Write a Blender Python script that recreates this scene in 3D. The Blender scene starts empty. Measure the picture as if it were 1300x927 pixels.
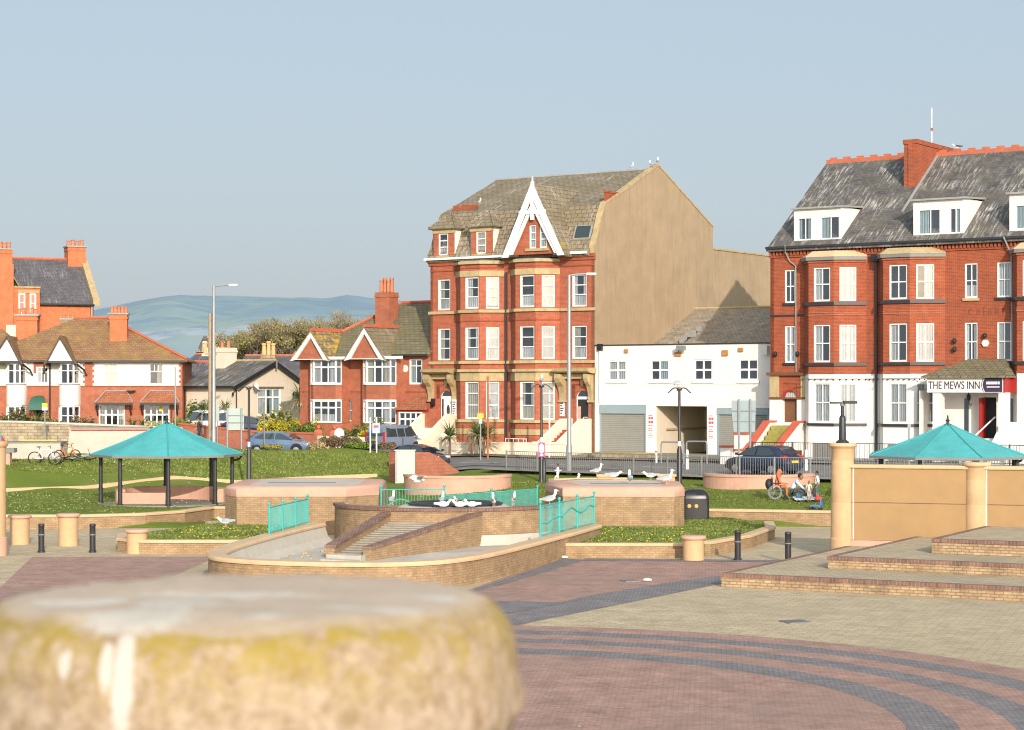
import bpy, bmesh, math, random
from math import sin, cos, pi, radians as R, sqrt, atan2
from mathutils import Vector, Matrix, noise
rnd = random.Random(7)
SC = bpy.context.scene
COL = SC.collection
# ---------------------------------------------------------------- site geometry
F = 2528.0; HX = 650.0; HY = 494.0; EYE = 5.8          # survey constants of the viewpoint
def P(px, py, Y): return Vector(((px-HX)/F*Y, Y, EYE-(py-HY)/F*Y))
def G(px, py, z=0.0):
    Y = (EYE-z)*F/(py-HY); return Vector(((px-HX)/F*Y, Y, z))
TH = R(34); SN = sin(TH); CS = cos(TH)
CX, CY = 4.96, 119.5                                   # street corner point
def S(u, v, z=0.0): return Vector((CX+u*CS+v*SN, CY-u*SN+v*CS, z))
def U(px, v=0.0):
    k = (px-HX)/F; x0 = CX+v*SN; y0 = CY+v*CS
    return (k*y0-x0)/(CS+k*SN)
def ZS(px, py, v=0.0):
    p = S(U(px, v), v); return EYE-(py-HY)/F*p.y
# terrain: columns of (distance, height) for bearings given by px
TER = [(-500, [(0,-.1),(82.3,-.1),(83.4,.5),(98,.65),(100,.7),(104,2.0),(125,2.4),(138,3.0),(200,3.4),(400,4)]),
       (0,   [(0,-.1),(82.3,-.1),(83.4,.5),(98,.65),(100,.7),(104,2.0),(125,2.4),(138,3.0),(200,3.4),(400,4)]),
       (110, [(0,-.1),(82.6,-.1),(83.7,.5),(101,.65),(103,.72),(107.5,2.05),(113,2.2),(117,1.9),(125,2.0),(129,2.4),(138,3.0),(200,3.4),(400,4)]),
       (300, [(0,-.1),(87.7,-.1),(89.5,.5),(107,.65),(109,.75),(115.5,2.3),(118.5,2.28),(120.5,1.6),(129,1.85),(131,2.2),(140,2.9),(200,3.4),(400,4)]),
       (430, [(0,-.1),(88.5,-.1),(90,.5),(110,.65),(112.5,.74),(119,2.3),(120.8,2.2),(122.5,1.65),(127,1.9),(136,2.7),(200,3.2),(400,4)]),
       (505, [(0,-.1),(88.5,-.1),(90,.5),(100,.75),(110,.84),(113,.95),(118.5,2.15),(120,2.0),(122,1.75),(132,2.3),(200,3.0),(400,4)]),
       (545, [(0,-.1),(88.5,-.1),(90,.5),(100,1.0),(106,1.12),(112,1.2),(118,1.55),(124,1.85),(131,2.2),(200,3.0),(400,4)]),
       (600, [(0,-.1),(87,-.1),(88.5,.55),(100,1.15),(104.5,1.4),(121,1.85),(130,2.1),(200,3),(400,4)]),
       (700, [(0,-.1),(86,-.1),(87.2,.6),(99.5,1.25),(103,1.4),(121,1.88),(130,2.1),(200,3),(400,4)]),
       (870, [(0,-.1),(85.3,-.1),(86,.66),(97,1.25),(99,1.4),(117,1.95),(130,2.1),(200,3),(400,4)]),
       (1040,[(0,-.1),(83.8,-.1),(84.6,.66),(92,1.22),(94,1.4),(112,2.0),(130,2.1),(200,3),(400,4)]),
       (1300,[(0,-.1),(80,-.1),(81,.65),(84,1.2),(86,1.4),(104,2.0),(130,2.1),(200,3),(400,4)]),
       (1900,[(0,-.1),(80,-.1),(81,.65),(84,1.2),(86,1.4),(104,2.0),(130,2.1),(200,3),(400,4)])]
def _col(c, y):
    if y <= c[0][0]: return c[0][1]
    for (a, za), (b, zb) in zip(c, c[1:]):
        if y <= b: 
            t = (y-a)/(b-a); return za+(zb-za)*t
    return c[-1][1]
def H(x, y):
    px = HX+F*x/max(y, 1)
    if px <= TER[0][0]: return _col(TER[0][1], y)
    for (a, ca), (b, cb) in zip(TER, TER[1:]):
        if px <= b:
            t = (px-a)/(b-a); return _col(ca, y)*(1-t)+_col(cb, y)*t
    return _col(TER[-1][1], y)
def GH(px, Y):
    x = (px-HX)/F*Y; return Vector((x, Y, H(x, Y)))
def SH(u, v):
    p = S(u, v); return H(p.x, p.y)
# ---------------------------------------------------------------- mesh builder
class MB:
    def __init__(s): s.v = []; s.f = []; s.m = []; s.M = Matrix.Identity(4); s.mi = 0
    def frame(s, ox=0, oy=0, oz=0, ang=0):
        s.M = Matrix.Translation((ox, oy, oz)) @ Matrix.Rotation(ang, 4, 'Z'); return s
    def add(s, vs, fs):
        o = len(s.v); s.v += [s.M @ Vector(p) for p in vs]
        for f in fs: s.f.append([i+o for i in f]); s.m.append(s.mi)
        return s
    def face(s, pts): return s.add(pts, [list(range(len(pts)))])
    def box(s, x0, x1, y0, y1, z0, z1):
        if x0 > x1: x0, x1 = x1, x0
        if y0 > y1: y0, y1 = y1, y0
        if z0 > z1: z0, z1 = z1, z0
        v = [(x0,y0,z0),(x1,y0,z0),(x1,y1,z0),(x0,y1,z0),(x0,y0,z1),(x1,y0,z1),(x1,y1,z1),(x0,y1,z1)]
        return s.add(v, [(3,2,1,0),(4,5,6,7),(0,1,5,4),(1,2,6,5),(2,3,7,6),(3,0,4,7)])
    def prism(s, poly, z0, z1):            # plan polygon, counter clockwise, extruded in z
        n = len(poly); a = sum(poly[i][0]*poly[(i+1)%n][1]-poly[(i+1)%n][0]*poly[i][1] for i in range(n))
        if a < 0: poly = poly[::-1]
        v = [(p[0], p[1], z0) for p in poly]+[(p[0], p[1], z1) for p in poly]
        return s.add(v, [list(range(n))[::-1], list(range(n, 2*n))]+[[i, (i+1)%n, n+(i+1)%n, n+i] for i in range(n)])
    def xprism(s, poly, x0, x1):           # (y,z) polygon extruded along x
        n = len(poly); v = [(x0, p[0], p[1]) for p in poly]+[(x1, p[0], p[1]) for p in poly]
        a = sum(poly[i][0]*poly[(i+1)%n][1]-poly[(i+1)%n][0]*poly[i][1] for i in range(n))
        fs = [list(range(n))[::-1], list(range(n, 2*n))]+[[i, (i+1)%n, n+(i+1)%n, n+i] for i in range(n)]
        if a < 0: fs = [f[::-1] for f in fs]
        return s.add(v, fs)
    def yprism(s, poly, y0, y1):           # (x,z) polygon extruded along y
        n = len(poly); v = [(p[0], y0, p[1]) for p in poly]+[(p[0], y1, p[1]) for p in poly]
        a = sum(poly[i][0]*poly[(i+1)%n][1]-poly[(i+1)%n][0]*poly[i][1] for i in range(n))
        fs = [list(range(n)), list(range(n, 2*n))[::-1]]+[[(i+1)%n, i, n+i, n+(i+1)%n] for i in range(n)]
        if a < 0: fs = [f[::-1] for f in fs]
        return s.add(v, fs)
    def tube(s, path, r, n=8, caps=True, closed=False):
        path = [Vector(p) for p in path]; k = len(path)
        rs = r if isinstance(r, (list, tuple)) else [r]*k
        vs = []; up = None
        for i, p in enumerate(path):
            if closed: d = path[(i+1)%k]-path[i-1]
            else: d = (path[min(i+1, k-1)]-path[max(i-1, 0)])
            d = d.normalized() if d.length > 1e-9 else Vector((0,0,1))
            if up is None:
                up = Vector((0,0,1)) if abs(d.z) < .9 else Vector((1,0,0))
            a = d.cross(up)
            if a.length < 1e-6: a = d.cross(Vector((0,1,0)))
            a.normalize(); b = d.cross(a).normalized(); up = -b if False else up
            for j in range(n):
                t = 2*pi*j/n; vs.append(p+(a*cos(t)+b*sin(t))*rs[i])
        fs = []
        for i in range(k if closed else k-1):
            for j in range(n):
                i2 = (i+1)%k
                fs.append((i*n+j, i*n+(j+1)%n, i2*n+(j+1)%n, i2*n+j))
        if caps and not closed: fs += [list(range(n))[::-1], [(k-1)*n+j for j in range(n)]]
        return s.add(vs, fs)
    def lathe(s, prof, n=24, cx=0, cy=0, cz=0, a0=0.0, a1=2*pi, rot=0.0):
        full = abs(a1-a0-2*pi) < 1e-6; m = n if full else n+1
        vs = []
        for r, z in prof:
            for j in range(m):
                t = a0+(a1-a0)*j/n+rot; vs.append((cx+r*cos(t), cy+r*sin(t), cz+z))
        fs = []
        for i in range(len(prof)-1):
            for j in range(n):
                j2 = (j+1)%m
                fs.append((i*m+j, i*m+j2, (i+1)*m+j2, (i+1)*m+j))
        if full:
            if prof[0][0] > 1e-4: fs.append([j for j in range(m)][::-1])
            if prof[-1][0] > 1e-4: fs.append([(len(prof)-1)*m+j for j in range(m)])
        return s.add(vs, fs)
    def ball(s, c, r, n=12, k=7, rot=None):
        r = r if isinstance(r, (list, tuple)) else (r, r, r); vs = []
        for i in range(k+1):
            ph = -pi/2+pi*i/k
            for j in range(n):
                t = 2*pi*j/n; p = Vector((r[0]*cos(ph)*cos(t), r[1]*cos(ph)*sin(t), r[2]*sin(ph)))
                if rot: p = rot @ p
                vs.append(Vector(c)+p)
        fs = [(i*n+j, i*n+(j+1)%n, (i+1)*n+(j+1)%n, (i+1)*n+j) for i in range(k) for j in range(n)]
        return s.add(vs, fs)
    def sweep(s, path, prof, closed=False):   # prof: (offset to the right of travel, z) polygon swept along plan path [(x,y)] or (x,y,z)
        k = len(path); n = len(prof); vs = []
        for i in range(k):
            p = Vector((path[i][0], path[i][1])); z = path[i][2] if len(path[i]) > 2 else 0
            if closed: a = Vector(path[i-1][:2]); b = Vector(path[(i+1)%k][:2])
            else: a = Vector(path[max(i-1,0)][:2]); b = Vector(path[min(i+1,k-1)][:2])
            d1 = (p-a) if (p-a).length > 1e-9 else (b-p); d2 = (b-p) if (b-p).length > 1e-9 else (p-a)
            d1.normalize(); d2.normalize(); d = (d1+d2)
            d = d.normalized() if d.length > 1e-6 else d1
            nr = Vector((d.y, -d.x)); sc = 1/max(.5, nr.dot(Vector((d1.y, -d1.x))))
            for o, h in prof: q = p+nr*o*sc; vs.append((q.x, q.y, z+h))
        fs = []
        for i in range(k if closed else k-1):
            i2 = (i+1)%k
            for j in range(n): fs.append((i*n+j, i2*n+j, i2*n+(j+1)%n, i*n+(j+1)%n))
        if not closed: fs += [list(range(n)), [(k-1)*n+j for j in range(n)][::-1]]
        return s.add(vs, fs)
    def build(s, name, mat, parent=None, smooth=False, bevel=0, loc=None, rotz=0, fix=False, sub=0):
        me = bpy.data.meshes.new(name); me.from_pydata([tuple(p) for p in s.v], [], s.f)
        mats = mat if isinstance(mat, (list, tuple)) else [mat]
        for m in mats: me.materials.append(m)
        if len(mats) > 1: me.polygons.foreach_set('material_index', s.m)
        if fix:
            bm = bmesh.new(); bm.from_mesh(me); bmesh.ops.remove_doubles(bm, verts=bm.verts, dist=1e-4)
            bmesh.ops.recalc_face_normals(bm, faces=bm.faces); bm.to_mesh(me); bm.free()
        if bevel:
            bm = bmesh.new(); bm.from_mesh(me); bmesh.ops.remove_doubles(bm, verts=bm.verts, dist=1e-4)
            es = [e for e in bm.edges if len(e.link_faces) == 2 and e.calc_face_angle(0) > .6]
            bmesh.ops.bevel(bm, geom=es, offset=bevel, segments=2, affect='EDGES', clamp_overlap=True)
            bm.to_mesh(me); bm.free()
        uvmap(me)
        if smooth:
            me.polygons.foreach_set('use_smooth', [True]*len(me.polygons))
            if smooth != 'all':
                try: me.set_sharp_from_angle(angle=R(38))
                except Exception: pass
        me.update()
        o = bpy.data.objects.new(name, me); COL.objects.link(o)
        if parent is not None: o.parent = parent
        if loc is not None: o.location = loc
        if rotz: o.rotation_euler = (0, 0, rotz)
        if sub:
            md = o.modifiers.new('Subdivision', 'SUBSURF'); md.levels = sub; md.render_levels = sub
        return o
def uvmap(me):
    uv = me.uv_layers.new(name='uv'); dat = uv.data; vs = me.vertices
    for p in me.polygons:
        n = p.normal
        if abs(n.z) > .97: t = Vector((1,0,0)); b = Vector((0,1,0))
        else:
            t = Vector((0,0,1)).cross(n).normalized(); b = n.cross(t)
        for li in p.loop_indices:
            co = vs[me.loops[li].vertex_index].co; dat[li].uv = (co.dot(t), co.dot(b))
def tag(o, label, cat, group=None, kind=None):
    if label: o['label'] = label
    if cat: o['category'] = cat
    if group: o['group'] = group
    if kind: o['kind'] = kind
    return o
def thing(name, label, cat, loc=(0,0,0), rotz=0.0, group=None):
    o = bpy.data.objects.new(name, None); COL.objects.link(o); o.empty_display_size = .3
    o.location = loc; o.rotation_euler = (0, 0, rotz)
    return tag(o, label, cat, group)
def struct(o): o['kind'] = 'structure'; return o
KIDS = {}
def dup(root, loc=None, rotz=None, label=None, scale=None):
    def kids(o): return [c for c in COL.objects if c.parent == o]
    r = root.copy(); COL.objects.link(r)
    if loc is not None: r.location = loc
    if rotz is not None: r.rotation_euler = (0, 0, rotz)
    if scale is not None: r.scale = scale if isinstance(scale, (tuple, list)) else (scale,)*3
    if label: r['label'] = label
    def rec(src, dst):
        for ch in kids(src):
            c = ch.copy(); COL.objects.link(c); c.parent = dst; rec(ch, c)
    rec(root, r)
    return r
# ---------------------------------------------------------------- materials
def lin(c):
    return tuple(((x/255)/12.92 if x/255 <= .04045 else ((x/255+.055)/1.055)**2.4) for x in c)
def nodes(name):
    m = bpy.data.materials.new(name); m.use_nodes = True
    t = m.node_tree; b = t.nodes['Principled BSDF']; return m, t, b
def N(t, typ, **kw):
    n = t.nodes.new(typ)
    for k, v in kw.items():
        if k.startswith('i_'): n.inputs[k[2:].replace('_', ' ')].default_value = v
        else: setattr(n, k, v)
    return n
def L(t, a, b): t.links.new(a, b)
def ramp(t, fac, stops):
    r = N(t, 'ShaderNodeValToRGB'); e = r.color_ramp.elements
    while len(e) < len(stops): e.new(.5)
    for i, (p, c) in enumerate(stops): e[i].position = p; e[i].color = (*c, 1) if len(c) == 3 else c
    L(t, fac, r.inputs[0]); return r.outputs[0]
def mix(t, fac, a, b, blend='MIX'):
    m = N(t, 'ShaderNodeMix', data_type='RGBA', blend_type=blend)
    for s, v in ((0, fac), (6, a), (7, b)):
        if hasattr(v, 'type') and hasattr(v, 'links'): L(t, v, m.inputs[s])
        elif isinstance(v, (int, float)): m.inputs[s].default_value = v
        else: m.inputs[s].default_value = (*v, 1)
    return m.outputs[2]
def coords(t, kind='Object', scale=(1,1,1)):
    c = N(t, 'ShaderNodeTexCoord'); mp = N(t, 'ShaderNodeMapping'); mp.inputs['Scale'].default_value = scale
    L(t, c.outputs[kind], mp.inputs[0]); return mp.outputs[0]
def noi(t, vec, scale, detail=4, rough=.6, dist=0.0):
    n = N(t, 'ShaderNodeTexNoise'); n.inputs['Scale'].default_value = scale; n.inputs['Detail'].default_value = detail
    n.inputs['Roughness'].default_value = rough; n.inputs['Distortion'].default_value = dist
    L(t, vec, n.inputs['Vector']); return n.outputs['Fac']
def bump(t, b, h, s=.3, d=.02):
    n = N(t, 'ShaderNodeBump'); n.inputs['Strength'].default_value = s; n.inputs['Distance'].default_value = d
    L(t, h, n.inputs['Height']); L(t, n.outputs[0], b.inputs['Normal'])
def rnd_island(t):
    return N(t, 'ShaderNodeNewGeometry').outputs['Random Per Island']
def obj_random(t): return N(t, 'ShaderNodeObjectInfo').outputs['Random']
def m_plain(name, c, rough=.6, var=.12, scale=6, metal=0, spec=.4, bmp=.1, streak=0.0, streak_c=(.1,.09,.07), coat=0):
    m, t, b = nodes(name); v = coords(t); f = noi(t, v, scale, 5, .65)
    f2 = noi(t, v, scale*.17, 3, .6)
    dark = tuple(x*(1-var*1.6) for x in c); lite = tuple(min(1, x*(1+var)) for x in c)
    a = ramp(t, f, [(.25, dark), (.75, lite)])
    col = mix(t, .45, a, ramp(t, f2, [(.3, tuple(x*(1-var) for x in c)), (.7, lite)]))
    if streak:
        sv = coords(t, 'Object', (2.2, 2.2, .22)); sf = noi(t, sv, 1.6, 6, .7)
        col = mix(t, ramp(t, sf, [(.5, (0,0,0)), (.78, (streak,)*3)]), col, streak_c)
    L(t, col, b.inputs['Base Color']); b.inputs['Roughness'].default_value = rough; b.inputs['Metallic'].default_value = metal
    b.inputs['Specular IOR Level'].default_value = spec
    if coat: b.inputs['Coat Weight'].default_value = coat; b.inputs['Coat Roughness'].default_value = .06
    if bmp: bump(t, b, f, bmp, .01)
    return m
def m_brick(name, c1, c2, mort, w=.225, h=.075, ms=.01, var=.25, grime=.25, grime_c=(.08,.06,.05), white=0.0, bmp=.35, offset=.5):
    m, t, b = nodes(name); uv = coords(t, 'UV')
    bt = N(t, 'ShaderNodeTexBrick'); bt.offset = offset; L(t, uv, bt.inputs['Vector'])
    bt.inputs['Scale'].default_value = 1; bt.inputs['Brick Width'].default_value = w; bt.inputs['Row Height'].default_value = h
    bt.inputs['Mortar Size'].default_value = ms; bt.inputs['Mortar Smooth'].default_value = .15
    bt.inputs['Color1'].default_value = (*c1, 1); bt.inputs['Color2'].default_value = (*c2, 1); bt.inputs['Mortar'].default_value = (*mort, 1)
    bt.inputs['Bias'].default_value = -.1
    v = coords(t); f = noi(t, v, 2.2, 6, .7); g = noi(t, v, .35, 5, .65)
    col = mix(t, ramp(t, f, [(.3, (1-var,)*3), (.7, (1+var*.5,)*3)]), (0,0,0), (0,0,0))
    col = mix(t, 1.0, bt.outputs['Color'], ramp(t, f, [(.28, (1-var,)*3), (.72, (1+var*.6,)*3)]), 'MULTIPLY')
    if grime:
        col = mix(t, ramp(t, g, [(.48, (0,0,0)), (.8, (grime,)*3)]), col, grime_c)
        sv = coords(t, 'Object', (2.5, 2.5, .2)); sf = noi(t, sv, 1.5, 5, .7)
        col = mix(t, ramp(t, sf, [(.55, (0,0,0)), (.85, (grime,)*3)]), col, grime_c)
    if white:
        wv = coords(t, 'Object', (1.5, 1.5, .5)); wf = noi(t, wv, 3.3, 6, .75)
        col = mix(t, ramp(t, wf, [(.62, (0,0,0)), (.8, (white,)*3)]), col, (.62,.55,.48))
    L(t, col, b.inputs['Base Color']); b.inputs['Roughness'].default_value = .85; b.inputs['Specular IOR Level'].default_value = .25
    bump(t, b, bt.outputs['Fac'], -bmp, .008)
    return m
def m_tiles(name, c1, c2, gap, w=.3, h=.28, lich=None, lichc=(.4,.3,.05), streak=0.0, streakc=(.55,.52,.47), var=.3, lscale=1.4, lo=.52, ms=.018, moss=None):
    m, t, b = nodes(name); uv = coords(t, 'UV')
    bt = N(t, 'ShaderNodeTexBrick'); bt.offset = .5; L(t, uv, bt.inputs['Vector'])
    bt.inputs['Scale'].default_value = 1; bt.inputs['Brick Width'].default_value = w; bt.inputs['Row Height'].default_value = h
    bt.inputs['Mortar Size'].default_value = ms; bt.inputs['Mortar Smooth'].default_value = .4
    bt.inputs['Color1'].default_value = (*c1, 1); bt.inputs['Color2'].default_value = (*c2, 1); bt.inputs['Mortar'].default_value = (*gap, 1)
    v = coords(t); f = noi(t, v, 1.7, 6, .7); f3 = noi(t, v, 9, 4, .7)
    col = mix(t, 1.0, bt.outputs['Color'], ramp(t, f, [(.28, (1-var,)*3), (.72, (1+var*.7,)*3)]), 'MULTIPLY')
    col = mix(t, .6, col, ramp(t, f3, [(.3, (.7,)*3), (.7, (1.25,)*3)]), 'MULTIPLY')
    if moss:
        mf = noi(t, v, .9, 5, .7); col = mix(t, ramp(t, mf, [(.45, (0,0,0)), (.7, (.7,)*3)]), col, moss)
    if lich:
        lf = noi(t, v, lscale, 6, .72, .4); col = mix(t, ramp(t, lf, [(lo, (0,0,0)), (lo+.14, (lich,)*3)]), col, lichc)
    if streak:
        # pale streaks run down the slope (uv v axis)
        sv = coords(t, 'UV', (3.2, .32, 1)); sf = noi(t, sv, 2.2, 6, .75)
        big = noi(t, v, .5, 3, .5)
        k = N(t, 'ShaderNodeMath', operation='MULTIPLY'); L(t, ramp(t, sf, [(.50, (0,0,0)), (.64, (1,1,1))]), k.inputs[0]); L(t, ramp(t, big, [(.4, (0,0,0)), (.62, (streak,)*3)]), k.inputs[1])
        col = mix(t, k.outputs[0], col, streakc)
    L(t, col, b.inputs['Base Color']); b.inputs['Roughness'].default_value = .75; b.inputs['Specular IOR Level'].default_value = .3
    sx = N(t, 'ShaderNodeSeparateXYZ'); L(t, uv, sx.inputs[0])
    md = N(t, 'ShaderNodeMath', operation='FRACT'); dv = N(t, 'ShaderNodeMath', operation='DIVIDE'); dv.inputs[1].default_value = h
    L(t, sx.outputs[1], dv.inputs[0]); L(t, dv.outputs[0], md.inputs[0])
    bump(t, b, md.outputs[0], -.5, .03)
    return m
def m_glass(name='window_glass', tint=(.9,.95,1)):
    m, t, b = nodes(name); t.nodes.remove(b); out = t.nodes['Material Output']
    tr = N(t, 'ShaderNodeBsdfTransparent'); tr.inputs[0].default_value = (*[x*.96 for x in tint], 1)
    gl = N(t, 'ShaderNodeBsdfGlossy'); gl.inputs['Roughness'].default_value = .02; gl.inputs[0].default_value = (.95,.97,1,1)
    fr = N(t, 'ShaderNodeLayerWeight'); pw = N(t, 'ShaderNodeMath', operation='POWER'); pw.inputs[1].default_value = 4; L(t, fr.outputs['Facing'], pw.inputs[0])
    v = coords(t); w = noi(t, v, 1.1, 2, .5); bp = N(t, 'ShaderNodeBump'); bp.inputs['Strength'].default_value = .08; bp.inputs['Distance'].default_value = .05
    L(t, w, bp.inputs['Height']); L(t, bp.outputs[0], gl.inputs['Normal'])
    mm = N(t, 'ShaderNodeMath', operation='MULTIPLY_ADD'); mm.inputs[1].default_value = .8; mm.inputs[2].default_value = .16; L(t, pw.outputs[0], mm.inputs[0])
    mx = N(t, 'ShaderNodeMixShader'); L(t, mm.outputs[0], mx.inputs[0]); L(t, tr.outputs[0], mx.inputs[1]); L(t, gl.outputs[0], mx.inputs[2])
    L(t, mx.outputs[0], out.inputs[0]); return m
def m_leaf(name, cols, rough=.6):
    m, t, b = nodes(name); r = rnd_island(t)
    st = [(i/(len(cols)-1) if len(cols) > 1 else 0, c) for i, c in enumerate(cols)]
    col = ramp(t, r, st); v = coords(t); f = noi(t, v, 1.3, 3, .6)
    col = mix(t, 1.0, col, ramp(t, f, [(.3, (.6,.6,.6)), (.7, (1.3,1.3,1.3))]), 'MULTIPLY')
    L(t, col, b.inputs['Base Color']); b.inputs['Roughness'].default_value = rough; b.inputs['Specular IOR Level'].default_value = .25
    try:
        b.inputs['Transmission Weight'].default_value = 0
        b.inputs['Subsurface Weight'].default_value = 0
    except Exception: pass
    return m
def m_curtain(name, c):
    m, t, b = nodes(name); uv = coords(t, 'UV'); w = N(t, 'ShaderNodeTexWave'); w.inputs['Scale'].default_value = 2.6; w.inputs['Distortion'].default_value = 2.5
    w.inputs['Detail'].default_value = 3; L(t, uv, w.inputs['Vector'])
    r = obj_random(t)
    col = mix(t, w.outputs['Fac'], tuple(x*.5 for x in c), c)
    col = mix(t, 1.0, col, ramp(t, r, [(0, (.82,.81,.77)), (1, (1.05,1.05,1.05))]), 'MULTIPLY')
    L(t, col, b.inputs['Base Color']); b.inputs['Roughness'].default_value = .9
    return m
M = {}
M['brick_mews'] = m_brick('red_brick_hotel', (.35,.073,.027), (.27,.053,.022), (.33,.14,.085), grime=.28, white=.16)
M['brick_mid'] = m_brick('red_brick_guest_house', (.405,.102,.05), (.33,.075,.036), (.38,.17,.11), grime=.18, white=.12)
M['brick_semi'] = m_brick('red_brick_villa', (.42,.125,.065), (.34,.095,.05), (.34,.17,.11), grime=.15, white=.1)
M['brick_far'] = m_brick('red_brick_far_block', (.60,.17,.07), (.52,.14,.06), (.5,.2,.1), grime=.12)
M['brick_wall'] = m_brick('red_brick_garden_wall', (.42,.13,.075), (.34,.1,.055), (.36,.2,.14), grime=.2, white=.14)
M['brick_buff'] = m_brick('buff_brick', (.42,.272,.148), (.33,.203,.104), (.26,.20,.13), w=.225, h=.078, ms=.013, var=.3, grime=.22, grime_c=(.16,.11,.06), white=.22, bmp=.6)
M['brick_step'] = m_brick('buff_step_brick', (.50,.34,.19), (.37,.235,.125), (.24,.19,.13), w=.24, h=.085, ms=.016, var=.45, grime=.45, grime_c=(.13,.10,.06), white=.4, bmp=.6)
M['brick_edge'] = m_brick('brown_edging_brick', (.26,.135,.10), (.17,.10,.085), (.25,.19,.15), w=.11, h=.5, ms=.014, var=.4, grime=.2, white=.1, offset=0)
M['stone_trim'] = m_plain('sandstone_trim', (.44,.34,.18), .85, .22, 3, streak=.55, streak_c=(.12,.1,.06))
M['stone_wall'] = m_brick('rubble_stone', (.42,.34,.24), (.33,.27,.19), (.24,.19,.13), w=.42, h=.2, ms=.02, var=.5, grime=.35, bmp=.6)
M['cap_pink'] = m_plain('pink_sandstone', (.57,.335,.245), .85, .14, 4, streak=.22, streak_c=(.36,.24,.17))
M['cap_buff'] = m_plain('buff_coping', (.60,.42,.25), .8, .13, 5, streak=.25, streak_c=(.28,.22,.14))
M['render_screen'] = m_plain('buff_render', (.36,.232,.108), .85, .12, 1.3, streak=.6, streak_c=(.36,.22,.12), bmp=.15)
M['pier_buff'] = m_plain('buff_pier', (.55,.365,.20), .85, .12, 4, streak=.3, streak_c=(.36,.22,.1))
M['render_tan'] = m_plain('tan_render', (.375,.28,.177), .95, .17, .8, streak=.65, streak_c=(.21,.16,.105), bmp=.2)
M['render_cream'] = m_plain('cream_render', (.65,.565,.455), .9, .07, 1.5, streak=.22, streak_c=(.38,.28,.17))
M['paint_white'] = m_plain('white_masonry_paint', (.74,.715,.675), .7, .06, 1.4, streak=.34, streak_c=(.45,.37,.25))
M['paint_cream'] = m_plain('cream_masonry_paint', (.78,.68,.54), .75, .06, 2, streak=.3, streak_c=(.42,.36,.25))
M['white'] = m_plain('white_frame_paint', (.8,.79,.76), .4, .04, 3, bmp=0)
M['slate'] = m_tiles('slate_roof', (.14,.13,.122), (.10,.094,.09), (.05,.045,.045), w=.3, h=.2, streak=1.0, var=.5, moss=(.12,.11,.075), ms=.012)
M['slate_tan'] = m_tiles('dusty_slate', (.36,.30,.22), (.29,.24,.17), (.12,.1,.08), w=.3, h=.22, streak=.4, var=.35, ms=.014)
M['slate_blue'] = m_tiles('blue_slate', (.13,.12,.13), (.10,.095,.105), (.05,.05,.05), w=.3, h=.22, streak=.3, var=.3)
M['tile_tan'] = m_tiles('concrete_tile', (.27,.215,.14), (.22,.175,.115), (.085,.07,.05), w=.4, h=.3, lich=.7, lichc=(.33,.24,.05), lscale=.8, lo=.6, streak=.6, ms=.03, moss=(.17,.15,.08))
M['tile_moss'] = m_tiles('mossy_tile', (.22,.19,.12), (.18,.155,.10), (.07,.06,.04), w=.4, h=.3, moss=(.14,.15,.05), ms=.03)
M['tile_lich'] = m_tiles('lichen_tile', (.24,.2,.13), (.2,.16,.1), (.08,.07,.05), w=.4, h=.3, lich=.95, lichc=(.55,.33,.02), lscale=2.4, lo=.47, ms=.03)
M['tile_clay'] = m_tiles('weathered_clay_tile', (.31,.175,.09), (.26,.14,.075), (.12,.075,.04), w=.3, h=.24, moss=(.26,.19,.055), lich=.5, lichc=(.42,.22,.06), lscale=.9, lo=.55)
M['tile_red'] = m_tiles('red_clay_tile', (.40,.15,.075), (.33,.12,.06), (.17,.07,.04), w=.25, h=.2)
M['ridge_red'] = m_plain('red_ridge_tile', (.45,.13,.07), .8, .2, 4)
M['chimney_pot'] = m_plain('terracotta_pot', (.5,.2,.11), .8, .15, 5)
M['pot_buff'] = m_plain('buff_pot', (.62,.42,.2), .8, .15, 5)
M['lead'] = m_plain('lead_flashing', (.3,.3,.29), .6, .2, 6)
M['black'] = m_plain('black_paint', (.018,.018,.022), .35, .3, 8, spec=.5)
M['black_sat'] = m_plain('black_post_paint', (.03,.03,.034), .4, .25, 8, spec=.5)
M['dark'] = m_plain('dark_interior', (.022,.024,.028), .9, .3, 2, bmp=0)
M['brown_door'] = m_plain('brown_timber', (.17,.075,.035), .6, .3, 7, streak=.4)
M['red_paint'] = m_plain('red_paint', (.33,.025,.022), .5, .1, 4)
M['red_cope'] = m_plain('red_coping_paint', (.5,.11,.06), .7, .15, 4)
M['step_red'] = m_plain('red_step_paint', (.3,.065,.05), .7, .2, 5)
M['step_moss'] = m_plain('mossy_step', (.3,.27,.07), .9, .3, 5)
M['shutter'] = m_brick('grey_roller_shutter', (.27,.27,.235), (.26,.26,.225), (.17,.17,.15), w=40, h=.11, ms=.012, var=.1, grime=.12)
M['shutter_box'] = m_plain('blue_grey_box', (.25,.32,.34), .6, .1, 3)
M['galv'] = m_plain('galvanised_steel', (.31,.33,.34), .45, .1, 6, metal=.35)
M['sign_back'] = m_plain('sign_back_grey', (.36,.43,.41), .55, .07, 3)
M['steel_dull'] = m_plain('dull_railing', (.20,.20,.19), .6, .15, 6)
M['turq'] = m_plain('turquoise_paint', (.05,.40,.365), .5, .16, 3)
M['turq_roof'] = None
M['glass'] = m_glass()
M['curt_white'] = m_curtain('white_net_curtain', (.54,.54,.515))
M['curt_cream'] = m_curtain('cream_curtain', (.47,.43,.33))
M['curt_green'] = m_curtain('pale_green_curtain', (.33,.42,.40))
M['blind'] = m_plain('roller_blind', (.66,.6,.44), .8, .04, 2)
M['text_dark'] = m_plain('dark_lettering', (.045,.03,.075), .6, .05, 3, bmp=0)
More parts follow.
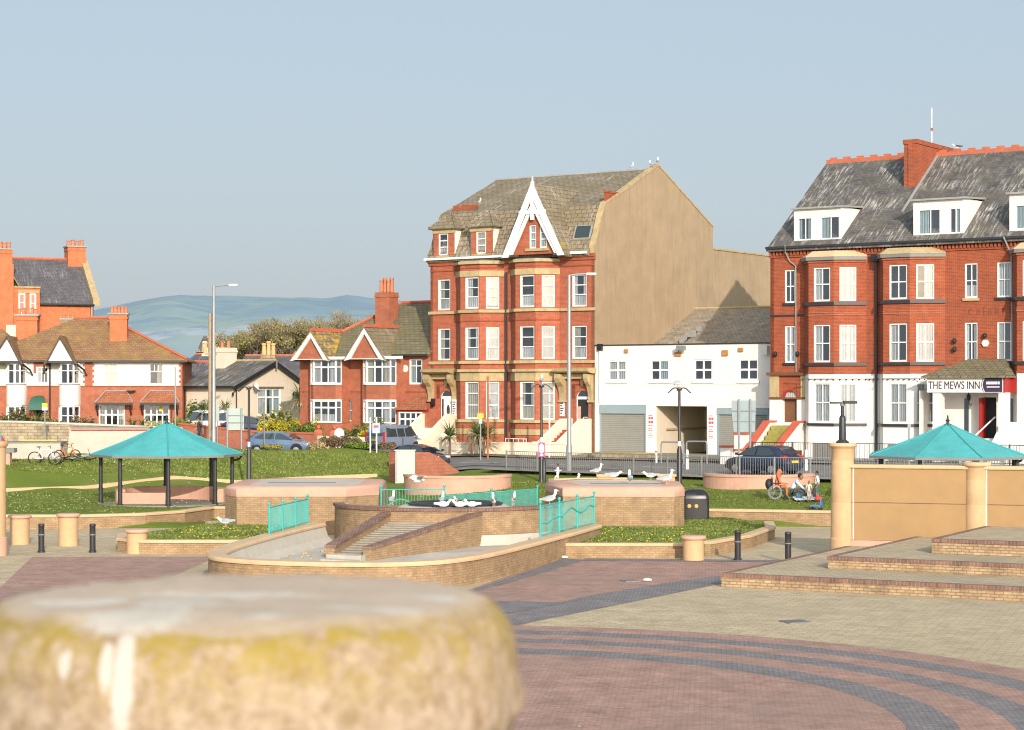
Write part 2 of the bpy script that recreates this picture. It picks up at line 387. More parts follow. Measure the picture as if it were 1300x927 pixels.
M['text_white'] = m_plain('white_lettering', (.8,.8,.8), .6, .03, 3, bmp=0)
M['text_red'] = m_plain('red_lettering', (.6,.08,.12), .6, .05, 3, bmp=0)
M['ghost'] = m_plain('faded_lettering', (.19,.062,.035), .9, .3, 9, bmp=0)
M['pink'] = m_plain('pink_sign', (.80,.05,.25), .5, .05, 3, bmp=0)
M['yellow'] = m_plain('yellow_sign', (.85,.52,.02), .5, .05, 3, bmp=0)
M['green_awn'] = m_plain('green_awning', (.03,.11,.075), .6, .1, 4)
M['navy_paint'] = m_plain('navy_car_paint', (.014,.022,.055), .25, .08, 2, spec=.6, bmp=0, coat=.8)
M['blue_paint'] = m_plain('blue_car_paint', (.10,.16,.27), .28, .06, 2, spec=.6, bmp=0, coat=.8)
M['slate_paint'] = m_plain('steel_blue_van_paint', (.155,.20,.28), .3, .06, 2, spec=.6, bmp=0, coat=.8)
M['white_paint'] = m_plain('white_van_paint', (.72,.73,.74), .35, .05, 2, spec=.5, bmp=0, coat=.6)
M['tyre'] = m_plain('tyre_rubber', (.02,.02,.021), .8, .2, 8)
M['alloy'] = m_plain('alloy_wheel', (.45,.45,.46), .35, .08, 6, metal=.6)
M['car_glass'] = m_plain('car_glass', (.03,.045,.05), .06, .1, 2, spec=.9, bmp=0, coat=.5)
M['lamp_red'] = m_plain('red_lens', (.55,.02,.02), .2, .05, 3, bmp=0)
M['plastic_dark'] = m_plain('dark_plastic', (.03,.03,.032), .6, .2, 6)
M['plate_y'] = m_plain('yellow_plate', (.8,.55,.03), .5, .03, 3, bmp=0)
M['gull_w'] = m_plain('white_feathers', (.8,.79,.77), .8, .05, 9, bmp=0)
M['gull_g'] = m_plain('grey_feathers', (.36,.38,.41), .8, .1, 9, bmp=0)
M['gull_b'] = m_plain('brown_feathers', (.2,.165,.13), .8, .35, 22, bmp=0)
M['gull_leg'] = m_plain('pink_leg', (.6,.33,.3), .6, .1, 9, bmp=0)
M['beak'] = m_plain('yellow_beak', (.7,.45,.06), .5, .1, 9, bmp=0)
M['bark'] = m_plain('bark', (.16,.12,.085), .9, .3, 7)
M['wood_pole'] = m_plain('weathered_pole', (.38,.29,.2), .9, .2, 5)
M['rust_pole'] = m_plain('rusty_pole', (.4,.13,.06), .8, .25, 6)
M['concrete'] = m_plain('grey_concrete', (.5,.46,.39), .9, .12, 2.5, streak=.25, streak_c=(.3,.27,.22))
M['plastic_grey'] = m_plain('grey_cabinet', (.58,.53,.46), .6, .05, 2)
# ---------------------------------------------------------------- ground, paving, road
def m_grass():
    m, t, b = nodes('grass'); v = coords(t)
    f1 = noi(t, v, .35, 6, .68); f2 = noi(t, v, 3.0, 6, .75); f3 = noi(t, v, 14, 4, .8)
    c = mix(t, f2, (.11,.155,.024), (.205,.25,.055))
    c = mix(t, .55, c, ramp(t, f3, [(.3, (.075,.13,.012)), (.7, (.24,.30,.05))]))
    c = mix(t, ramp(t, f1, [(.5, (0,0,0)), (.72, (.5,.5,.5))]), c, (.30,.255,.095))
    sp = noi(t, coords(t, 'Object', (1,2.5,1)), 1.1, 7, .8)
    c = mix(t, ramp(t, sp, [(.6, (0,0,0)), (.72, (.55,.55,.55))]), c, (.42,.35,.19))
    L(t, c, b.inputs['Base Color']); b.inputs['Roughness'].default_value = .95; b.inputs['Specular IOR Level'].default_value = .1
    bump(t, b, f3, .9, .08); return m
def m_asphalt():
    m, t, b = nodes('asphalt'); v = coords(t); f = noi(t, v, 30, 4, .8); g = noi(t, v, .3, 5, .6)
    c = mix(t, f, (.11,.11,.10), (.19,.185,.17)); c = mix(t, ramp(t, g, [(.4, (0,0,0)), (.7, (.6,.6,.6))]), c, (.22,.215,.195))
    L(t, c, b.inputs['Base Color']); b.inputs['Roughness'].default_value = .9; bump(t, b, f, .3, .01); return m
def m_pave(name, c1, c2, gap, w, h, var=.22, stain=.35, stain_c=(.2,.17,.13), ms=.012, rot=0.0):
    m, t, b = nodes(name); c = N(t, 'ShaderNodeTexCoord'); mp = N(t, 'ShaderNodeMapping'); mp.inputs['Rotation'].default_value = (0, 0, rot)
    L(t, c.outputs['Object'], mp.inputs[0]); v = mp.outputs[0]
    bt = N(t, 'ShaderNodeTexBrick'); L(t, v, bt.inputs['Vector']); bt.inputs['Scale'].default_value = 1
    bt.inputs['Brick Width'].default_value = w; bt.inputs['Row Height'].default_value = h; bt.inputs['Mortar Size'].default_value = ms
    bt.inputs['Color1'].default_value = (*c1, 1); bt.inputs['Color2'].default_value = (*c2, 1); bt.inputs['Mortar'].default_value = (*gap, 1)
    f = noi(t, v, 1.3, 7, .72); g = noi(t, v, .22, 5, .65, .3); k = noi(t, v, 7, 5, .8)
    col = mix(t, 1, bt.outputs['Color'], ramp(t, f, [(.28, (1-var,)*3), (.72, (1+var*.6,)*3)]), 'MULTIPLY')
    col = mix(t, .7, col, ramp(t, k, [(.3, (.78,)*3), (.7, (1.18,)*3)]), 'MULTIPLY')
    col = mix(t, ramp(t, g, [(.45, (0,0,0)), (.75, (stain,)*3)]), col, stain_c)
    sp = noi(t, v, 5.5, 3, .5)
    col = mix(t, ramp(t, sp, [(.735, (0,0,0)), (.76, (.7,.7,.7))]), col, (.7,.66,.58))
    L(t, col, b.inputs['Base Color']); b.inputs['Roughness'].default_value = .88; b.inputs['Specular IOR Level'].default_value = .2
    bump(t, b, bt.outputs['Fac'], -.3, .006); return m
M['grass'] = m_grass(); M['asphalt'] = m_asphalt()
M['pv_beige'] = m_pave('beige_slab_paving', (.56,.46,.305), (.49,.395,.255), (.36,.28,.175), .42, .21, var=.28, stain=.55, stain_c=(.34,.285,.19), rot=.35)
M['pv_red'] = m_pave('red_block_paving', (.49,.285,.22), (.39,.235,.185), (.28,.2,.165), .21, .105, var=.36, stain=.55, stain_c=(.27,.2,.165), rot=.1)
M['pv_blue'] = m_pave('blue_block_paving', (.285,.255,.25), (.215,.198,.20), (.13,.12,.12), .21, .105, var=.3, stain=.25, stain_c=(.22,.19,.17), rot=.1)
M['pv_top'] = m_pave('terrace_slab_paving', (.52,.42,.28), (.44,.36,.235), (.28,.23,.16), .42, .21, stain=.5, stain_c=(.27,.23,.165), rot=-.49)
M['pv_foot'] = m_pave('footway_slabs', (.30,.28,.24), (.26,.245,.21), (.17,.16,.14), .6, .6, stain=.3)
M['verge'] = m_plain('dry_verge', (.33,.25,.10), .95, .35, 3)
def terrain():
    pxs = [-1500,-900,-500]+list(range(-400, 1701, 14))+[1900,2300,3000]
    ds = [4,20,40,60,78,79.5]+[80+.45*i for i in range(112)]+[131,133,136,140,145,150,160,175,200,260,400,800,1600,3000,6500]
    vs = []; fs = []
    for d in ds:
        for p in pxs:
            x = (p-HX)/F*d; z = H(x, d) if d < 400 else 4+(d-400)*.003
            if d > 90 and d < 200: z += .05*noise.noise(Vector((x*.5, d*.5, 3)))
            vs.append((x, d, z-.03))
    n = len(pxs)
    for i in range(len(ds)-1):
        for j in range(n-1): fs.append((i*n+j, i*n+j+1, (i+1)*n+j+1, (i+1)*n+j))
    return struct(MB().add(vs, fs).build('ground', M['grass'], smooth='all'))
terrain()
def strip(name, uvs, mat, dz=.05, du=1.0):       # band in street coordinates laid over the terrain: (u0,u1,v0,v1)
    u0, u1, v0, v1 = uvs; nu = max(2, int((u1-u0)/du)); nv = max(2, int(abs(v1-v0)/.8)); vs = []; fs = []
    for i in range(nu+1):
        for j in range(nv+1):
            p = S(u0+(u1-u0)*i/nu, v0+(v1-v0)*j/nv); vs.append((p.x, p.y, H(p.x, p.y)+dz))
    for i in range(nu):
        for j in range(nv):
            a = i*(nv+1)+j; fs.append((a, a+nv+1, a+nv+2, a+1))
    return struct(MB().add(vs, fs).build(name, mat, smooth='all'))
strip('road', (-4.5, 40, -14.2, -5.6), M['asphalt'], .05); strip('road', (-60, -4.5, -8.2, -4.0), M['asphalt'], .045)
strip('pavement', (-11.5, 40, -5.6, -4.3), M['pv_foot'], .13)
strip('pavement', (2.5, 40, -15.6, -14.2), M['pv_foot'], .14)
strip('verge', (-6.5, 12, -4.9, -4.32), M['verge'], .16, .5)
strip('forecourt', (0, 40, -4.3, .5), M['pv_foot'], .10)
for i, u in enumerate(range(-3, 34, 6)):
    strip('road_marking', (u, u+2.6, -9.75, -9.63), M['text_white'], .062, .6)
strip('road_marking', (-3, 30, -13.8, -13.7), M['yellow'], .062, 1)
strip('patch', (-5, 9, -12.4, -11.7), m_plain('tar_patch', (.07,.07,.068), .9, .1, 3), .058, .7)
# plaza
struct(MB().face([(-95,2,0),(95,2,0),(95,90,0),(-95,90,0)]).build('plaza', M['pv_beige']))
def sheet(name, pts, mat, z):
    pts = [G(*p)+Vector((0,0,z)) for p in pts]; a = sum(pts[i].x*pts[(i+1)%len(pts)].y-pts[(i+1)%len(pts)].x*pts[i].y for i in range(len(pts)))
    if a < 0: pts = pts[::-1]
    return struct(MB().face(pts).build(name, mat))
sheet('red_paving', [(41,707),(272,707),(262,713),(222,731),(110,790),(-40,860),(-300,860),(0,746.5)], M['pv_red'], .004)
sheet('red_paving', [(540,768),(640,733),(714,709.4),(1002,711.5),(926,725),(912,738),(800,763),(690,786),(655,796),(520,800)], M['pv_red'], .004)
sheet('dark_band', [(540,763),(600,748.5),(650,733),(716,709),(744,711.5),(690,727.5),(640,742),(585,755.5),(540,766)], M['pv_blue'], .008)
sheet('dark_band', [(742,709.2),(1004,711.6),(1000,714),(742,712.2)], M['pv_blue'], .012)
sheet('dark_band', [(640,783),(740,758),(850,739.5),(914,731),(916,741),(860,752.5),(760,773),(640,797)], M['pv_blue'], .008)
sheet('dark_band', [(560,763),(718,765),(655,778),(560,790)], M['pv_blue'], .012)
# the big paved circle with alternating rings
a, b_, c_ = G(662,795), G(950,808), G(1215,837)
def circ(p, q, r):
    ax, ay, bx, by, cx, cy = p.x, p.y, q.x, q.y, r.x, r.y; d = 2*(ax*(by-cy)+bx*(cy-ay)+cx*(ay-by))
    ux = ((ax*ax+ay*ay)*(by-cy)+(bx*bx+by*by)*(cy-ay)+(cx*cx+cy*cy)*(ay-by))/d
    uy = ((ax*ax+ay*ay)*(cx-bx)+(bx*bx+by*by)*(ax-cx)+(cx*cx+cy*cy)*(bx-ax))/d
    return ux, uy, sqrt((ax-ux)**2+(ay-uy)**2)
ux, uy, ur = circ(a, b_, c_)
def ring(name, r0, r1, mat, z):
    n = 120; vs = []; fs = []
    for i in range(n+1):
        t = 2*pi*i/n; vs += [(ux+r0*cos(t), uy+r0*sin(t), z), (ux+r1*cos(t), uy+r1*sin(t), z)]
    for i in range(n): fs.append((2*i, 2*i+1, 2*i+3, 2*i+2))
    return struct(MB().add(vs, fs).build(name, mat))
rr = ur
for k, w in enumerate([.95,.75,.75,.75,.95,.9]):
    if rr-w < .1: break
    ring('red_ring' if k % 2 == 0 else 'dark_ring', rr-w, rr, M['pv_red'] if k % 2 == 0 else M['pv_blue'], .016); rr -= w
if rr > .1:
    struct(MB().face([(ux+rr*cos(2*pi*i/60), uy+rr*sin(2*pi*i/60), .016) for i in range(60)]).build('circle_centre', M['pv_red']))
print('CIRCLE', ux, uy, ur)
# raised lawn beds of the plaza
def bed(poly, z):
    bm = MB().prism(poly, .0, z); return struct(bm.build('lawn', M['grass']))
LAWN_R = [(1.6,69.3),(2.3,68.7),(6.0,68.7),(6.9,69.5),(8.5,72.7),(9.9,77),(10.2,80),(9,83.5),(3,84),(2.2,76)]
LAWN_L = [(-12.9,70.2),(-9.2,70.2),(-8.2,72),(-7.4,77),(-11.2,81),(-12.4,79.5),(-13.6,75.5),(-14.2,73),(-13.8,71)]
bed(LAWN_R, .42); bed(LAWN_L, .40)
# hills far away, aerial haze painted into their bluish base colours
def hills():
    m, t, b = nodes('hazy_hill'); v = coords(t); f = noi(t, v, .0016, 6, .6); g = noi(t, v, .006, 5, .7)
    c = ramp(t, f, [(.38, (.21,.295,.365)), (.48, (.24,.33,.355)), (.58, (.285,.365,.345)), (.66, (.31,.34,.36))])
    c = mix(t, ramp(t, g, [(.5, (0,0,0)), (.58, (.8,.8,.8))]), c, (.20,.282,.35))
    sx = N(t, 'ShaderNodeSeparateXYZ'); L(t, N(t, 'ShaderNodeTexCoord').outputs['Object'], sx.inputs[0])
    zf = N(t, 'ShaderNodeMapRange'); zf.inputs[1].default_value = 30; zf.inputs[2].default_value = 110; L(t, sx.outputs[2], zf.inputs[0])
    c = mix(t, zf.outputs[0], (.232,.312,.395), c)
    # pale quarry faces
    q = noi(t, coords(t, 'Object', (1,1,2.2)), .0042, 5, .7)
    dx = N(t, 'ShaderNodeMapRange'); dx.inputs[1].default_value = 75; dx.inputs[2].default_value = 95; L(t, sx.outputs[2], dx.inputs[0])
    dz = N(t, 'ShaderNodeMapRange'); dz.inputs[1].default_value = 185; dz.inputs[2].default_value = 150; L(t, sx.outputs[2], dz.inputs[0])
    mu = N(t, 'ShaderNodeMath', operation='MULTIPLY'); L(t, dx.outputs[0], mu.inputs[0]); L(t, dz.outputs[0], mu.inputs[1])
    mu2 = N(t, 'ShaderNodeMath', operation='MULTIPLY'); L(t, mu.outputs[0], mu2.inputs[0]); L(t, ramp(t, q, [(.52, (0,0,0)), (.6, (.8,.8,.8))]), mu2.inputs[1])
    c = mix(t, mu2.outputs[0], c, (.38,.42,.48))
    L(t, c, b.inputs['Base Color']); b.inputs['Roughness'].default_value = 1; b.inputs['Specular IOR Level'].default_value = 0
    prof = [(-700,420),(-200,415),(0,405),(110,396),(150,388),(190,380),(232,375),(270,378),(310,376),(350,378),(372,380),(386,378),(415,380),(440,376),(470,378),(510,383),(545,388),(640,396),(800,405),(1000,415),(1400,420),(2000,425)]
    def pr(px):
        for (x0, y0), (x1, y1) in zip(prof, prof[1:]):
            if px <= x1: return y0+(y1-y0)*(px-x0)/(x1-x0)
        return 425
    vs = []; fs = []; pxs = list(range(-600, 2001, 10)); rows = 26
    for i in range(rows):
        s = i/(rows-1); D = 3600+2200*s
        for p in pxs:
            top = EYE+(HY-pr(p)+2.2*noise.noise(Vector((p*.02, 0, 1)))+1.2*noise.noise(Vector((p*.09,0,2))))/F*5800
            z = top*(s**.62)*(1+.10*sin(pi*s)*noise.noise(Vector((p*.012, s*3, 5))))+14*noise.noise(Vector((p*.03, s*6, 0)))*s*(1-s)
            vs.append(((p-HX)/F*D, D, z+2))
    n = len(pxs)
    for i in range(rows-1):
        for j in range(n-1): fs.append((i*n+j, i*n+j+1, (i+1)*n+j+1, (i+1)*n+j))
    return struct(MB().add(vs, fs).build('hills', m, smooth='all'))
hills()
# ---------------------------------------------------------------- plaza furniture, fountain, pavilions
M['turq_roof'] = (lambda: (lambda m: m)(m_plain('weathered_turquoise_roof', (.07,.375,.375), .6, .22, 1.1, streak=.5, streak_c=(.22,.43,.43), bmp=.1)))()
def low_wall(label, path, h, w=.35, z=0.0, brick='brick_buff', cope='cap_buff', ch=.1, group=None, name='low_wall', over=.05, cat='low wall'):
    pts = [Vector((p[0], p[1])) for p in path]; c = pts[len(pts)//2]
    r = thing(name, label, cat, (c.x, c.y, z), group=group)
    loc = [(p.x-c.x, p.y-c.y) for p in pts]
    MB().sweep(loc, [(-w/2,0),(-w/2,h-ch),(w/2,h-ch),(w/2,0)]).build('wall', M[brick], r, fix=True)
    MB().sweep(loc, [(-w/2-over,h-ch),(-w/2-over,h-.03),(-w/2-over+.03,h),(w/2+over-.03,h),(w/2+over,h-.03),(w/2+over,h-ch)]).build('coping', M[cope], r, fix=True)
    return r
def arc_path(cx, cy, rx, ry, a0, a1, n=24):
    return [(cx+rx*cos(R(a0+(a1-a0)*i/n)), cy+ry*sin(R(a0+(a1-a0)*i/n))) for i in range(n+1)]
# --- near stone pier under the viewpoint, out of focus
def near_pier():
    m, t, b = nodes('lichen_stone'); v = coords(t)
    f = noi(t, v, 9, 6, .75); g = noi(t, v, 34, 6, .85); bg_ = noi(t, v, 4.2, 5, .7); ls = noi(t, v, 15, 6, .8, .6)
    c = mix(t, f, (.46,.27,.15), (.78,.59,.42)); c = mix(t, .6, c, ramp(t, noi(t, v, 20, 4, .75), [(.40, (.36,.22,.10)), (.60, (.86,.68,.50))])); c = mix(t, .35, c, ramp(t, g, [(.36, (.3,.19,.09)), (.64, (.9,.74,.56))]))
    sx = N(t, 'ShaderNodeSeparateXYZ'); L(t, N(t, 'ShaderNodeTexCoord').outputs['Object'], sx.inputs[0])
    zz = N(t, 'ShaderNodeMapRange'); zz.inputs[1].default_value = -.20; zz.inputs[2].default_value = -.03; L(t, sx.outputs[2], zz.inputs[0])
    mu = N(t, 'ShaderNodeMath', operation='MULTIPLY'); L(t, zz.outputs[0], mu.inputs[0]); L(t, ramp(t, ls, [(.42, (0,0,0)), (.58, (.95,.95,.95))]), mu.inputs[1])
    c = mix(t, mu.outputs[0], c, (.52,.38,.075))
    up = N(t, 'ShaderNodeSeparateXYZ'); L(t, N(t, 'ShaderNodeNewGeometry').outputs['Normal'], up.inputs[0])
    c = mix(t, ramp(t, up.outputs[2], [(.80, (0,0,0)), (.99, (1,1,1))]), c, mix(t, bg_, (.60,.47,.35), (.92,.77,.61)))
    # bird droppings: ragged pale splashes, some running down the side
    wob = noi(t, v, 24, 5, .7); acc = None
    for (x, y, z, sx_, sy_, sz_) in [(-.16,-.42,.0,.13,.13,.05),(-.10,-.24,.0,.11,.10,.05),(-.165,-.57,-.10,.028,.10,.13),(-.20,-.55,-.08,.016,.1,.06),(-.05,-.05,.0,.22,.07,.05),(-.34,-.16,.0,.12,.06,.05),(.10,-.42,.0,.05,.05,.04),(.30,-.30,.0,.11,.05,.05),(-.29,-.53,-.08,.02,.08,.035),(.42,-.1,.0,.07,.05,.05)]:
        mp = N(t, 'ShaderNodeMapping', vector_type='TEXTURE'); mp.inputs['Location'].default_value = (x, y, z); mp.inputs['Scale'].default_value = (sx_, sy_, sz_)
        tc = N(t, 'ShaderNodeTexCoord'); L(t, tc.outputs['Object'], mp.inputs[0]); ln = N(t, 'ShaderNodeVectorMath', operation='LENGTH'); L(t, mp.outputs[0], ln.inputs[0])
        ad = N(t, 'ShaderNodeMath', operation='MULTIPLY_ADD'); ad.inputs[1].default_value = 1.5; L(t, wob, ad.inputs[0]); L(t, ln.outputs['Value'], ad.inputs[2])
        k = ramp(t, ad.outputs[0], [(.0, (1,1,1)), (1, (1,1,1))]); mr = N(t, 'ShaderNodeMapRange'); mr.inputs[1].default_value = 1.75; mr.inputs[2].default_value = 1.45; L(t, ad.outputs[0], mr.inputs[0])
        if acc is None: acc = mr.outputs[0]
        else: mx_ = N(t, 'ShaderNodeMath', operation='MAXIMUM'); L(t, acc, mx_.inputs[0]); L(t, mr.outputs[0], mx_.inputs[1]); acc = mx_.outputs[0]
    c = mix(t, acc, c, (.86,.79,.68))
    L(t, c, b.inputs['Base Color']); b.inputs['Roughness'].default_value = 1; b.inputs['Specular IOR Level'].default_value = .08; bump(t, b, g, 1.0, .02)
    c0 = P(314, 756, 4.4); r = .605; zt = c0.z
    root = thing('stone_pier', 'large out of focus round stone pier with lichen and bird droppings, nearest to the viewer', 'stone pier', (c0.x, c0.y, 0))
    pr = [(r*.88,-.30),(r*.96,-.295),(r*.985,-.26)]+[(r*(1-.004*i), -.24+.02*i) for i in range(7)]+[(r-.11+.11*cos(pi/2*i/9)-.015, -.11+.11*sin(pi/2*i/9)) for i in range(1,10)]+[(r*.74,.003),(r*.6,.005),(r*.45,.006),(r*.3,.006),(r*.15,.006),(0,.006)]
    cap = MB().lathe(pr, 180)
    for p in cap.v:
        q = noise.noise(p*7)*.011+noise.noise(p*21)*.006+noise.noise(p*55)*.0035; d = Vector((p.x, p.y, 0)); d = d.normalized() if d.length > .01 else Vector((0,0,0))
        if p.z > -.02: p.z += q*.9
        p += d*q*(1 if d.length else 0)*(min(1, Vector((p.x,p.y)).length/r)**4)
    o = cap.build('cap', m, root, smooth='all'); o.location = (0, 0, zt)
    MB().lathe([(r*.86, 0), (r*.86, zt-.29)], 48).build('shaft', M['cap_pink'], root, smooth=True)
near_pier()
# --- short round stone piers
def pier(label, x, y, h=.85, d=.72, cap=.88, group='short round stone piers beside the paths'):
    r = thing('stone_pier', label, 'stone pier', (x, y, 0), group=group)
    MB().lathe([(d/2, 0), (d/2, h-.13)], 32).build('shaft', M['pier_buff'], r, smooth=True)
    MB().lathe([(d/2+.0, h-.13), (cap/2-.02, h-.12), (cap/2, h-.09), (cap/2, h-.05), (cap/2-.03, h-.01), (cap/2-.08, h), (0, h)], 32).build('cap', M['cap_pink'], r, smooth=True)
for lab, px, py, h in [('stone pier with a white streak at the end of the left lawn wall', 171.5, 703.5, .86), ('stone pier against the front corner of the right lawn', 881.5, 712.5, .84),
                       ('stone pier by the planter wall left of the pavilion', 84, 694, 1.2), ('stone pier nearest the tall buff column at the left edge', 22, 692, 1.1)]:
    g = G(px, py); pier(lab, g.x, g.y+.36, h)
# --- black bollards
def bollard(label, px, py):
    g = G(px, py); r = thing('bollard', label, 'bollard', (g.x, g.y, 0), group='black bollards across the path openings')
    MB().lathe([(.135,0),(.135,.07),(.105,.09),(.105,.60),(.12,.61),(.12,.66),(.105,.67),(.105,.93),(.112,.94),(.112,.985),(.09,1.02),(0,1.03)], 20).build('post', M['black_sat'], r, smooth=True)
    MB().lathe([(.1215,.615),(.1235,.62),(.1235,.65),(.1215,.655)], 20).build('band', M['steel_dull'], r, smooth=True)
bollard('black bollard second from the left, in front of the pavilion planter wall', 117.5, 701.5)
bollard('leftmost black bollard, beside the stone pier at the path mouth', 52.5, 701.5)
bollard('black bollard close to the stone pier and right lawn wall', 936.5, 711.5)
bollard('black bollard nearest the tall buff screen wall', 1000.5, 714)
# --- low walls
low_wall('curved buff brick planter wall in front of the left pavilion', [(-62,82.0),(-18,82.5),(-15.5,83.6),(-14.2,85.4),(-13.4,88.2)], .6, .4)
low_wall('buff wall return of the pavilion lawn beside the left brick planter', [(-13.3,88.35),(-11.6,88.4),(-9.5,88.4)], .6, .4)
lw = [(-13.9,71),(-13.3,70.25),(-12.6,70.0),(-9.0,70.0)]
low_wall('low buff wall along the front of the left lawn bed', [(-14.3,73),(-13.9,71.0),(-13.2,70.2),(-12.5,70.0),(-9.0,70.0)], .5, .32)
low_wall('low buff wall along the front of the right lawn bed', [(1.55,68.55),(5.95,68.55)], .5, .32)
low_wall('buff wall along the right side of the right lawn bed', [(6.75,69.3),(8.55,72.6),(10.0,77),(10.3,80)], .5, .32)
low_wall('long buff retaining wall below the picnic lawn', [(7.0,85.6),(10.5,84.7),(14.5,83.7),(17.5,82.8)], .68, .36)
def footline():     # thin stone edging at the foot of the grass bank
    pts = []
    for px, Y in [(-40,99),(0,99.6),(110,102.3),(220,106),(300,108.2),(400,111),(478,112.6)]:
        g = GH(px, Y); pts.append((g.x, g.y, g.z))
    c = Vector(pts[3]); r = thing('stone_edging', 'thin pale stone edging along the foot of the grass bank', 'edging', c)
    MB().sweep([(p[0]-c.x, p[1]-c.y, p[2]-c.z) for p in pts], [(-.12,-.2),(-.12,.14),(.12,.14),(.12,-.2)]).build('kerb', M['cap_buff'], r, fix=True)
footline()
# --- fountain
def fountain():
    r = thing('fountain', 'dry brick fountain with a bow shaped basin and a stepped cascade', 'fountain', (-3, 70, 0)); ox, oy = 3, -70
    out = [(-7.4,74.2),(-7.9,72),(-8.6,68),(-9.15,64),(-9.28,62),(-9.25,60.8),(-9.0,59.7),(-8.5,58.75),(-7.4,57.9),(-5.9,57.35),(-4.3,57.1),(-3.0,57.3),(-1.9,58.1),(-.9,59.9),(-.1,62.2),(.75,64.9),(1.5,67.4),(2.4,70.3),(3.2,73.2)]
    def sm(p, k=2):
        for _ in range(k):
            q = [p[0]]
            for a, b in zip(p, p[1:]): q += [(a[0]*.75+b[0]*.25, a[1]*.75+b[1]*.25), (a[0]*.25+b[0]*.75, a[1]*.25+b[1]*.75)]
            p = q+[p[-1]]
        return p
    out = [(x+ox, y+oy) for x, y in sm(out)]
    MB().sweep(out, [(.05,0),(.05,.70),(-.42,.70),(-.42,.0)]).build('basin_wall', M['brick_buff'], r, fix=True)
    MB().sweep(out, [(.11,.70),(.11,.76),(.06,.82),(-.44,.82),(-.5,.76),(-.5,.70)]).build('coping', M['cap_buff'], r, fix=True, smooth=True)
    MB().sweep(out, [(-.421,.05),(-.421,.69),(-.46,.69),(-.58,.30),(-.9,.06)]).build('basin_lining', M['concrete'], r, fix=True)
    inner = [(x, y) for x, y in out]; 
    m = m_plain('basin_floor_silt', (.50,.46,.40), .9, .3, .5, spec=.3)
    MB().prism(inner, .0, .07).build('basin_floor', m, r)
    # upper drum
    cx, cy, ra = -2.45+ox, 77.1+oy, 4.4
    def dpt(a, q=ra): return (cx+q*cos(R(a)), cy+q*sin(R(a)))
    arc = [dpt(a) for a in range(184, 357, 4)]
    MB().prism(arc, .0, 1.32).build('drum_wall', M['brick_buff'], r)
    MB().sweep(arc, [(.06,1.32),(.06,1.43),(-.35,1.43),(-.35,1.32)]).build('drum_coping', M['brick_edge'], r, fix=True)
    MB().sweep([dpt(a, ra-.36) for a in range(184, 357, 4)], [(0,1.321),(0,1.40),(-.15,1.40),(-.15,1.321)]).build('drum_lining', M['concrete'], r, fix=True)
    # white lime run along the basin side of the drum
    MB().sweep([dpt(a, ra+.012) for a in range(280, 345, 4)], [(0,.06),(.01,.44),(.10,.06)]).build('lime_ledge', M['concrete'], r, fix=True)
    # low dark grille ring lying on the drum
    g = MB()
    gx, gy = cx+.3, cy-1.6
    def gp(a, q): return (gx+q*cos(R(a)), gy+q*sin(R(a)))
    for q in (1.75, 1.45): g.tube([gp(a, q)+(1.47,) for a in range(0, 360, 8)], .045, 6, closed=True)
    for a in range(0, 360, 6): g.tube([gp(a, 1.8)+(1.48,), gp(a, .5)+(1.5,)], .022, 4)
    for a in range(0, 360, 30): g.tube([gp(a, 1.6)+(1.2,), gp(a, 1.6)+(1.47,)], .035, 5)
    g.build('grille', M['black_sat'], r)
    MB().lathe([(2.2,1.32),(2.0,1.40),(1.2,1.42),(1.1,1.3),(0,1.3)], 40, gx, gy).build('bowl', M['concrete'], r, smooth=True)
    # cascade: two sloping parapets with brown edging, steps between them
    TL, TR = Vector((-4.6+ox, 73.35+oy)), Vector((-1.25+ox, 72.95+oy)); BL, BR = Vector((-6.15+ox, 67.3+oy)), Vector((-4.85+ox, 66.6+oy))
    def para(a, b, za, zb, nm):
        d = (b-a).normalized(); n = Vector((d.y, -d.x))*.16; mb = MB()
        v = [(a+n).to_tuple()+(0,), (b+n).to_tuple()+(0,), (b-n).to_tuple()+(0,), (a-n).to_tuple()+(0,), (a+n).to_tuple()+(za,), (b+n).to_tuple()+(zb,), (b-n).to_tuple()+(zb,), (a-n).to_tuple()+(za,)]
        mb.add(v, [(0,1,2,3),(7,6,5,4),(0,4,5,1),(1,5,6,2),(2,6,7,3),(3,7,4,0)]); w_ = mb.build('parapet', M['brick_buff'], r, fix=True)
        n2 = n*1.25; mb = MB(); e = .10
        v = [(a+n2).to_tuple()+(za+.002,), (b+n2).to_tuple()+(zb+.002,), (b-n2).to_tuple()+(zb+.002,), (a-n2).to_tuple()+(za+.002,), (a+n2).to_tuple()+(za+e,), (b+n2).to_tuple()+(zb+e,), (b-n2).to_tuple()+(zb+e,), (a-n2).to_tuple()+(za+e,)]
        mb.add(v, [(0,1,2,3),(7,6,5,4),(0,4,5,1),(1,5,6,2),(2,6,7,3),(3,7,4,0)]); mb.build('parapet_edging', M['brick_edge'], w_, fix=True)
    para(TL, BL, 1.18, .42, 'l'); para(TR, BR, 1.2, .42, 'r')
    ns = 16; mb = MB()
    for i in range(ns):
        t0, t1 = i/ns, (i+1)/ns; z = .95-.78*(i+.5)/ns
        a, b, c, d = TL.lerp(BL, t0), TR.lerp(BR, t0), TR.lerp(BR, t1+.01), TL.lerp(BL, t1+.01)
        mb.prism([tuple(a), tuple(d), tuple(c), tuple(b)], 0, z)
    sc_ = m_plain('stained_cascade', (.30,.265,.21), .9, .28, 5, streak=.3, streak_c=(.18,.16,.12)); mb.build('cascade_step', sc_, r)['kind'] = 'stuff'
    d = (BL-TL).normalized()*.5; mb = MB()
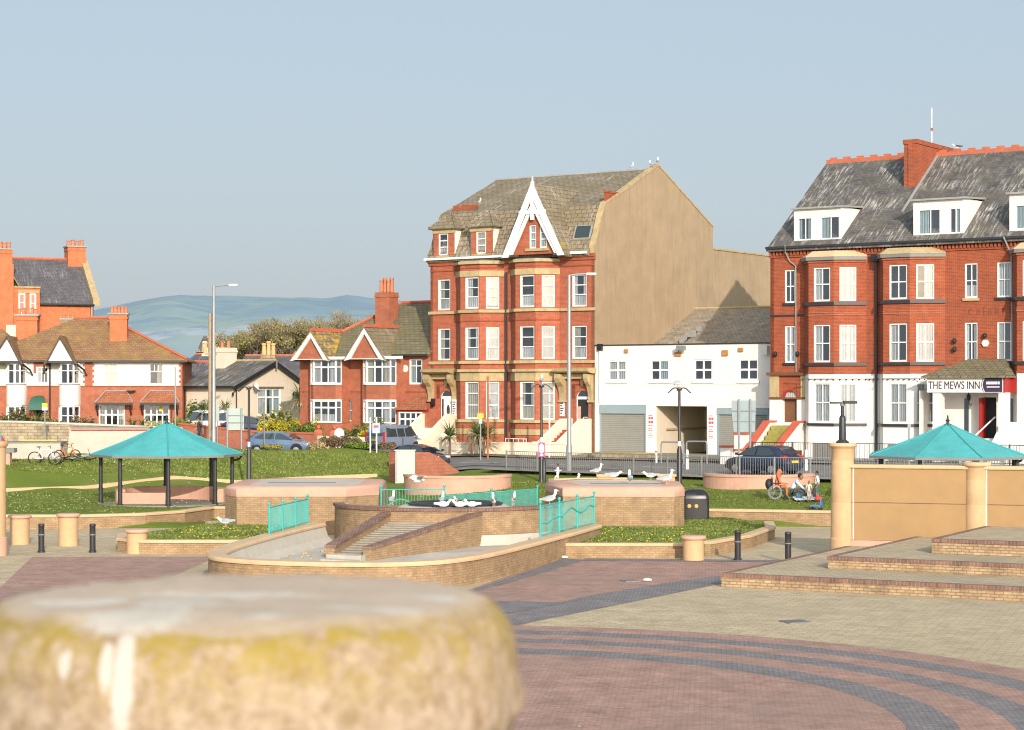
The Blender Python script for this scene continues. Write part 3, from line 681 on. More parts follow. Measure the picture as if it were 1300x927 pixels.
    for k, (e, z) in enumerate(((.15,.26),(.75,.15))):
        a, b = BL+d*e*2+Vector((.1,-.0)), BR+d*e*2; n_ = (BL-TL).normalized()*.5
        mb.prism([tuple(a), tuple(b), tuple(b+n_), tuple(a+n_)], .0, z)
    mb.build('spill_slab', M['concrete'], r)
    mb = MB()
    rr_ = random.Random(5)
    for i in range(34):
        x, y = -6.9+ox+rr_.uniform(-.9,.9), 69.2+oy+rr_.uniform(-2.2, 2); s_ = rr_.uniform(.04,.10)
        mb.ball((x, y, .09), (s_, s_, s_*.6), 6, 4)
    mb.build('rubble', M['stone_trim'], r)['kind'] = 'stuff'
    return r
fountain()
# --- big brick planters left and right of the fountain
def block(label, poly, z, base=.0):
    n = len(poly); c = (sum(p[0] for p in poly)/n, sum(p[1] for p in poly)/n); lp = [(x-c[0], y-c[1]) for x, y in poly]
    r = thing('brick_planter', label, 'planter', (c[0], c[1], 0), group='raised brick planters beside the fountain')
    a = sum(lp[i][0]*lp[(i+1)%n][1]-lp[(i+1)%n][0]*lp[i][1] for i in range(n))
    if a < 0: lp = lp[::-1]
    MB().prism(lp, base, z-.40).build('wall', M['brick_buff'], r)
    MB().sweep(lp, [(.015,z-.4),(.015,z-.14),(-.03,z-.05),(-.12,z),(-.85,z),(-.85,z-.4)], closed=True).build('coping', M['cap_pink'], r, fix=True, smooth=True)
    def ins(p, q): 
        return [(x*(1-q/max(1e-3, math.hypot(x, y))), y*(1-q/max(1e-3, math.hypot(x, y)))) for x, y in p]
    MB().prism(ins(lp, .55), z-.39, z-.012).build('top_slab', M['concrete'], r); MB().box(-1.6, 1.2, -.5, .1, z-.1, z-.004).build('drain_slot', M['steel_dull'], r)
    return r
def chamf(x0, x1, y0, y1, c):
    pts = []
    for cx, cy, a0 in ((x1-c, y1-c, 0), (x0+c, y1-c, 90), (x0+c, y0+c, 180), (x1-c, y0+c, 270)):
        for k in range(5): a = R(a0+22.5*k); pts.append((cx+c*cos(a), cy+c*sin(a)))
    return pts
block('raised buff brick planter with pink coping left of the fountain', [(-10.95,79.2),(-6.6,79.2),(-5.4,80.6),(-5.4,85.5),(-6.6,87),(-10.2,87),(-11.6,85.5),(-11.55,80.2)], 1.92)
block('raised buff brick planter with pink coping right of the fountain', [(2.0,78.2),(5.85,77.8),(6.35,77.95),(6.8,78.6),(7.0,82.5),(6.2,84),(2.6,84.5),(1.4,83)], 1.98)
# --- turquoise railings
def railing(label, p0, p1, z0, z1, h, posts, gap=.11, arch=False, wave=False, diag=False, group='turquoise railings around the fountain'):
    a, b = Vector((*p0, z0)), Vector((*p1, z1)); r = thing('railing', label, 'railing', a, group=group); d = b-a; n = int(d.xy.length/gap)
    up = Vector((0,0,h)); m = MB()
    for i in range(1, n): m.tube([d*i/n+Vector((0,0,.06)), d*i/n+up*.97], .011, 5)
    m.build('bars', M['turq'], r)
    m = MB().tube([up*.97, d+up*.97], .022, 6).tube([Vector((0,0,.07)), d+Vector((0,0,.07))], .018, 6); m.build('rail', M['turq'], r)
    if arch:
        m = MB().tube([d*(i/24*.62)+Vector((0,0,.08+h*.52*sin(pi*i/24))) for i in range(25)], .03, 6); m.build('arch_bar', M['turq'], r)
    if wave:
        w = [.42,.40,.50,.54,.50,.66,.74,.60,.50,.56,.70,.62]
        m = MB().tube([d*(.04+.95*i/(len(w)-1))+up*w[i] for i in range(len(w))], .032, 6); m.build('wave_bar', M['turq'], r)
    for k in range(posts):
        q = d*k/(posts-1); o = MB().tube([q, q+up*1.05], .034, 8); o.build('post', M['turq'], r)
        MB().ball(q+up*1.09, .06, 8, 6).build('finial', M['turq'], r, smooth='all')
    return r
railing('turquoise railing on the left coping of the fountain', (-8.32,68.2), (-7.55,73.6), .82, .82, .95, 4, .10)
railing('turquoise railing with a wavy bar on the right coping of the fountain', (.95,66.9), (3.02,73.2), .82, .82, 1.08, 4, .13, wave=True)
railing('turquoise railing with an arched bar behind the left half of the drum', (-5.3,80.6), (-2.75,80.9), .7, .7, 1.06, 2, .12, arch=True)
railing('turquoise railing behind the right half of the drum', (-2.7,79.3), (1.05,82.3), .62, .75, .95, 3, .045)
# --- curved pink seats and walls on the lawns
def curved_seat(label, cx, cy, ra, a0, a1, z, h=.72, w=.42, mat='cap_pink'):
    r = thing('curved_bench', label, 'bench wall', (cx, cy, z), group='curved pink stone bench walls')
    pa = arc_path(0, 0, ra, ra, a0, a1, 28)
    MB().sweep(pa, [(-w/2,-.3),(-w/2,h-.12),(w/2,h-.12),(w/2,-.3)]).build('wall', M[mat], r, fix=True)
    MB().sweep(pa, [(-w/2-.04,h-.12),(-w/2-.04,h),(w/2+.04,h),(w/2+.04,h-.12)]).build('coping', M['cap_pink'], r, fix=True)
    return r
curved_seat('curved pink stone bench wall behind the fountain', -2.66, 97.5, 2.42, 182, 358, .95, .70)
curved_seat('curved pink stone bench wall behind the picnic group', 11.75, 95.2, 2.5, 190, 350, 1.0, .80)
low_wall('small buff wall with coping on the far lawn beside the gulls', [(1.9,96.0),(3.4,97.0),(5.6,97.1)], .5, .4, z=.98)
for lab, px, Y in [('low stone pier at the end of the small far lawn wall', 769, 95.5), ('low stone pier beside the far black lamp post', 846, 95)]:
    g = GH(px, Y); r = thing('stone_pier', lab, 'stone pier', g, group='low piers on the far lawn')
    MB().box(-.38,.38,-.3,.3,-.2,.5).build('shaft', M['pier_buff'], r); MB().box(-.45,.45,-.36,.36,.5,.62).build('cap', M['cap_buff'], r, bevel=.02)
# --- pavilions
def pavilion(label, cx, cy, z, ra, rise, eave, benches=True):
    r = thing('pavilion', label, 'pavilion', (cx, cy, z), group='turquoise roofed octagonal shelters')
    A = [R(-90+11+45*k) for k in range(8)]; co_ = [(ra*cos(a), ra*sin(a)) for a in A]
    mb = MB()
    for k in range(8):
        a, b = co_[k], co_[(k+1)%8]; n = 6
        for i in range(n):      # slightly sagging slope
            def pt(p, t): return (p[0]*t, p[1]*t, eave+rise*(1-t)-.06*sin(pi*t))
            t0, t1 = .03+.97*i/n, .03+.97*(i+1)/n; mb.face([pt(a, t1), pt(b, t1), pt(b, t0), pt(a, t0)])
    mb.build('roof', M['turq_roof'], r)
    mb = MB()
    for k in range(8):
        p = co_[k]; mb.tube([(p[0]*t, p[1]*t, eave+rise*(1-t)-.06*sin(pi*t)+.012) for t in (.03,.2,.4,.6,.8,1.0)], .03, 6)
    mb.build('hip_seam', m_plain('dark_turquoise_seam', (.05,.33,.34), .6, .1, 3), r)
    MB().sweep(co_, [(.03,eave-.10),(.03,eave+.005),(-.05,eave+.005),(-.05,eave-.10)], closed=True).build('gutter', M['steel_dull'], r, fix=True)
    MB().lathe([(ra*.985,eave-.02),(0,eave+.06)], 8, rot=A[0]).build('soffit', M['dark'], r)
    MB().lathe([(.18,0),(.16,.05),(.07,.08),(.06,.16),(.10,.20),(.05,.26),(.025,.42),(0,.46)], 12, 0, 0, eave+rise-.08).build('finial', M['black_sat'], r, smooth=True)
    q = ra*.86
    for k in range(8):
        x, y = q*cos(A[k]), q*sin(A[k])
        MB().lathe([(.15,-.3),(.15,.06),(.105,.08),(.10,.65),(.115,.66),(.115,.72),(.092,.73),(.088,eave+.0)], 14, x, y).build('post', M['black_sat'], r, smooth=True)
    MB().tube([(q*cos(A[2])+.1, q*sin(A[2]), eave-.32), (ra*cos(A[2])-.15, ra*sin(A[2]), eave-.25), (ra*cos(A[2])-.02, ra*sin(A[2]), eave-.06)], .05, 8).build('downpipe', M['black_sat'], r)
    MB().lathe([(ra*.9,-.3),(ra*.9,.025),(0,.03)], 32).build('floor', M['pv_foot'], r)
    return r
pavilion('left turquoise octagonal shelter on black posts below the grass bank', -16.05, 92.6, .52, 3.5, 1.48, 2.26)
pavilion('right turquoise octagonal shelter rising behind the buff screen wall', 18.6, 85.0, .75, 3.52, 1.36, 2.22)
# pink ring bench inside the left shelter
r = thing('curved_bench', 'pink ring bench wall inside the left turquoise shelter', 'bench wall', (-15.9, 92.8, .55), group='curved pink stone bench walls')
pa = arc_path(0, 0, 2.35, 2.35, -10, 205, 30)
MB().sweep(pa, [(-.2,-.3),(-.2,.62),(.2,.62),(.2,-.3)]).build('wall', M['cap_pink'], r, fix=True)
MB().box(-2.0,.2,-1.75,-1.35,-.3,.5).build('seat_block', M['cap_pink'], r)
# --- litter bin
def litter_bin():
    g = G(882, 658.5, .42); r = thing('litter_bin', 'black domed litter bin with gold emblems on the right lawn', 'bin', g)
    w, d = .57, .5
    MB().prism([(x, y) for x, y in chamf(-w, w, -d, d, .16)], 0, .82).build('body', M['black'], r, smooth=True)
    mb = MB(); pr = chamf(-w, w, -d, d, .16); L_ = []
    for i in range(9):
        t = i/8*pi/2; L_.append([(x*(.35+.65*cos(t)) if i else x, y*(.35+.65*cos(t)) if i else y, .83+.40*sin(t)) for x, y in pr])
    n = len(pr); vs = [p for l in L_ for p in l]; fs = [(i*n+j, i*n+(j+1)%n, (i+1)*n+(j+1)%n, (i+1)*n+j) for i in range(8) for j in range(n)]+[[8*n+j for j in range(n)]]
    mb.add(vs, fs).build('hood', M['black'], r, smooth='all')
    mb = MB()
    for x in (.24,.34,.44): mb.box(x-.012, x+.012, -d-.012, -d+.02, .05, .72)
    mb.build('ribs', M['black_sat'], r)
    MB().yprism([(-.02,.90),(.36,.90),(.40,1.0),(.30,1.10),(.05,1.10),(-.03,1.0)], -d*.93, -d*.5).build('opening', M['dark'], r)
    for x in (-.27, .02):
        mb = MB().lathe([(.085,0),(.075,.02),(.05,.02),(.045,.028),(0,.03)], 16); o = mb.build('emblem', m_plain('gold_emblem', (.5,.33,.12), .4, .15, 9, metal=.3), r); o.location = (x, -d, .55); o.rotation_euler = (R(90), 0, 0)
    mb = MB().box(-.40,-.28,-.004,.004,-.05,.06); o = mb.build('sticker', M['red_paint'], r); o.location = (-.05, -d*.96, .98); o.rotation_euler = (R(-25), 0, R(-8))
litter_bin()
# --- buff screen wall with columns
def screen():
    A, B = Vector((11.45,69.0)), Vector((17.55,66.9)); d = (B-A).normalized(); ang = atan2(d.y, d.x); Lw = 13.0
    r = thing('screen_wall', 'tall buff rendered screen wall with pink plinth, right of the plaza', 'wall', (A.x, A.y, 0), ang)
    MB().box(0, Lw, -.22, .22, .62, 3.08).build('wall_panel', M['render_screen'], r)
    MB().box(0, Lw, -.30, .30, 3.08, 3.2).build('coping', M['cap_buff'], r, bevel=.02)
    MB().box(0, Lw, -.30, .30, 0, .62).build('plinth', M['cap_pink'], r, bevel=.02)
    MB().box(.3, Lw, -.224, -.218, 1.885, 1.91).box(.3, Lw, -.305, -.299, .60, .615).build('joint', M['brown_door'], r)
    MB().box(.395, .43, -.226, -.2, .62, 3.08).box(4.88, 4.92, -.226, -.2, .62, 3.08).build('sealant_line', M['text_white'], r)
    def colm(nm, x, top, lab):
        o = thing('stone_column', lab, 'column', S_(x), 0, group='round buff columns of the screen wall')
        MB().lathe([(.44,0),(.44,.62),(.405,.66),(.40,1.86),(.395,1.88),(.395,1.9),(.40,1.92),(.39,top-.62),(.385,top-.6),(.39,top-.58),(.385,top-.2),(.40,top-.18)], 36).build('shaft', M['pier_buff'], o, smooth=True)
        MB().lathe([(.40,top-.18),(.45,top-.14),(.49,top-.1),(.49,top-.03),(.46,top),(0,top)], 36).build('cap', M['cap_buff'], o, smooth=True)
        return o
    def S_(x): return (A.x+d.x*x, A.y+d.y*x, 0)
    colm('c', 0.0, 3.93, 'tallest buff column carrying a lamp at the left end of the screen wall')
    colm('c', 4.55, 3.32, 'shorter buff column in the middle of the screen wall')
    colm('c', 9.2, 3.32, 'buff column at the right end of the screen wall')
    g = G(-10, 706); o = thing('stone_column', 'buff column with pink base cut by the left edge of the view', 'column', (g.x, g.y+.2, 0), 0, group='round buff columns of the screen wall')
    MB().lathe([(.46,.62),(.42,.66),(.41,3.75),(.46,3.8),(.5,3.86),(.5,3.95),(.46,3.98),(0,3.98)], 36).build('shaft', M['pier_buff'], o, smooth=True)
    MB().lathe([(.47,0),(.47,.62),(0,.62)], 36).build('base', M['cap_pink'], o, smooth=True)
    return S_(0)
SCR = screen()
# --- terrace steps
def terrace():
    dx, dy = 1/sqrt(1+.53**2), -.53/sqrt(1+.53**2); nx, ny = -dy, dx
    r = thing('terrace_steps', 'three broad buff brick terrace steps with brown edging on the right', 'steps', (6.14, 58.4, 0), atan2(dy, dx))
    lay = [((6.14,58.4), 0, .40, 12.0), ((9.5,59.9), .40, .77, 9.2), ((12.86,61.0), .77, 1.22, 6.4)]
    for (x, y), z0, z1, dep in lay:
        ax, ay = x-6.14, y-58.4; lx = ax*dx+ay*dy; ly = ax*nx+ay*ny
        t = MB().box(lx, 26, ly, ly+dep, z0+.0, z1-.11).build('riser', M['brick_step'], r)
        MB().box(lx-.02, 26, ly-.025, ly+.22, z1-.11, z1).build('edging', M['brick_edge'], t)
        MB().box(lx-.02, lx+.2, ly+.22, ly+dep, z1-.11, z1).build('side_edging', M['brick_edge'], t)
        MB().box(lx+.2, 26, ly+.22, ly+dep, z1-.11, z1-.004).build('tread', M['pv_top'], t)
terrace()
M['iron'] = m_plain('worn_iron', (.17,.15,.13), .7, .25, 14)
# iron covers and scraps on the paving
for lab, px, py, w in [('square iron inspection cover in the beige paving on the right', 1010, 790, .32), ('small iron cover in the red paving near the fountain', 800, 738, .24)]:
    g = G(px, py); r = thing('inspection_cover', lab, 'manhole cover', (g.x, g.y, .022), R(18)); MB().box(-w, w, -w, w, -.02, .004).build('frame', M['steel_dull'], r); MB().box(-w+.05, w-.05, -w+.05, w-.05, .004, .008).build('lid', M['iron'], r)
for lab, px, py in [('crumpled white paper at the end of the fountain wall', 716, 709.8), ('scrap of white paper on the red paving in the middle', 822, 739)]:
    g = G(px, py); r = thing('litter', lab, 'litter', (g.x, g.y, .02)); m = MB().ball((0,0,.04), (.13,.09,.045), 9, 5)
    for p in m.v: p += Vector((noise.noise(p*18)*.03, noise.noise(p*15+Vector((3,0,0)))*.03, abs(noise.noise(p*20))*.03))
    m.build('paper', M['text_white'], r)
# ---------------------------------------------------------------- building kit
class Fr:      # a wall plane in building space: origin, heading; a runs along the wall, b points inward
    def __init__(s, ox, oy, ang=0.0): s.ox, s.oy, s.ang = ox, oy, ang
    def on(s, mb): mb.frame(s.ox, s.oy, 0, s.ang); return mb
def wall_face(mb, fr, a0, a1, z0, z1, ops=(), dep=.14, rv=True):
    fr.on(mb)
    xs = sorted({a0, a1}|{o[0] for o in ops}|{o[1] for o in ops}); zs = sorted({z0, z1}|{o[2] for o in ops}|{o[3] for o in ops})
    xs = [x for x in xs if a0-1e-6 <= x <= a1+1e-6]; zs = [z for z in zs if z0-1e-6 <= z <= z1+1e-6]
    for i in range(len(xs)-1):
        for j in range(len(zs)-1):
            cx, cz = (xs[i]+xs[i+1])/2, (zs[j]+zs[j+1])/2
            if any(o[0] < cx < o[1] and o[2] < cz < o[3] for o in ops): continue
            mb.face([(xs[i],0,zs[j]),(xs[i+1],0,zs[j]),(xs[i+1],0,zs[j+1]),(xs[i],0,zs[j+1])])
    if rv:
        for o in ops:
            x0, x1, b0, b1 = o[:4]
            mb.face([(x0,0,b0),(x0,0,b1),(x0,dep,b1),(x0,dep,b0)]); mb.face([(x1,0,b1),(x1,0,b0),(x1,dep,b0),(x1,dep,b1)])
            mb.face([(x0,0,b0),(x0,dep,b0),(x1,dep,b0),(x1,0,b0)]); mb.face([(x0,0,b1),(x1,0,b1),(x1,dep,b1),(x0,dep,b1)])
    mb.frame()
wr = random.Random(11)
def window(par, fr, a0, a1, z0, z1, cols=(), rows=(), fw=.07, curt='none', bar=.045, dep=.09, frame='white', heavy_left=0.0, sill=None):
    # frame + bars, glass, curtains, dark room behind
    mb = fr.on(MB()); d0, d1 = dep-.05, dep+.03; hw = fw+heavy_left
    mb.box(a0, a0+hw, d0, d1, z0, z1).box(a1-fw, a1, d0, d1, z0, z1).box(a0+hw, a1-fw, d0, d1, z1-fw, z1).box(a0+hw, a1-fw, d0-.03, d1, z0, z0+fw*1.25)
    ia0, ia1, iz0, iz1 = a0+hw, a1-fw, z0+fw*1.25, z1-fw
    for r_ in rows: z = iz0+(iz1-iz0)*r_; mb.box(ia0, ia1, d0+.012, d1-.01, z-bar*.6, z+bar*.6)
    for c in cols:
        if isinstance(c, tuple): x = ia0+(ia1-ia0)*c[0]; zb, zt = iz0+(iz1-iz0)*c[1], iz0+(iz1-iz0)*c[2]
        else: x = ia0+(ia1-ia0)*c; zb, zt = iz0, iz1
        mb.box(x-bar/2, x+bar/2, d0+.02, d1-.012, zb, zt)
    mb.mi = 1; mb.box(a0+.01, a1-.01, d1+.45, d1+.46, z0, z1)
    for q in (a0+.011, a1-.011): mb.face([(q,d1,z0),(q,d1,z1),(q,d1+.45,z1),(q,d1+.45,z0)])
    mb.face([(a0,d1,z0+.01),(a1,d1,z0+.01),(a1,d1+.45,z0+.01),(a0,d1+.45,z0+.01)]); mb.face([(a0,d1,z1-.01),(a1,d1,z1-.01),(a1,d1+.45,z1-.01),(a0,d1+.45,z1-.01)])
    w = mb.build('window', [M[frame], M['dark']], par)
    g = fr.on(MB()).face([(ia0,dep,iz0),(ia1,dep,iz0),(ia1,dep,iz1),(ia0,dep,iz1)]); g.build('pane', M['glass'], w)
    W, Hh = ia1-ia0, iz1-iz0; cz = dep+.05
    def cur(x0, x1, b0, b1, mat, amp=.02):
        n = max(4, int((x1-x0)/.07)); vs = []; 
        for i in range(n+1):
            x = x0+(x1-x0)*i/n; y = cz+amp*(1 if i % 2 else -1)
            vs += [(x, y, b0), (x, y, b1)]
        m = fr.on(MB()).add(vs, [(2*i, 2*i+2, 2*i+3, 2*i+1) for i in range(n)]); m.build('curtain', M[mat], w)
    for tok in curt.split('+'):
        if tok == 'none': continue
        k, _, mt = tok.partition(':'); mt = 'curt_'+(mt or 'white')
        if k == 'full': cur(ia0, ia1, iz0, iz1, mt)
        elif k == 'left': cur(ia0, ia0+W*.45, iz0, iz1, mt)
        elif k == 'right': cur(ia1-W*.45, ia1, iz0, iz1, mt)
        elif k == 'sides': cur(ia0, ia0+W*.26, iz0, iz1, mt); cur(ia1-W*.26, ia1, iz0, iz1, mt)
        elif k == 'low': cur(ia0, ia1, iz0, iz0+Hh*.36, mt, .015)
        elif k == 'blind':
            fr.on(MB()).face([(ia0,cz,iz0+Hh*.02),(ia1,cz,iz0+Hh*.02),(ia1,cz,iz1),(ia0,cz,iz1)]).build('blind', M['blind'], w)
        elif k == 'halfblind':
            fr.on(MB()).face([(ia0,cz,iz0+Hh*.5),(ia1,cz,iz0+Hh*.5),(ia1,cz,iz1),(ia0,cz,iz1)]).build('blind', M['blind'], w)
    if sill: fr.on(MB()).box(a0-.1, a1+.1, -.09, .05, z0-.14, z0).build('sill', M[sill], w)
    return w
def part(name, mat, par, mb, **kw): return mb.build(name, M[mat] if isinstance(mat, str) else mat, par, **kw)
def chimney(par, x0, x1, y0, y1, z0, z1, mat, pots=4, pot_h=.75, pot='chimney_pot', cap=True, along='x', pr=.13):
    c = part('chimney', mat, par, MB().box(x0, x1, y0, y1, z0, z1-.32).box(x0-.05, x1+.05, y0-.05, y1+.05, z1-.32, z1-.2).box(x0-.02, x1+.02, y0-.02, y1+.02, z1-.2, z1))
    if cap: part('cap', 'lead', c, MB().box(x0-.12, x1+.12, y0-.12, y1+.12, z1, z1+.12))
    for i in range(pots):
        t = (i+.5)/pots; x, y = (x0+(x1-x0)*t, (y0+y1)/2) if along == 'x' else ((x0+x1)/2, y0+(y1-y0)*t)
        h = pot_h*(1 if i % 2 else .85); zb = z1+(.12 if cap else 0)
        part('chimney_pot', pot, c, MB().lathe([(pr*.8,0),(pr*1.05,h*.15),(pr*.85,h*.8),(pr*1.1,h*.85),(pr*1.1,h*.95),(pr*.7,h),(0,h-.05)], 10, x, y, zb), smooth=True)
    return c
def slab(mb, pts, th=.12):   # thick roof plane from 4 or 3 points (top surface)
    pts = [Vector(p) for p in pts]; n = (pts[1]-pts[0]).cross(pts[2]-pts[0]).normalized()
    if n.z < 0: pts = pts[::-1]; n = -n
    k = len(pts); lo = [p-Vector((0,0,th)) for p in pts]
    return mb.add(pts+lo, [list(range(k)), list(range(k, 2*k))[::-1]]+[[i, k+i, k+(i+1)%k, (i+1)%k] for i in range(k)])
def text(par, body, size, x, y, z, mat, fr=None, sx=1.0, depth=.012, bold=0.0, name='lettering'):
    cu = bpy.data.curves.new('t', 'FONT'); cu.body = body; cu.size = size; cu.extrude = depth; cu.align_x = 'LEFT'; cu.offset = bold
    tmp = bpy.data.objects.new('t', cu); COL.objects.link(tmp); bpy.context.view_layer.update()
    me = bpy.data.meshes.new_from_object(tmp.evaluated_get(bpy.context.evaluated_depsgraph_get())); bpy.data.objects.remove(tmp)
    o = bpy.data.objects.new(name, me); me.name = name; COL.objects.link(o); me.materials.clear(); me.materials.append(M[mat])
    ang = fr.ang if fr else 0
    me.transform(Matrix.Translation((x, y, z)) @ Matrix.Rotation(ang, 4, 'Z') @ Matrix.Rotation(R(90), 4, 'X') @ Matrix.Diagonal((sx, 1, 1, 1)))
    o.parent = par; return o
def downpipe(par, path, r=.05, mat='black_sat'): return part('downpipe', mat, par, MB().tube(path, r, 8))
def building(name, label, cat, u, v, z=0, group=None): return thing(name, label, cat, S(u, v, z), -TH, group)
def stairs(par, x0, x1, y0, n, z0, z1, run, mat, top=0.6):  # flight falling outward (toward -y) from y0
    mb = MB(); h = (z1-z0)/n
    for i in range(n):
        mb.box(x0, x1, y0-top-run*(i+1), y0 if i == 0 else y0-top-run*i, z0, z1-h*i) if i == 0 else mb.box(x0, x1, y0-top-run*(i+1), y0-top-run*i, z0, z1-h*i)
    return part('stair', mat, par, mb)
def stair_wall(par, x0, x1, y0, top, slope_end, z_floor, z_top, z_low, mat, cope=None, yend=None):
    poly = [(y0, z_floor), (y0, z_top), (y0-top, z_top), (slope_end, z_low), ((yend if yend is not None else slope_end), z_low), ((yend if yend is not None else slope_end), z_floor)]
    w = part('stair_wall', mat, par, MB().xprism(poly, x0, x1))
    if cope:
        e = .1; pc = [(y0, z_top+.002), (y0-top, z_top+.002), (slope_end, z_low+.002)]
        up = [(a, b+e) for a, b in pc]; 
        if yend is not None: pc.append((yend-.04, z_low+.002)); up.append((yend-.04, z_low+e))
        part('coping', cope, w, MB().xprism(pc+up[::-1], x0-.04, x1+.04))
    return w
# ================================================================= tall red brick guest house with tan gable
def central():
    r = building('guest_house', 'tall red brick guest house with twin bays, pointed white gable and bare tan side wall', 'house', 0, 0)
    x = lambda px, v=0.0: U(px, v)
    W = x(546.5); D = 14.9; zb = 1.6
    zg, zs1, zs2, zh = 13.95, 10.66, 7.5, 6.95
    wall = MB(); wins = []
    bd = 1.0
    bays = [(x(584.5,-bd), x(609,-bd), x(640), x(579)), (x(654.4,-bd), x(680,-bd), x(710.5), x(649))]
    R1, R2, R3 = (10.78, 12.72), (7.62, 9.62), (3.95, 6.25)
    fl = Fr(0, 0)
    flat_w = [(x(556), x(571.5)), (x(726.3), x(744.8))]
    # flat parts of the facade
    ops_l = [(flat_w[0][0], flat_w[0][1], *R1), (flat_w[0][0], flat_w[0][1], *R2), (x(558.5), x(574), 3.35, 6.0)]
    ops_r = [(flat_w[1][0], flat_w[1][1], *R1), (flat_w[1][0], flat_w[1][1], *R2), (x(730.5), x(747.5), 3.35, 6.0)]
    wall_face(wall, fl, W, bays[0][3], zb, zg, ops_l); wall_face(wall, fl, bays[0][2], bays[1][3], zb, zg); wall_face(wall, fl, bays[1][2], 0, zb, zg, ops_r)
    for k, (f0, f1, e1, e0) in enumerate(bays):
        fl_ = Fr(e0, 0, atan2(-bd, f0-e0)); Lw = math.hypot(f0-e0, bd); wall_face(wall, fl_, 0, Lw, zb, zg-.25)
        fm = Fr(0, -bd); wpx = [(590.5, 607.5), (660, 678.3)][k]; a0, a1 = x(wpx[0], -bd), x(wpx[1], -bd)
        wall_face(wall, fm, f0, f1, zb, zg-.25, [(a0, a1, *R1), (a0, a1, *R2), (a0, a1, *R3)])
        frr = Fr(f1, -bd, atan2(bd, e1-f1)); Lr = math.hypot(e1-f1, bd); c0, c1 = Lr*.26, Lr*.80
        wall_face(wall, frr, 0, Lr, zb, zg-.25, [(c0, c1, *R1), (c0, c1, *R2), (c0, c1, *R3)])
        cs = [['left+low','low','full:cream'],['left:cream+low','low:white','full:cream'],['sides+low','sides:cream','none'],['full','full','full']] if k == 0 else [['none','none','sides'],['full','low','full'],['low','sides','blind']]
        A = ['left+low', 'sides+low', 'full:cream'] if k == 0 else ['low', 'low', 'sides:cream+low:cream']
        B = ['full', 'full+low', 'full'] if k == 0 else ['full', 'full', 'full:cream']
        for rr, ca, cb in zip((R1, R2, R3), A, B):
            rows = (.36, .68) if rr is not R3 else (.36, .70)
            window(r, fm, a0, a1, *rr, rows=rows, curt=ca, heavy_left=.05); window(r, frr, c0, c1, *rr, rows=rows, curt=cb)
        # stone bands of the bay
        plan = [(e0, 0), (f0, -bd), (f1, -bd), (e1, 0)]
        def band(z0, z1, o, nm='stone_band', mat='stone_trim'): part(nm, mat, r, MB().sweep(plan, [(-.02, z0), (-.02, z1), (o, z1), (o, z0)]), fix=True)
        band(10.52, 10.70, .13); band(7.36, 7.54, .13); band(6.86, 7.02, .22); band(6.30, 6.85, .05); band(3.74, 3.92, .13); band(3.0, 3.35, .05); band(zg-.42, zg-.25, .16); band(12.76, 13.12, .05)
        for zz in (13.27, 9.98): band(zz, zz+.07, .04, 'string_course', 'brick_mews')
        part('bay_roof', 'lead', r, MB().prism(plan, zg-.25, zg-.2))
        downpipe(r, [(e0+.02 if k else e1+.2, -.07, 2.0), (e0+.02 if k else e1+.2, -.07, 13.0)], .085) if k == 0 else None
    for (a, b) in ((W-.1, bays[0][3]), (bays[0][2], bays[1][3]), (bays[1][2], .06)):
        part('stone_band', 'stone_trim', r, MB().box(a, b, -.13, .02, 10.52, 10.70)); part('stone_band', 'stone_trim', r, MB().box(a, b, -.13, .02, 7.36, 7.54))
        part('string_course', 'brick_mews', r, MB().box(a+.1, b-.06, -.05, .02, 13.22, 13.3)); part('cornice', 'brick_mid', r, MB().xprism([(.02,13.55),(-.08,13.58),(-.12,13.72),(-.2,13.76),(-.24,zg),(.02,zg)], a, b))
    for rr, cl, cr in ((R1, 'left:cream+low', 'sides+low'), (R2, 'left:cream', 'left:cream+low')):
        window(r, fl, *flat_w[0], *rr, rows=(.36,.68), curt=cl, heavy_left=.06); window(r, fl, *flat_w[1], *rr, rows=(.36,.68), curt=cr, heavy_left=.06)
    wob = part('wall', 'brick_mid', r, wall)
    # doors under bracketed stone hoods
    for (d0, d1, b0, b1, b2, b3, op) in ((x(559), x(573.8), x(545), x(551.5), x(575.5), x(580.5), False), (x(731), x(747.3), x(711.5), x(719), x(742)+.35, x(753.5), True)):
        mid = (d0+d1)/2; hw = (d1-d0)/2; fr = Fr(0, 0)
        arch = [(mid+hw*cos(pi*i/14), 5.25+hw*1.0*sin(pi*i/14)) for i in range(15)]
        dpt = MB().yprism([(d0, 3.38), (d1, 3.38)]+arch, .10, .14); dr = part('door_surround', 'white', r, dpt)
        part('door_spandrel', 'brick_mid', r, MB().yprism([(d0-.3,6.1),(d0-.3,5.2),(d0,5.2)]+arch[::-1]+[(d1,5.2),(d1+.3,5.2),(d1+.3,6.1)], .0, .12))
        fan = [(mid+(hw-.1)*cos(pi*i/14), 5.35+(hw-.12)*sin(pi*i/14)) for i in range(15)]
        part('fanlight', 'car_glass', dr, MB().yprism(fan, .085, .1))
        leaf = part('door', 'paint_white' if not op else 'dark', dr, MB().box(d0+(.22 if not op else .1), d1-.08, .07, .1, 3.40, 5.18))
        if not op:
            part('door_glass', 'car_glass', leaf, MB().yprism([(mid+.12+.12*cos(2*pi*i/16), 4.45+.36*sin(2*pi*i/16)) for i in range(16)], .055, .07))
            part('side_light', 'car_glass', dr, MB().box(d0+.07, d0+.19, .085, .1, 3.4, 5.18))
        else:
            part('inner_panel', 'cap_pink', leaf, MB().box(d0+.1, d0+.32, .05, .07, 3.4, 4.75)); part('handrail', 'white', leaf, MB().tube([(d0+.35, .02, 3.75), (d1-.35, .02, 4.1), (d1-.1, .02, 4.1)], .025, 6))
        L0, L1 = min(b0, d0-.75), max(b3, d1+.35)
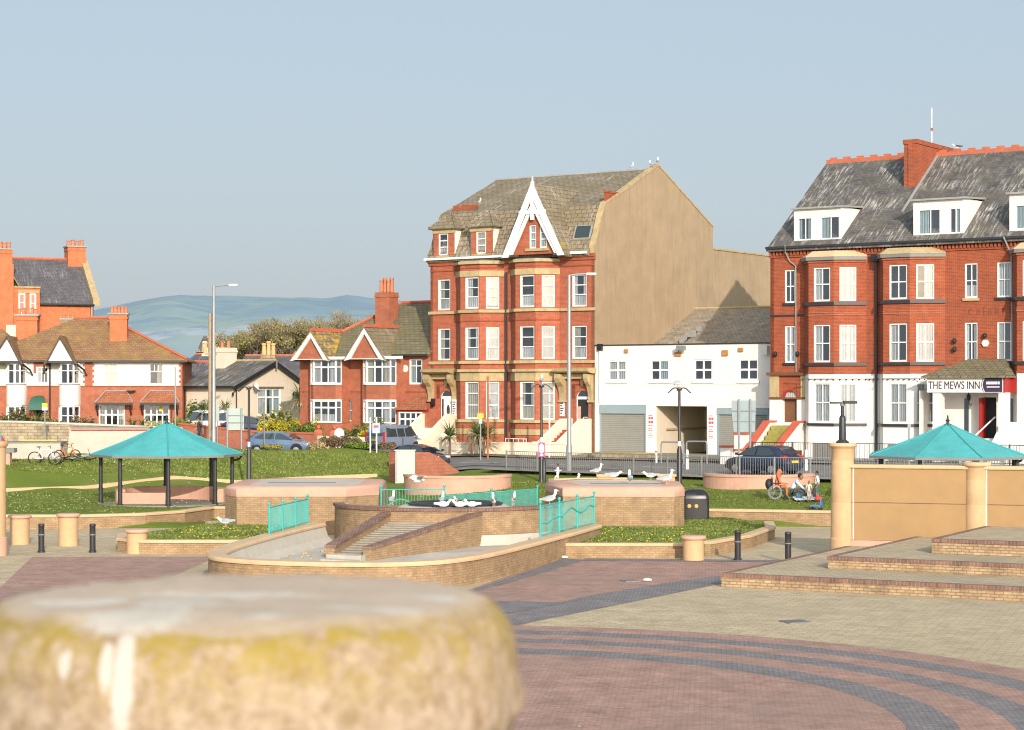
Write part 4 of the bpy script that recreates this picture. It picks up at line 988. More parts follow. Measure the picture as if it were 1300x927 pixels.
        part('hood', 'stone_trim', r, MB().xprism([(.02,6.72),(-.75,6.78),(-.95,6.86),(-1.0,7.02),(.02,7.1)], L0, L1 if not op else .12))
        part('hood_frieze', 'stone_trim', r, MB().box(b1-.1, b2+.1, -.3, .02, 6.42, 6.72))
        for q0, q1 in ((b0, b1), (b2, b3)):
            part('bracket', 'stone_trim', r, MB().xprism([(.02,6.71),(-.72,6.71),(-.74,6.45),(-.62,6.2),(-.34,5.95),(-.2,5.6),(-.14,5.3),(-.14,5.12),(.02,5.12)], q0, q1))
            part('impost', 'stone_trim', r, MB().box(q0-.06, q1+.06, -.18, .02, 5.0, 5.12))
        part('keystone', 'stone_trim', r, MB().yprism([(mid-.12,6.42),(mid+.12,6.42),(mid+.08,5.95),(mid-.08,5.95)], -.06, .02))
    sg = part('sign', 'paint_white', r, MB().box(x(578.2), x(583.2), -.34, -.30, 4.1, 5.15)); 
    for k in range(6): part('lettering', 'text_dark', sg, MB().box(x(578.8), x(582.4)-.05*(k % 3), -.35, -.34, 4.95-.14*k, 5.01-.14*k))
    sg = part('sign', 'paint_white', r, MB().box(x(711.2), x(717.2), -.06, -.02, 4.15, 5.25))
    for k in range(6): part('lettering', 'navy_paint', sg, MB().box(x(712), x(716.2)-.05*(k % 3), -.07, -.06, 5.05-.15*k, 5.12-.15*k))
    part('door_lamp', 'black', r, MB().box(x(550.2), x(552.8), -.25, -.02, 4.75, 5.2))
    # steps and white stair walls
    for (s0, s1, red) in ((x(551), x(577), False), (x(722)+.3, x(752)-.35, True)):
        stairs(r, s0, s1, -.02, 9, 1.9, 3.36, .29, 'step_red' if red else 'paint_cream', .9)
        for q in (s0-.3, s1):
            stair_wall(r, q, q+.3, -.01, 1.0, -3.5, 1.6, 4.02 if red else 4.25, 2.7, 'paint_cream', yend=-4.05)
    # gutter and roof
    vprof = [(-.28, 13.98), (.25, 14.9), (.75, 16.1), (1.25, 16.95), (7.6, 19.72), (14.95, 16.35)]
    roof = MB()
    for (a, za), (b, zb_) in zip(vprof, vprof[1:]): slab(roof, [(W-.15,a,za),(-.25,a,za),(-.25,b,zb_),(W-.15,b,zb_)], .16)
    part('roof', 'tile_tan', r, roof)
    part('ridge', 'lead', r, MB().tube([(W-.15,7.6,19.72),(-.3,7.6,19.72)], .11, 6))
    gu = part('gutter', 'white', r, MB().box(W-.2, x(662), -.45, -.28, 13.93, 14.06).box(x(707), -.35, -.45, -.28, 13.93, 14.08))
    # bare rendered gable with parapet kerb
    gp = [(.0, zb), (.0, 13.75), (-.12, 13.9), (-.1, 14.35), (.28, 15.0), (.75, 16.2), (1.2, 17.0), (3.6, 18.05), (7.6, 19.9), (14.9, 16.5), (14.9, zb)]
    part('gable_wall', 'render_tan', r, MB().xprism(gp, -.24, .02))
    kp = gp[2:10]; up = [(a, b+.12) for a, b in kp]
    part('verge', 'stone_trim', r, MB().xprism(kp+up[::-1], -.34, .06))
    part('left_wall', 'brick_mid', r, MB().xprism([(0,zb),(0,13.9),(1.2,16.75),(7.6,19.5),(14.9,16.2),(14.9,zb)], W, W+.2))
    part('rear_wall', 'render_tan', r, MB().box(W, 0, 14.7, 14.88, zb, 16.2))
    c = part('chimney', 'brick_mews', r, MB().box(x(767,1.4), -.06, 1.4, 3.4, 16.3, 17.72).box(x(767,1.4)-.04, -.02, 1.36, 3.44, 17.72, 17.84))
    chimney(r, x(577, 2), x(602, 2), 1.9, 2.9, 15.8, 17.55, 'brick_mews', 0, cap=False)
    # two hipped dormers
    for px0, px1 in ((550, 577.5), (597.5, 626)):
        a0, a1 = x(px0, -.1), x(px1, -.1); zc = 15.95; d0 = -.12
        m = MB(); f = Fr(0, d0); w0, w1 = a0+.45*(a1-a0)-.32, a0+.45*(a1-a0)+.42
        wall_face(m, f, a0, a1, 14.02, zc, [(w0, w1, 14.22, 15.62)]); dm = part('dormer', 'brick_mid', r, m)
        window(dm, f, w0, w1, 14.22, 15.62, rows=(.36,.68), curt='low' if px0 < 560 else 'full:cream', dep=.07)
        part('lintel', 'stone_trim', dm, MB().box(a0-.02, a1+.02, d0-.06, d0+.05, 15.62, zc))
        part('sill', 'stone_trim', dm, MB().box(w0-.1, w1+.1, d0-.08, d0+.04, 14.08, 14.21))
        part('cheek', 'paint_white', dm, MB().xprism([(d0,14.0),(d0,zc),(1.2,zc)], a1-.08, a1)); part('cheek', 'lead', dm, MB().xprism([(d0,14.0),(d0,zc),(1.2,zc)], a0, a0+.08))
        mid = (a0+a1)/2; e = .22; rf = MB()
        pk = (mid, .75, 17.0); bk = (mid, 2.0, 17.0)
        slab(rf, [(a0-e,d0-e,zc),(a1+e,d0-e,zc),pk], .08); slab(rf, [(a1+e,d0-e,zc),(a1+e,1.4,zc),bk,pk], .08); slab(rf, [(a0-e,1.4,zc),(a0-e,d0-e,zc),pk,bk], .08)
        part('dormer_roof', 'tile_tan', dm, rf)
        part('hip_tile', 'tile_tan', dm, MB().tube([(a1+e,d0-e,zc+.02), pk], .06, 6).tube([(a0-e,d0-e,zc+.02), pk], .06, 6))
    # big pointed gable with white barge boards
    a0, a1 = x(640, -.9), x(719, -.9); mid = x(678, -.9); zt, z0 = 18.0, 13.98; fy = -.88
    g = MB(); f = Fr(0, fy)
    ws = [(x(672, fy), x(680.5, fy)), (x(685, fy), x(694, fy))]
    lo, hi = a0+.35, a1-.35
    def half(z): return ((mid-lo)*(1-(z-z0)/(zt-z0)), (hi-mid)*(1-(z-z0)/(zt-z0)))
    zw0, zw1 = 14.35, 15.75
    def tri(za, zb_, xs):
        (la, ra), (lb, rb) = half(za), half(zb_); return (mid-la, mid+ra, mid-lb, mid+rb)
    f.on(g)
    def quad(xa, xb, za, zb_, xc=None, xd=None): g.face([(xa,0,za),(xb,0,za),(xd if xd is not None else xb,0,zb_),(xc if xc is not None else xa,0,zb_)])
    l0, r0, l1, r1 = tri(z0, zw0, 0); quad(l0, r0, z0, zw0, l1, r1)
    l0, r0, l1, r1 = tri(zw0, zw1, 0); quad(l0, ws[0][0], zw0, zw1, l1, None); quad(ws[0][1], ws[1][0], zw0, zw1); quad(ws[1][1], r0, zw0, zw1, None, r1)
    l0, r0, _, _ = tri(zw1, zt, 0); g.face([(l0,0,zw1),(r0,0,zw1),(mid,0,zt)]); g.frame()
    gb = part('front_gable', 'brick_mid', r, g)
    for (q0, q1) in ws: window(gb, f, q0, q1, zw0, zw1, rows=(.36,.68), curt='full', fw=.06, dep=.08)
    part('sill', 'stone_trim', gb, MB().box(ws[0][0]-.25, ws[1][1]+.2, fy-.12, fy+.03, 14.17, 14.34))
    wdt = .34
    for sgn, e in ((-1, a0), (1, a1)):
        part('barge_board', 'white', gb, MB().yprism([(e, z0-.15), (e-sgn*wdt*1.35, z0-.15), (mid, zt-.55), (mid, zt+.35)], fy-.30, fy-.22))
        part('barge_board', 'white', gb, MB().yprism([(e-sgn*.50, z0+.0), (e-sgn*.74, z0+.0), (mid, zt-1.25), (mid, zt-.75)], fy-.22, fy-.14))
    zc = 16.5; part('tie_beam', 'white', gb, MB().box(mid-.95, mid+.95, fy-.28, fy-.16, zc-.1, zc+.14)); part('king_post', 'white', gb, MB().box(mid-.11, mid+.11, fy-.285, fy-.155, 16.05, zt))
    part('finial', 'white', gb, MB().lathe([(.12,-.3),(.12,.1),(.05,.16),(.05,.3),(0,.45)], 8, mid, fy-.2, zt+.25))
    rf = MB(); slab(rf, [(a1+.05,fy-.25,z0-.1),(mid,fy-.25,zt+.25),(mid,4.2,zt+.25),(a1+.05,1.0,z0-.1),], .12); slab(rf, [(mid,fy-.25,zt+.25),(a0-.05,fy-.25,z0-.1),(a0-.05,1.0,z0-.1),(mid,4.2,zt+.25)], .12)
    part('gable_roof', 'tile_tan', r, rf)
    # roof light
    p0 = Vector((x(728,.6), .55, 15.65)); part('roof_light', 'lead', r, slab(MB(), [(x(729,.4),.24,14.95),(x(751,.4),.24,14.95),(x(751,.4),.56,15.72),(x(729,.4),.56,15.72)], .1)); 
    part('roof_light_glass', 'car_glass', r, slab(MB(), [(x(731,.4),.23,15.03),(x(749,.4),.23,15.03),(x(749,.4),.52,15.68),(x(731,.4),.52,15.68)], .08))
    # rear block seen past the gable
    rb = part('rear_extension', 'render_tan', r, MB().box(-9, -.1, 14.9, 26, zb, 15.05)); part('coping', 'stone_trim', rb, MB().box(-9.05, -.04, 14.9, 26.05, 15.05, 15.17))
    return r
central()
# ================================================================= white garage building
def garage():
    r = building('garage_building', 'low white painted garage building with grey shutters and an open bay', 'garage', 0.03, 0)
    x = lambda px, v=0.0: U(px, v)-.03
    W = 12.6; zb = 1.6; zt = 8.38
    f = Fr(0, 0); wn = [(771.8,795.2),(825.6,849.2),(880.8,904.6),(937.6,962.5)]; zs = (6.28, 7.52)
    dl, op, dr = (x(761.5), x(820.5)), (x(832.5), x(897.5)), (x(910.8), x(976))
    ops = [(x(a), x(b), *zs) for a, b in wn]+[(dl[0], dl[1], 1.5, 4.86), (op[0], op[1], 1.5, 4.80), (dr[0], dr[1], 1.5, 4.72)]
    mb = MB(); wall_face(mb, f, 0, W, zb, zt, ops, .12)
    mb.box(0, W, 3.0, 3.1, zt-1.2, zt-1.0); part('wall', 'paint_white', r, mb)
    part('parapet_edge', 'black_sat', r, MB().box(-.02, W, -.05, .25, zt, zt+.07))
    part('string_course', 'paint_white', r, MB().box(0, W, -.03, .01, 6.05, 6.13).box(0, W, -.02, .01, 4.92, 4.98))
    for (a, b), c in zip(wn, ('full', 'right:green', 'none', 'none')): window(r, f, x(a), x(b), *zs, cols=(.5,), rows=(.5,), fw=.09, bar=.09, curt=c, sill='paint_white')
    for (a, b) in (dl, dr):
        part('shutter_box', 'shutter_box', r, MB().box(a, b, -.06, .12, 4.34, 4.85 if a < 5 else 4.71)); part('roller_shutter', 'shutter', r, MB().box(a+.1, b-.1, .06, .1, 1.7, 4.34)); [part('shutter_rail', 'shutter_box', r, MB().box(q, q+.1, -.03, .12, 1.7, 4.34)) for q in (a, b-.1)]
    # open vehicle bay: side walls, back, ceiling
    a, b = op; m = MB(); m.face([(a,.12,1.5),(a,.12,4.8),(a,6,4.8),(a,6,1.5)]).face([(b,.12,4.8),(b,.12,1.5),(b,6,1.5),(b,6,4.8)]).face([(a,6,1.5),(a,6,4.8),(b,6,4.8),(b,6,1.5)]).face([(a,.12,4.8),(b,.12,4.8),(b,6,4.8),(a,6,4.8)])
    bay = part('open_bay', 'render_cream', r, m); part('guard_rail', 'wood_pole', bay, MB().box(a+.02, a+.1, 1.2, 5.9, 3.35, 3.47).box(a+.1, b-.05, 5.88, 5.97, 3.35, 3.47)); part('dado', 'steel_dull', bay, MB().box(a+.1, b-.02, 5.9, 5.98, 1.5, 2.05))
    for (p0, p1) in ((823.7, 829.4), (900.2, 906.2)):
        q0, q1 = x(p0), x(p1); s = part('sign', 'paint_white', r, MB().box(q0-.06, q1+.06, -.035, -.01, 2.95, 4.35)); k = 0
        for z, h, w_ in ((4.22,.05,.8),(4.02,.13,1),(3.78,.15,1),(3.62,.05,.9),(3.46,.04,.7),(3.32,.05,.9),(3.18,.04,.5),(3.02,.05,.9)):
            part('lettering', 'text_red', s, MB().box(q0, q0+(q1-q0)*w_*.45, -.042, -.035, z, z+h).box(q0+(q1-q0)*w_*.56, q0+(q1-q0)*w_, -.042, -.035, z, z+h))
    rust = m_plain('rust_stain', (.42,.19,.06), .9, .3, 6)
    for p, w_, h in ((795.6,.22,.22),(861,.42,.24),(921,.36,.32),(941,.28,.22)):
        q = x(p); part('rusty_bracket', rust, r, MB().box(q-w_/2, q+w_/2, -.12, 0, 7.72 if p in (861,921) else 7.95, (7.72 if p in (861,921) else 7.95)+h))
    q = x(862); part('floodlight', 'steel_dull', r, MB().tube([(q,-.1,7.95),(q+.25,-.35,8.2)], .05, 6).box(q+.1, q+.62, -.55, -.3, 8.05, 8.32))
    downpipe(r, [(x(762.5), -.07, 8.1), (x(762.5), -.07, 5.0)], .06, 'white'); part('hopper', 'black', r, MB().box(x(760), x(765.5), -.2, 0, 8.1, 8.5))
    part('camera_box', 'paint_white', r, MB().box(x(972.5), x(977.5), -.4, -.05, 7.75, 8.25))
    # slate roof behind the parapet, hole with slipped slates, hip on the left
    rf = MB(); slab(rf, [(.0, 3.0, 6.9), (14.4, 3.0, 6.9), (14.4, 12.5, 11.0), (.0, 12.5, 11.0)], .1); slab(rf, [(0,12.5,11.0),(14.4,12.5,11.0),(14.4,22,7),(0,22,7)], .1); part('roof', 'slate_tan', r, rf)
    part('ridge', 'stone_trim', r, MB().tube([(0,12.5,11.03),(14.4,12.5,11.03)], .1, 6))
    zz = lambda y: 6.9+(y-3)*.4316+.03
    part('roof_hole', 'dark', r, MB().face([(x(862,6.6),6.8,zz(6.8)),(x(868,7),7.2,zz(7.2)),(x(884,8.6),8.9,zz(8.9)),(x(880,8.8),8.9,zz(8.9)),(x(868,8),8.0,zz(8.0)),(x(858,7),7.2,zz(7.2))]))
    rf = MB()
    rr_ = random.Random(2)
    for i in range(14):
        p0 = x(858+2.2*i, 7+.15*i)+rr_.uniform(-.3,.3); y = 6.7+.16*i+rr_.uniform(-.4,.3); rf.box(p0, p0+.3, y, y+.02, zz(y), zz(y)+.3)
    part('slipped_slate', 'lead', r, rf)['kind'] = 'stuff'; part('back_wall', 'render_tan', r, MB().box(0, W, 21.8, 22, zb, 7))
    return r
garage()
# ================================================================= hotel on the right
def mews():
    V0 = -1.5; u0 = U(978, V0); r = building('hotel', 'red brick seaside inn with white ground floor, bays and slate roof, at the right', 'hotel', u0, V0)
    x = lambda px, b=0.0: U(px, V0+b)-u0
    W = 21.5; zb = 1.5; ze = 13.74; zw = 6.62
    red, wht = MB(), MB(); f = Fr(0, 0); bd = .95
    def both(fr, a0, a1, ops, top=ze, dep=.14):
        wall_face(red, fr, a0, a1, zw, top, [o for o in ops if o[2] > zw], dep); wall_face(wht, fr, a0, a1, zb, zw, [o for o in ops if o[3] <= zw], dep)
    R1, R2, R3 = (10.58, 12.42), (7.26, 9.30), (3.98, 6.12)
    bays = [(x(1026.5,-bd), x(1059,-bd), x(1100), x(1021)), (x(1121.3,-bd), x(1155.6,-bd), x(1200), x(1116))]
    b3s = x(1291, -bd); bays.append((b3s, b3s+1.62, b3s+3.0, b3s-.6))
    fw = [(x(996.3), x(1009.4)), (x(1224.8), x(1241.2)), (x(1265.8), x(1284))]
    dl = (x(995.5), x(1012.5))
    both(f, 0, bays[0][3], [(*fw[0], *R1), (*fw[0], *R2), (dl[0], dl[1], 3.95, 6.1)])
    both(f, bays[0][2], bays[1][3], [])
    both(f, bays[1][2], bays[2][3], [(*fw[1], *R1), (*fw[1], *R2), (*fw[2], *R1), (*fw[2], *R2)]); both(f, bays[2][2], W, [])
    plans = []
    for k, (f0, f1, e1, e0) in enumerate(bays):
        fl_ = Fr(e0, 0, atan2(-bd, f0-e0)); both(fl_, 0, math.hypot(f0-e0, bd), [], ze-.75)
        fm = Fr(0, -bd)
        a0, a1 = [(x(1033,-bd), x(1054,-bd)), (x(1129,-bd), x(1151.5,-bd)), (f0+.3, f1-.3)][k]
        B0, B1 = (1.9, 3.0), 0
        both(fm, f0, f1, [(a0, a1, *R1), (a0, a1, *R2), (a0, a1, *R3)], ze-.75)
        fr = Fr(f1, -bd, atan2(bd, e1-f1)); Lr = math.hypot(e1-f1, bd); c0, c1 = Lr*.17, Lr*.69
        both(fr, 0, Lr, [(c0, c1, *R1), (c0, c1, *R2), (c0, c1, *R3)], ze-.75)
        CA = [('left','left','full'), ('none','left','full'), ('full','full','full')][k]; CB = [('full','full','full'), ('right','full','left'), ('full','full','full')][k]
        for rr, ca, cb in zip((R1, R2, R3), CA, CB):
            window(r, fm, a0, a1, *rr, cols=(.5,), rows=(.5,), curt=ca); window(r, fr, c0, c1, *rr, cols=(.5,), rows=(.5,), curt=cb)
        plan = [(e0, 0), (f0, -bd), (f1, -bd), (e1, 0)]; plans.append(plan)
        def band(z0, z1, o, nm, mat): part(nm, mat, r, MB().sweep(plan, [(-.02,z0),(-.02,z1),(o,z1),(o,z0)]), fix=True)
        band(10.36,10.54,.11,'sill_band','black_sat'); band(7.06,7.22,.11,'sill_band','black_sat'); band(3.80,3.94,.11,'sill_band','black_sat'); band(6.63,6.73,.05,'string_course','brick_mews')
        band(9.80,9.87,.04,'string_course','brick_semi'); band(9.93,9.98,.03,'string_course','brick_semi'); band(ze-.93,ze-.75,.17,'bay_cornice','steel_dull'); band(ze-1.05,ze-.95,.06,'dentils','brick_semi')
        part('bay_roof', 'cap_buff' if k != 1 else 'stone_trim', r, MB().sweep(plan, [(.19,ze-.75),(.19,ze-.72),(-.25,ze-.40),(-.25,ze-.75)]), fix=True)
        for (q0, q1) in ((a0, a1),): part('basement_window', 'steel_dull', r, fm.on(MB()).box(q0-.05, q1+.05, -.02, .02, 1.6, 2.85)); part('basement_window', 'curt_white', r, fr.on(MB()).box(c0-.02, c1+.02, -.02, .02, 1.6, 2.8))
    for rr, cs in ((R1, ('none', 'low', 'full')), (R2, ('full', 'sides', 'left'))):
        for q, c in zip(fw, cs):
            window(r, f, *q, *rr, cols=(.5,), rows=(.5,), curt=c, sill='black_sat' if not (q is fw[1] and rr is R1) else 'stone_trim')
    part('wall', 'brick_mews', r, red); part('ground_floor_wall', 'paint_white', r, wht)
    part('back_wall', 'brick_mews', r, MB().box(0, W, 15.2, 15.35, zb, ze))
    part('gable_wall', 'brick_mews', r, MB().xprism([(0,zb),(0,ze),(7.63,19.1),(15.2,ze),(15.2,zb)], .0, .22)); part('end_wall', 'brick_mews', r, MB().xprism([(0.05,zb),(.05,ze),(7.63,19.1),(15.2,ze),(15.2,zb)], W-.2, W))
    # corbelled brick eaves
    segs = [(0, bays[0][3]), (bays[0][3], bays[0][2]), (bays[0][2], bays[1][3]), (bays[1][3], bays[1][2]), (bays[1][2], bays[2][3]), (bays[2][3], W)]
    ev = MB(); ev.box(-.06, W, -.08, .02, ze-.62, ze-.52).box(-.06, W, -.16, .02, ze-.28, ze-.2).box(-.1, W, -.22, .02, ze-.1, ze-.02)
    for i in range(int(W/.21)): ev.box(i*.21, i*.21+.12, -.14, .0, ze-.52, ze-.30)
    for i in range(int(W/.21)): ev.box(i*.21+.1, i*.21+.2, -.2, .0, ze-.2, ze-.1)
    part('corbel_eaves', 'brick_mews', r, ev)
    part('string_course', 'black_sat', r, MB().box(0, bays[0][3], -.05, .01, 9.84, 9.93))
    # roof
    sl = .705; rz = lambda y: ze+.06+sl*y
    rf = MB(); slab(rf, [(-.12,-.32,rz(-.32)),(W,-.32,rz(-.32)),(W,7.63,rz(7.63)),(-.12,7.63,rz(7.63))], .12); slab(rf, [(-.12,7.63,rz(7.63)),(W,7.63,rz(7.63)),(W,15.6,rz(-.32)),(-.12,15.6,rz(-.32))], .12)
    part('roof', 'slate', r, rf); part('gutter', 'black_sat', r, MB().box(-.1, W, -.44, -.33, ze-.14, ze-.02))
    rd = MB().box(-.1, W, 7.5, 7.76, rz(7.63)-.1, rz(7.63)+.14)
    for i in range(int(W/.85)): rd.box(i*.85+.1, i*.85+.52, 7.56, 7.7, rz(7.63)+.14, rz(7.63)+.27)
    part('ridge', 'ridge_red', r, rd)
    # party-wall chimney slab
    cx0 = x(1148, 4.8); ch = part('chimney', 'brick_mews', r, MB().box(cx0, cx0+.78, 4.75, 10.3, 16.0, 19.75).box(cx0-.05, cx0+.83, 4.7, 10.35, 19.55, 19.8))
    part('pilaster', 'brick_mews', ch, MB().box(cx0+.28, cx0+.5, 4.69, 4.75, 16.2, 19.55)); part('flashing', 'lead', r, slab(MB(), [(cx0+.8,2.5,rz(2.5)+.06),(cx0+.94,2.5,rz(2.5)+.06),(cx0+.94,7.5,rz(7.5)+.06),(cx0+.8,7.5,rz(7.5)+.06)], .1))
    part('aerial', 'white', ch, MB().tube([(cx0+.5,7.6,19.75),(cx0+.5,7.6,21.9)], .025, 6)); part('aerial_clamp', 'rust_pole', ch, MB().box(cx0+.44, cx0+.56, 7.55, 7.65, 20.6, 20.75))
    # flat-roofed dormers
    def dormer(p0, p1, wl, ztop):
        fy = .35; a0, a1 = (x(p0, fy) if p0 < 1300 else p0), (x(p1, fy) if p1 < 1300 else p1); z0 = rz(fy)-.1; yb = (ztop-ze-.06)/sl
        m = MB(); ff = Fr(0, fy); ws = [((x(q0,fy), x(q1,fy)) if q0 < 1300 else (q0-1300, q1-1300)) for q0, q1 in wl]; zs = (z0+.10, ztop-.50)
        wall_face(m, ff, a0, a1, z0-.4, ztop, [(q0, q1, *zs) for q0, q1 in ws], .08)
        m.xprism([(fy+.001,z0-.4),(fy+.001,ztop),(yb,ztop)], a1-.06, a1); m.xprism([(fy+.001,z0-.4),(fy+.001,ztop),(yb,ztop)], a0, a0+.06)
        d = part('dormer', 'paint_white', r, m)
        for i, (q0, q1) in enumerate(ws): window(d, ff, q0, q1, *zs, cols=(.55,), fw=.06, curt=('right:green','full','sides:green','sides:green','left:green')[i+wl[0][0] % 3 if False else (i+int(p0)) % 5], dep=.07)
        part('dormer_roof', 'lead', d, slab(MB(), [(a0-.12,fy-.2,ztop+.05),(a1+.12,fy-.2,ztop+.05),(a1+.12,yb+.2,ztop+.22),(a0-.12,yb+.2,ztop+.22)], .1))
        return d
    dormer(1008, 1068, [(1012.5, 1030.5), (1041, 1066)], 15.82)
    dormer(1159.5, 1224, [(1165.5, 1194), (1205.5, 1220)], 15.92)
    d0 = x(1281.5, .35); fy = .35; ztop = 16.0; yb = (ztop-ze-.06)/sl; m = MB(); ff = Fr(0, fy); wall_face(m, ff, d0, d0+3.4, 13.6, ztop, [(d0+.3, d0+1.35, 14.1, 15.4), (d0+2, d0+3.1, 14.1, 15.4)], .08); m.xprism([(fy+.001,13.6),(fy+.001,ztop),(yb,ztop)], d0, d0+.06)
    d = part('dormer', 'paint_white', r, m); part('dormer_roof', 'lead', d, slab(MB(), [(d0-.12,fy-.2,ztop+.05),(d0+3.5,fy-.2,ztop+.05),(d0+3.5,yb+.2,ztop+.22),(d0-.12,yb+.2,ztop+.22)], .1))
    for q in (d0+.3, d0+2): window(d, ff, q, q+1.05, 14.1, 15.4, cols=(.55,), fw=.06, curt='left:green', dep=.07)
    # left doorway with red arch
    [part('door_pilaster', 'stone_trim', r, MB().box(q0, q1, -.2, .01, 5.35, 6.55)) for q0, q1 in ((.05, .6), (dl[1]+.28, dl[1]+.72))]; part('door_head', 'brick_mews', r, MB().box(.6, dl[1]+.28, -.1, .0, 6.1, 6.55).yprism([(dl[0],6.1),(dl[0],5.34)]+[((dl[0]+dl[1])/2-(dl[1]-dl[0])/2*.9*cos(pi*i/14), 5.34+(dl[1]-dl[0])/2*.86*sin(pi*i/14)) for i in range(15)]+[(dl[1],5.34),(dl[1],6.1)], -.06, .05).box(.6, dl[0], -.1, .0, 5.35, 6.1).box(dl[1], dl[1]+.28, -.1, 0, 5.35, 6.1))
    part('door_cornice', 'brown_door', r, MB().box(-.1, dl[1]+.95, -.32, .02, 6.55, 6.72).box(0, dl[1]+.85, -.22, .02, 5.24, 5.34))
    part('door_jamb', 'paint_white', r, MB().box(.02, dl[0]-.05, -.14, .01, 3.2, 5.24).box(dl[1]+.02, dl[1]+.8, -.14, .01, 3.2, 5.24))
    mid = (dl[0]+dl[1])/2; hw = (dl[1]-dl[0])/2
    ar = [(mid+hw*1.12*cos(pi*i/14), 5.34+hw*1.1*sin(pi*i/14)) for i in range(15)]; ai = [(mid+hw*.86*cos(pi*i/14), 5.34+hw*.84*sin(pi*i/14)) for i in range(15)]
    part('fanlight', 'curt_white', r, MB().yprism(ai, .02, .05)); part('red_arch', 'red_paint', r, MB().yprism(ar[5:]+ai[5:][::-1], -.12, .04)); part('door', 'brown_door', r, MB().box(dl[0], dl[1], .06, .12, 3.6, 5.24))
    stairs(r, dl[0]-.25, dl[1]+.2, -.02, 8, 1.7, 3.78, .33, 'step_moss', .8)
    stair_wall(r, dl[1]+.2, dl[1]+.55, -.01, .85, -3.6, 1.5, 3.95, 2.45, 'paint_white', 'red_cope', -4.6); stair_wall(r, dl[0]-.75, dl[0]-.4, -.01, 1.0, -3.4, 1.5, 3.95, 2.45, 'paint_white', 'red_cope', -4.6)
    lw_ = part('front_wall', 'paint_white', r, MB().box(dl[0]-1.6, dl[0]-.76, -2.9, -2.6, 1.5, 3.3)); part('coping', 'red_cope', lw_, MB().box(dl[0]-1.65, dl[0]-.74, -2.95, -2.55, 3.3, 3.4))
    lw_ = part('gate_post', 'paint_white', r, MB().box(dl[0]-1.3, dl[0]-.76, -5.1, -4.62, 1.5, 2.65)); part('coping', 'red_cope', lw_, MB().box(dl[0]-1.35, dl[0]-.72, -5.15, -4.58, 2.65, 2.76))
    # porch of the inn with its sign
    sy = -2.0; s0, s1 = x(1177, sy), x(1274, sy); zs0, zs1 = 5.62, 6.42
    sg = part('sign_board', 'paint_white', r, MB().box(s0, s1-.02, sy-.04, sy+.04, zs0, zs1)); b0, b1 = x(1248.5, sy), x(1272.8, sy)
    part('sign_panel', 'text_dark', sg, MB().yprism([(b0+.12,zs0+.03),(b1,zs0+.03),(b1,zs1-.04),(b0+.12,zs1-.04),(b0+.02,zs0+.58),(b0-.02,zs0+.4),(b0+.02,zs0+.2)], sy-.055, sy-.04))
    m = MB(); m.tube([(b0+.02-.10*sin(pi*i/8), sy-.045, zs0+.04+.70*i/8) for i in range(9)], .018, 4); part('sign_line', 'text_dark', sg, m)
    t_ = text(sg, 'THE MEWS INN', .565, x(1179.5, sy), sy-.045, zs0+.19, 'text_dark', sx=1.0); fitx(t_, x(1179.3, sy), x(1244.2, sy))
    m = MB(); rr_ = random.Random(4); q = b0+.18
    while q < b1-.2: w_ = rr_.uniform(.06,.14); m.box(q, q+w_*.8, sy-.065, sy-.055, zs0+.42, zs0+.56); q += w_
    m.box(b0+.2, b1-.14, sy-.065, sy-.055, zs0+.26, zs0+.31); part('lettering', 'text_white', sg, m)
    part('canopy_return', 'red_paint', r, MB().box(s1-.015, s1+.06, sy, -.0, zs0, zs1)); rt = x(1300, -1.0)
    part('canopy_side', 'red_paint', r, MB().box(s1+.06, s1+1.4, -.9, -.82, zs0, zs1)); part('canopy_ceiling', 'paint_white', r, MB().box(s0, s1, sy+.05, 0, zs1-.12, zs1-.04))
    rf = MB(); h = .95; slab(rf, [(s0-.25,sy-.25,zs1+.04),(s1+.25,sy-.25,zs1+.04),(s1-.6,-.1,zs1+h),(s0+1.5,-.1,zs1+h)], .08); slab(rf, [(s0-.25,0,zs1+.04),(s0-.25,sy-.25,zs1+.04),(s0+1.5,-.1,zs1+h)], .08); slab(rf, [(s1+.25,sy-.25,zs1+.04),(s1+.25,0,zs1+.04),(s1-.6,-.1,zs1+h)], .08)
    part('canopy_roof', 'tile_moss', r, rf)
    for q0, q1 in ((x(1184.5,sy+.1), x(1195.5,sy+.1)), (x(1268,sy+.1), x(1279,sy+.1))): part('porch_post', 'paint_white', r, MB().box(q0, q1, sy+.05, sy+.5, 1.6, zs0))
    part('porch_back', 'paint_white', r, MB().box(x(1195,-.3), x(1292,-.3), -.3, -.05, 1.6, zs0+.1)); part('porch_side', 'paint_white', r, MB().box(x(1180), x(1180)+.12, -1.4, 0, 1.6, zs0+.1))
    p = lambda q: x(q, -.35)
    part('side_light', 'car_glass', r, MB().box(p(1224), p(1229.5), -.33, -.3, 3.4, 5.3)); part('side_light', 'car_glass', r, MB().box(p(1281), p(1286), -.33, -.3, 3.6, 5.3))
    dr = part('doorway', 'dark', r, MB().box(p(1249), p(1264.5), -.34, -.31, 3.25, 5.36)); part('door', 'red_paint', dr, MB().box(p(1248), p(1249)+.12, -.95, -.34, 3.25, 5.34))
    part('door_frame', 'paint_white', r, MB().box(p(1246), p(1247.8), -.38, -.3, 3.25, 5.4).box(p(1265), p(1267), -.38, -.3, 3.25, 5.4).box(p(1246), p(1267), -.38, -.3, 5.37, 5.5))
    part('lantern', 'black', r, MB().lathe([(0,0),(.09,.08),(.12,.3),(.04,.4),(.02,.5),(0,.5)], 8, p(1231), -.5, 5.15)); part('lantern_arm', 'black', r, MB().tube([(p(1233), -.3, 5.0), (p(1233), -.5, 4.95), (p(1231), -.5, 5.15)], .025, 6))
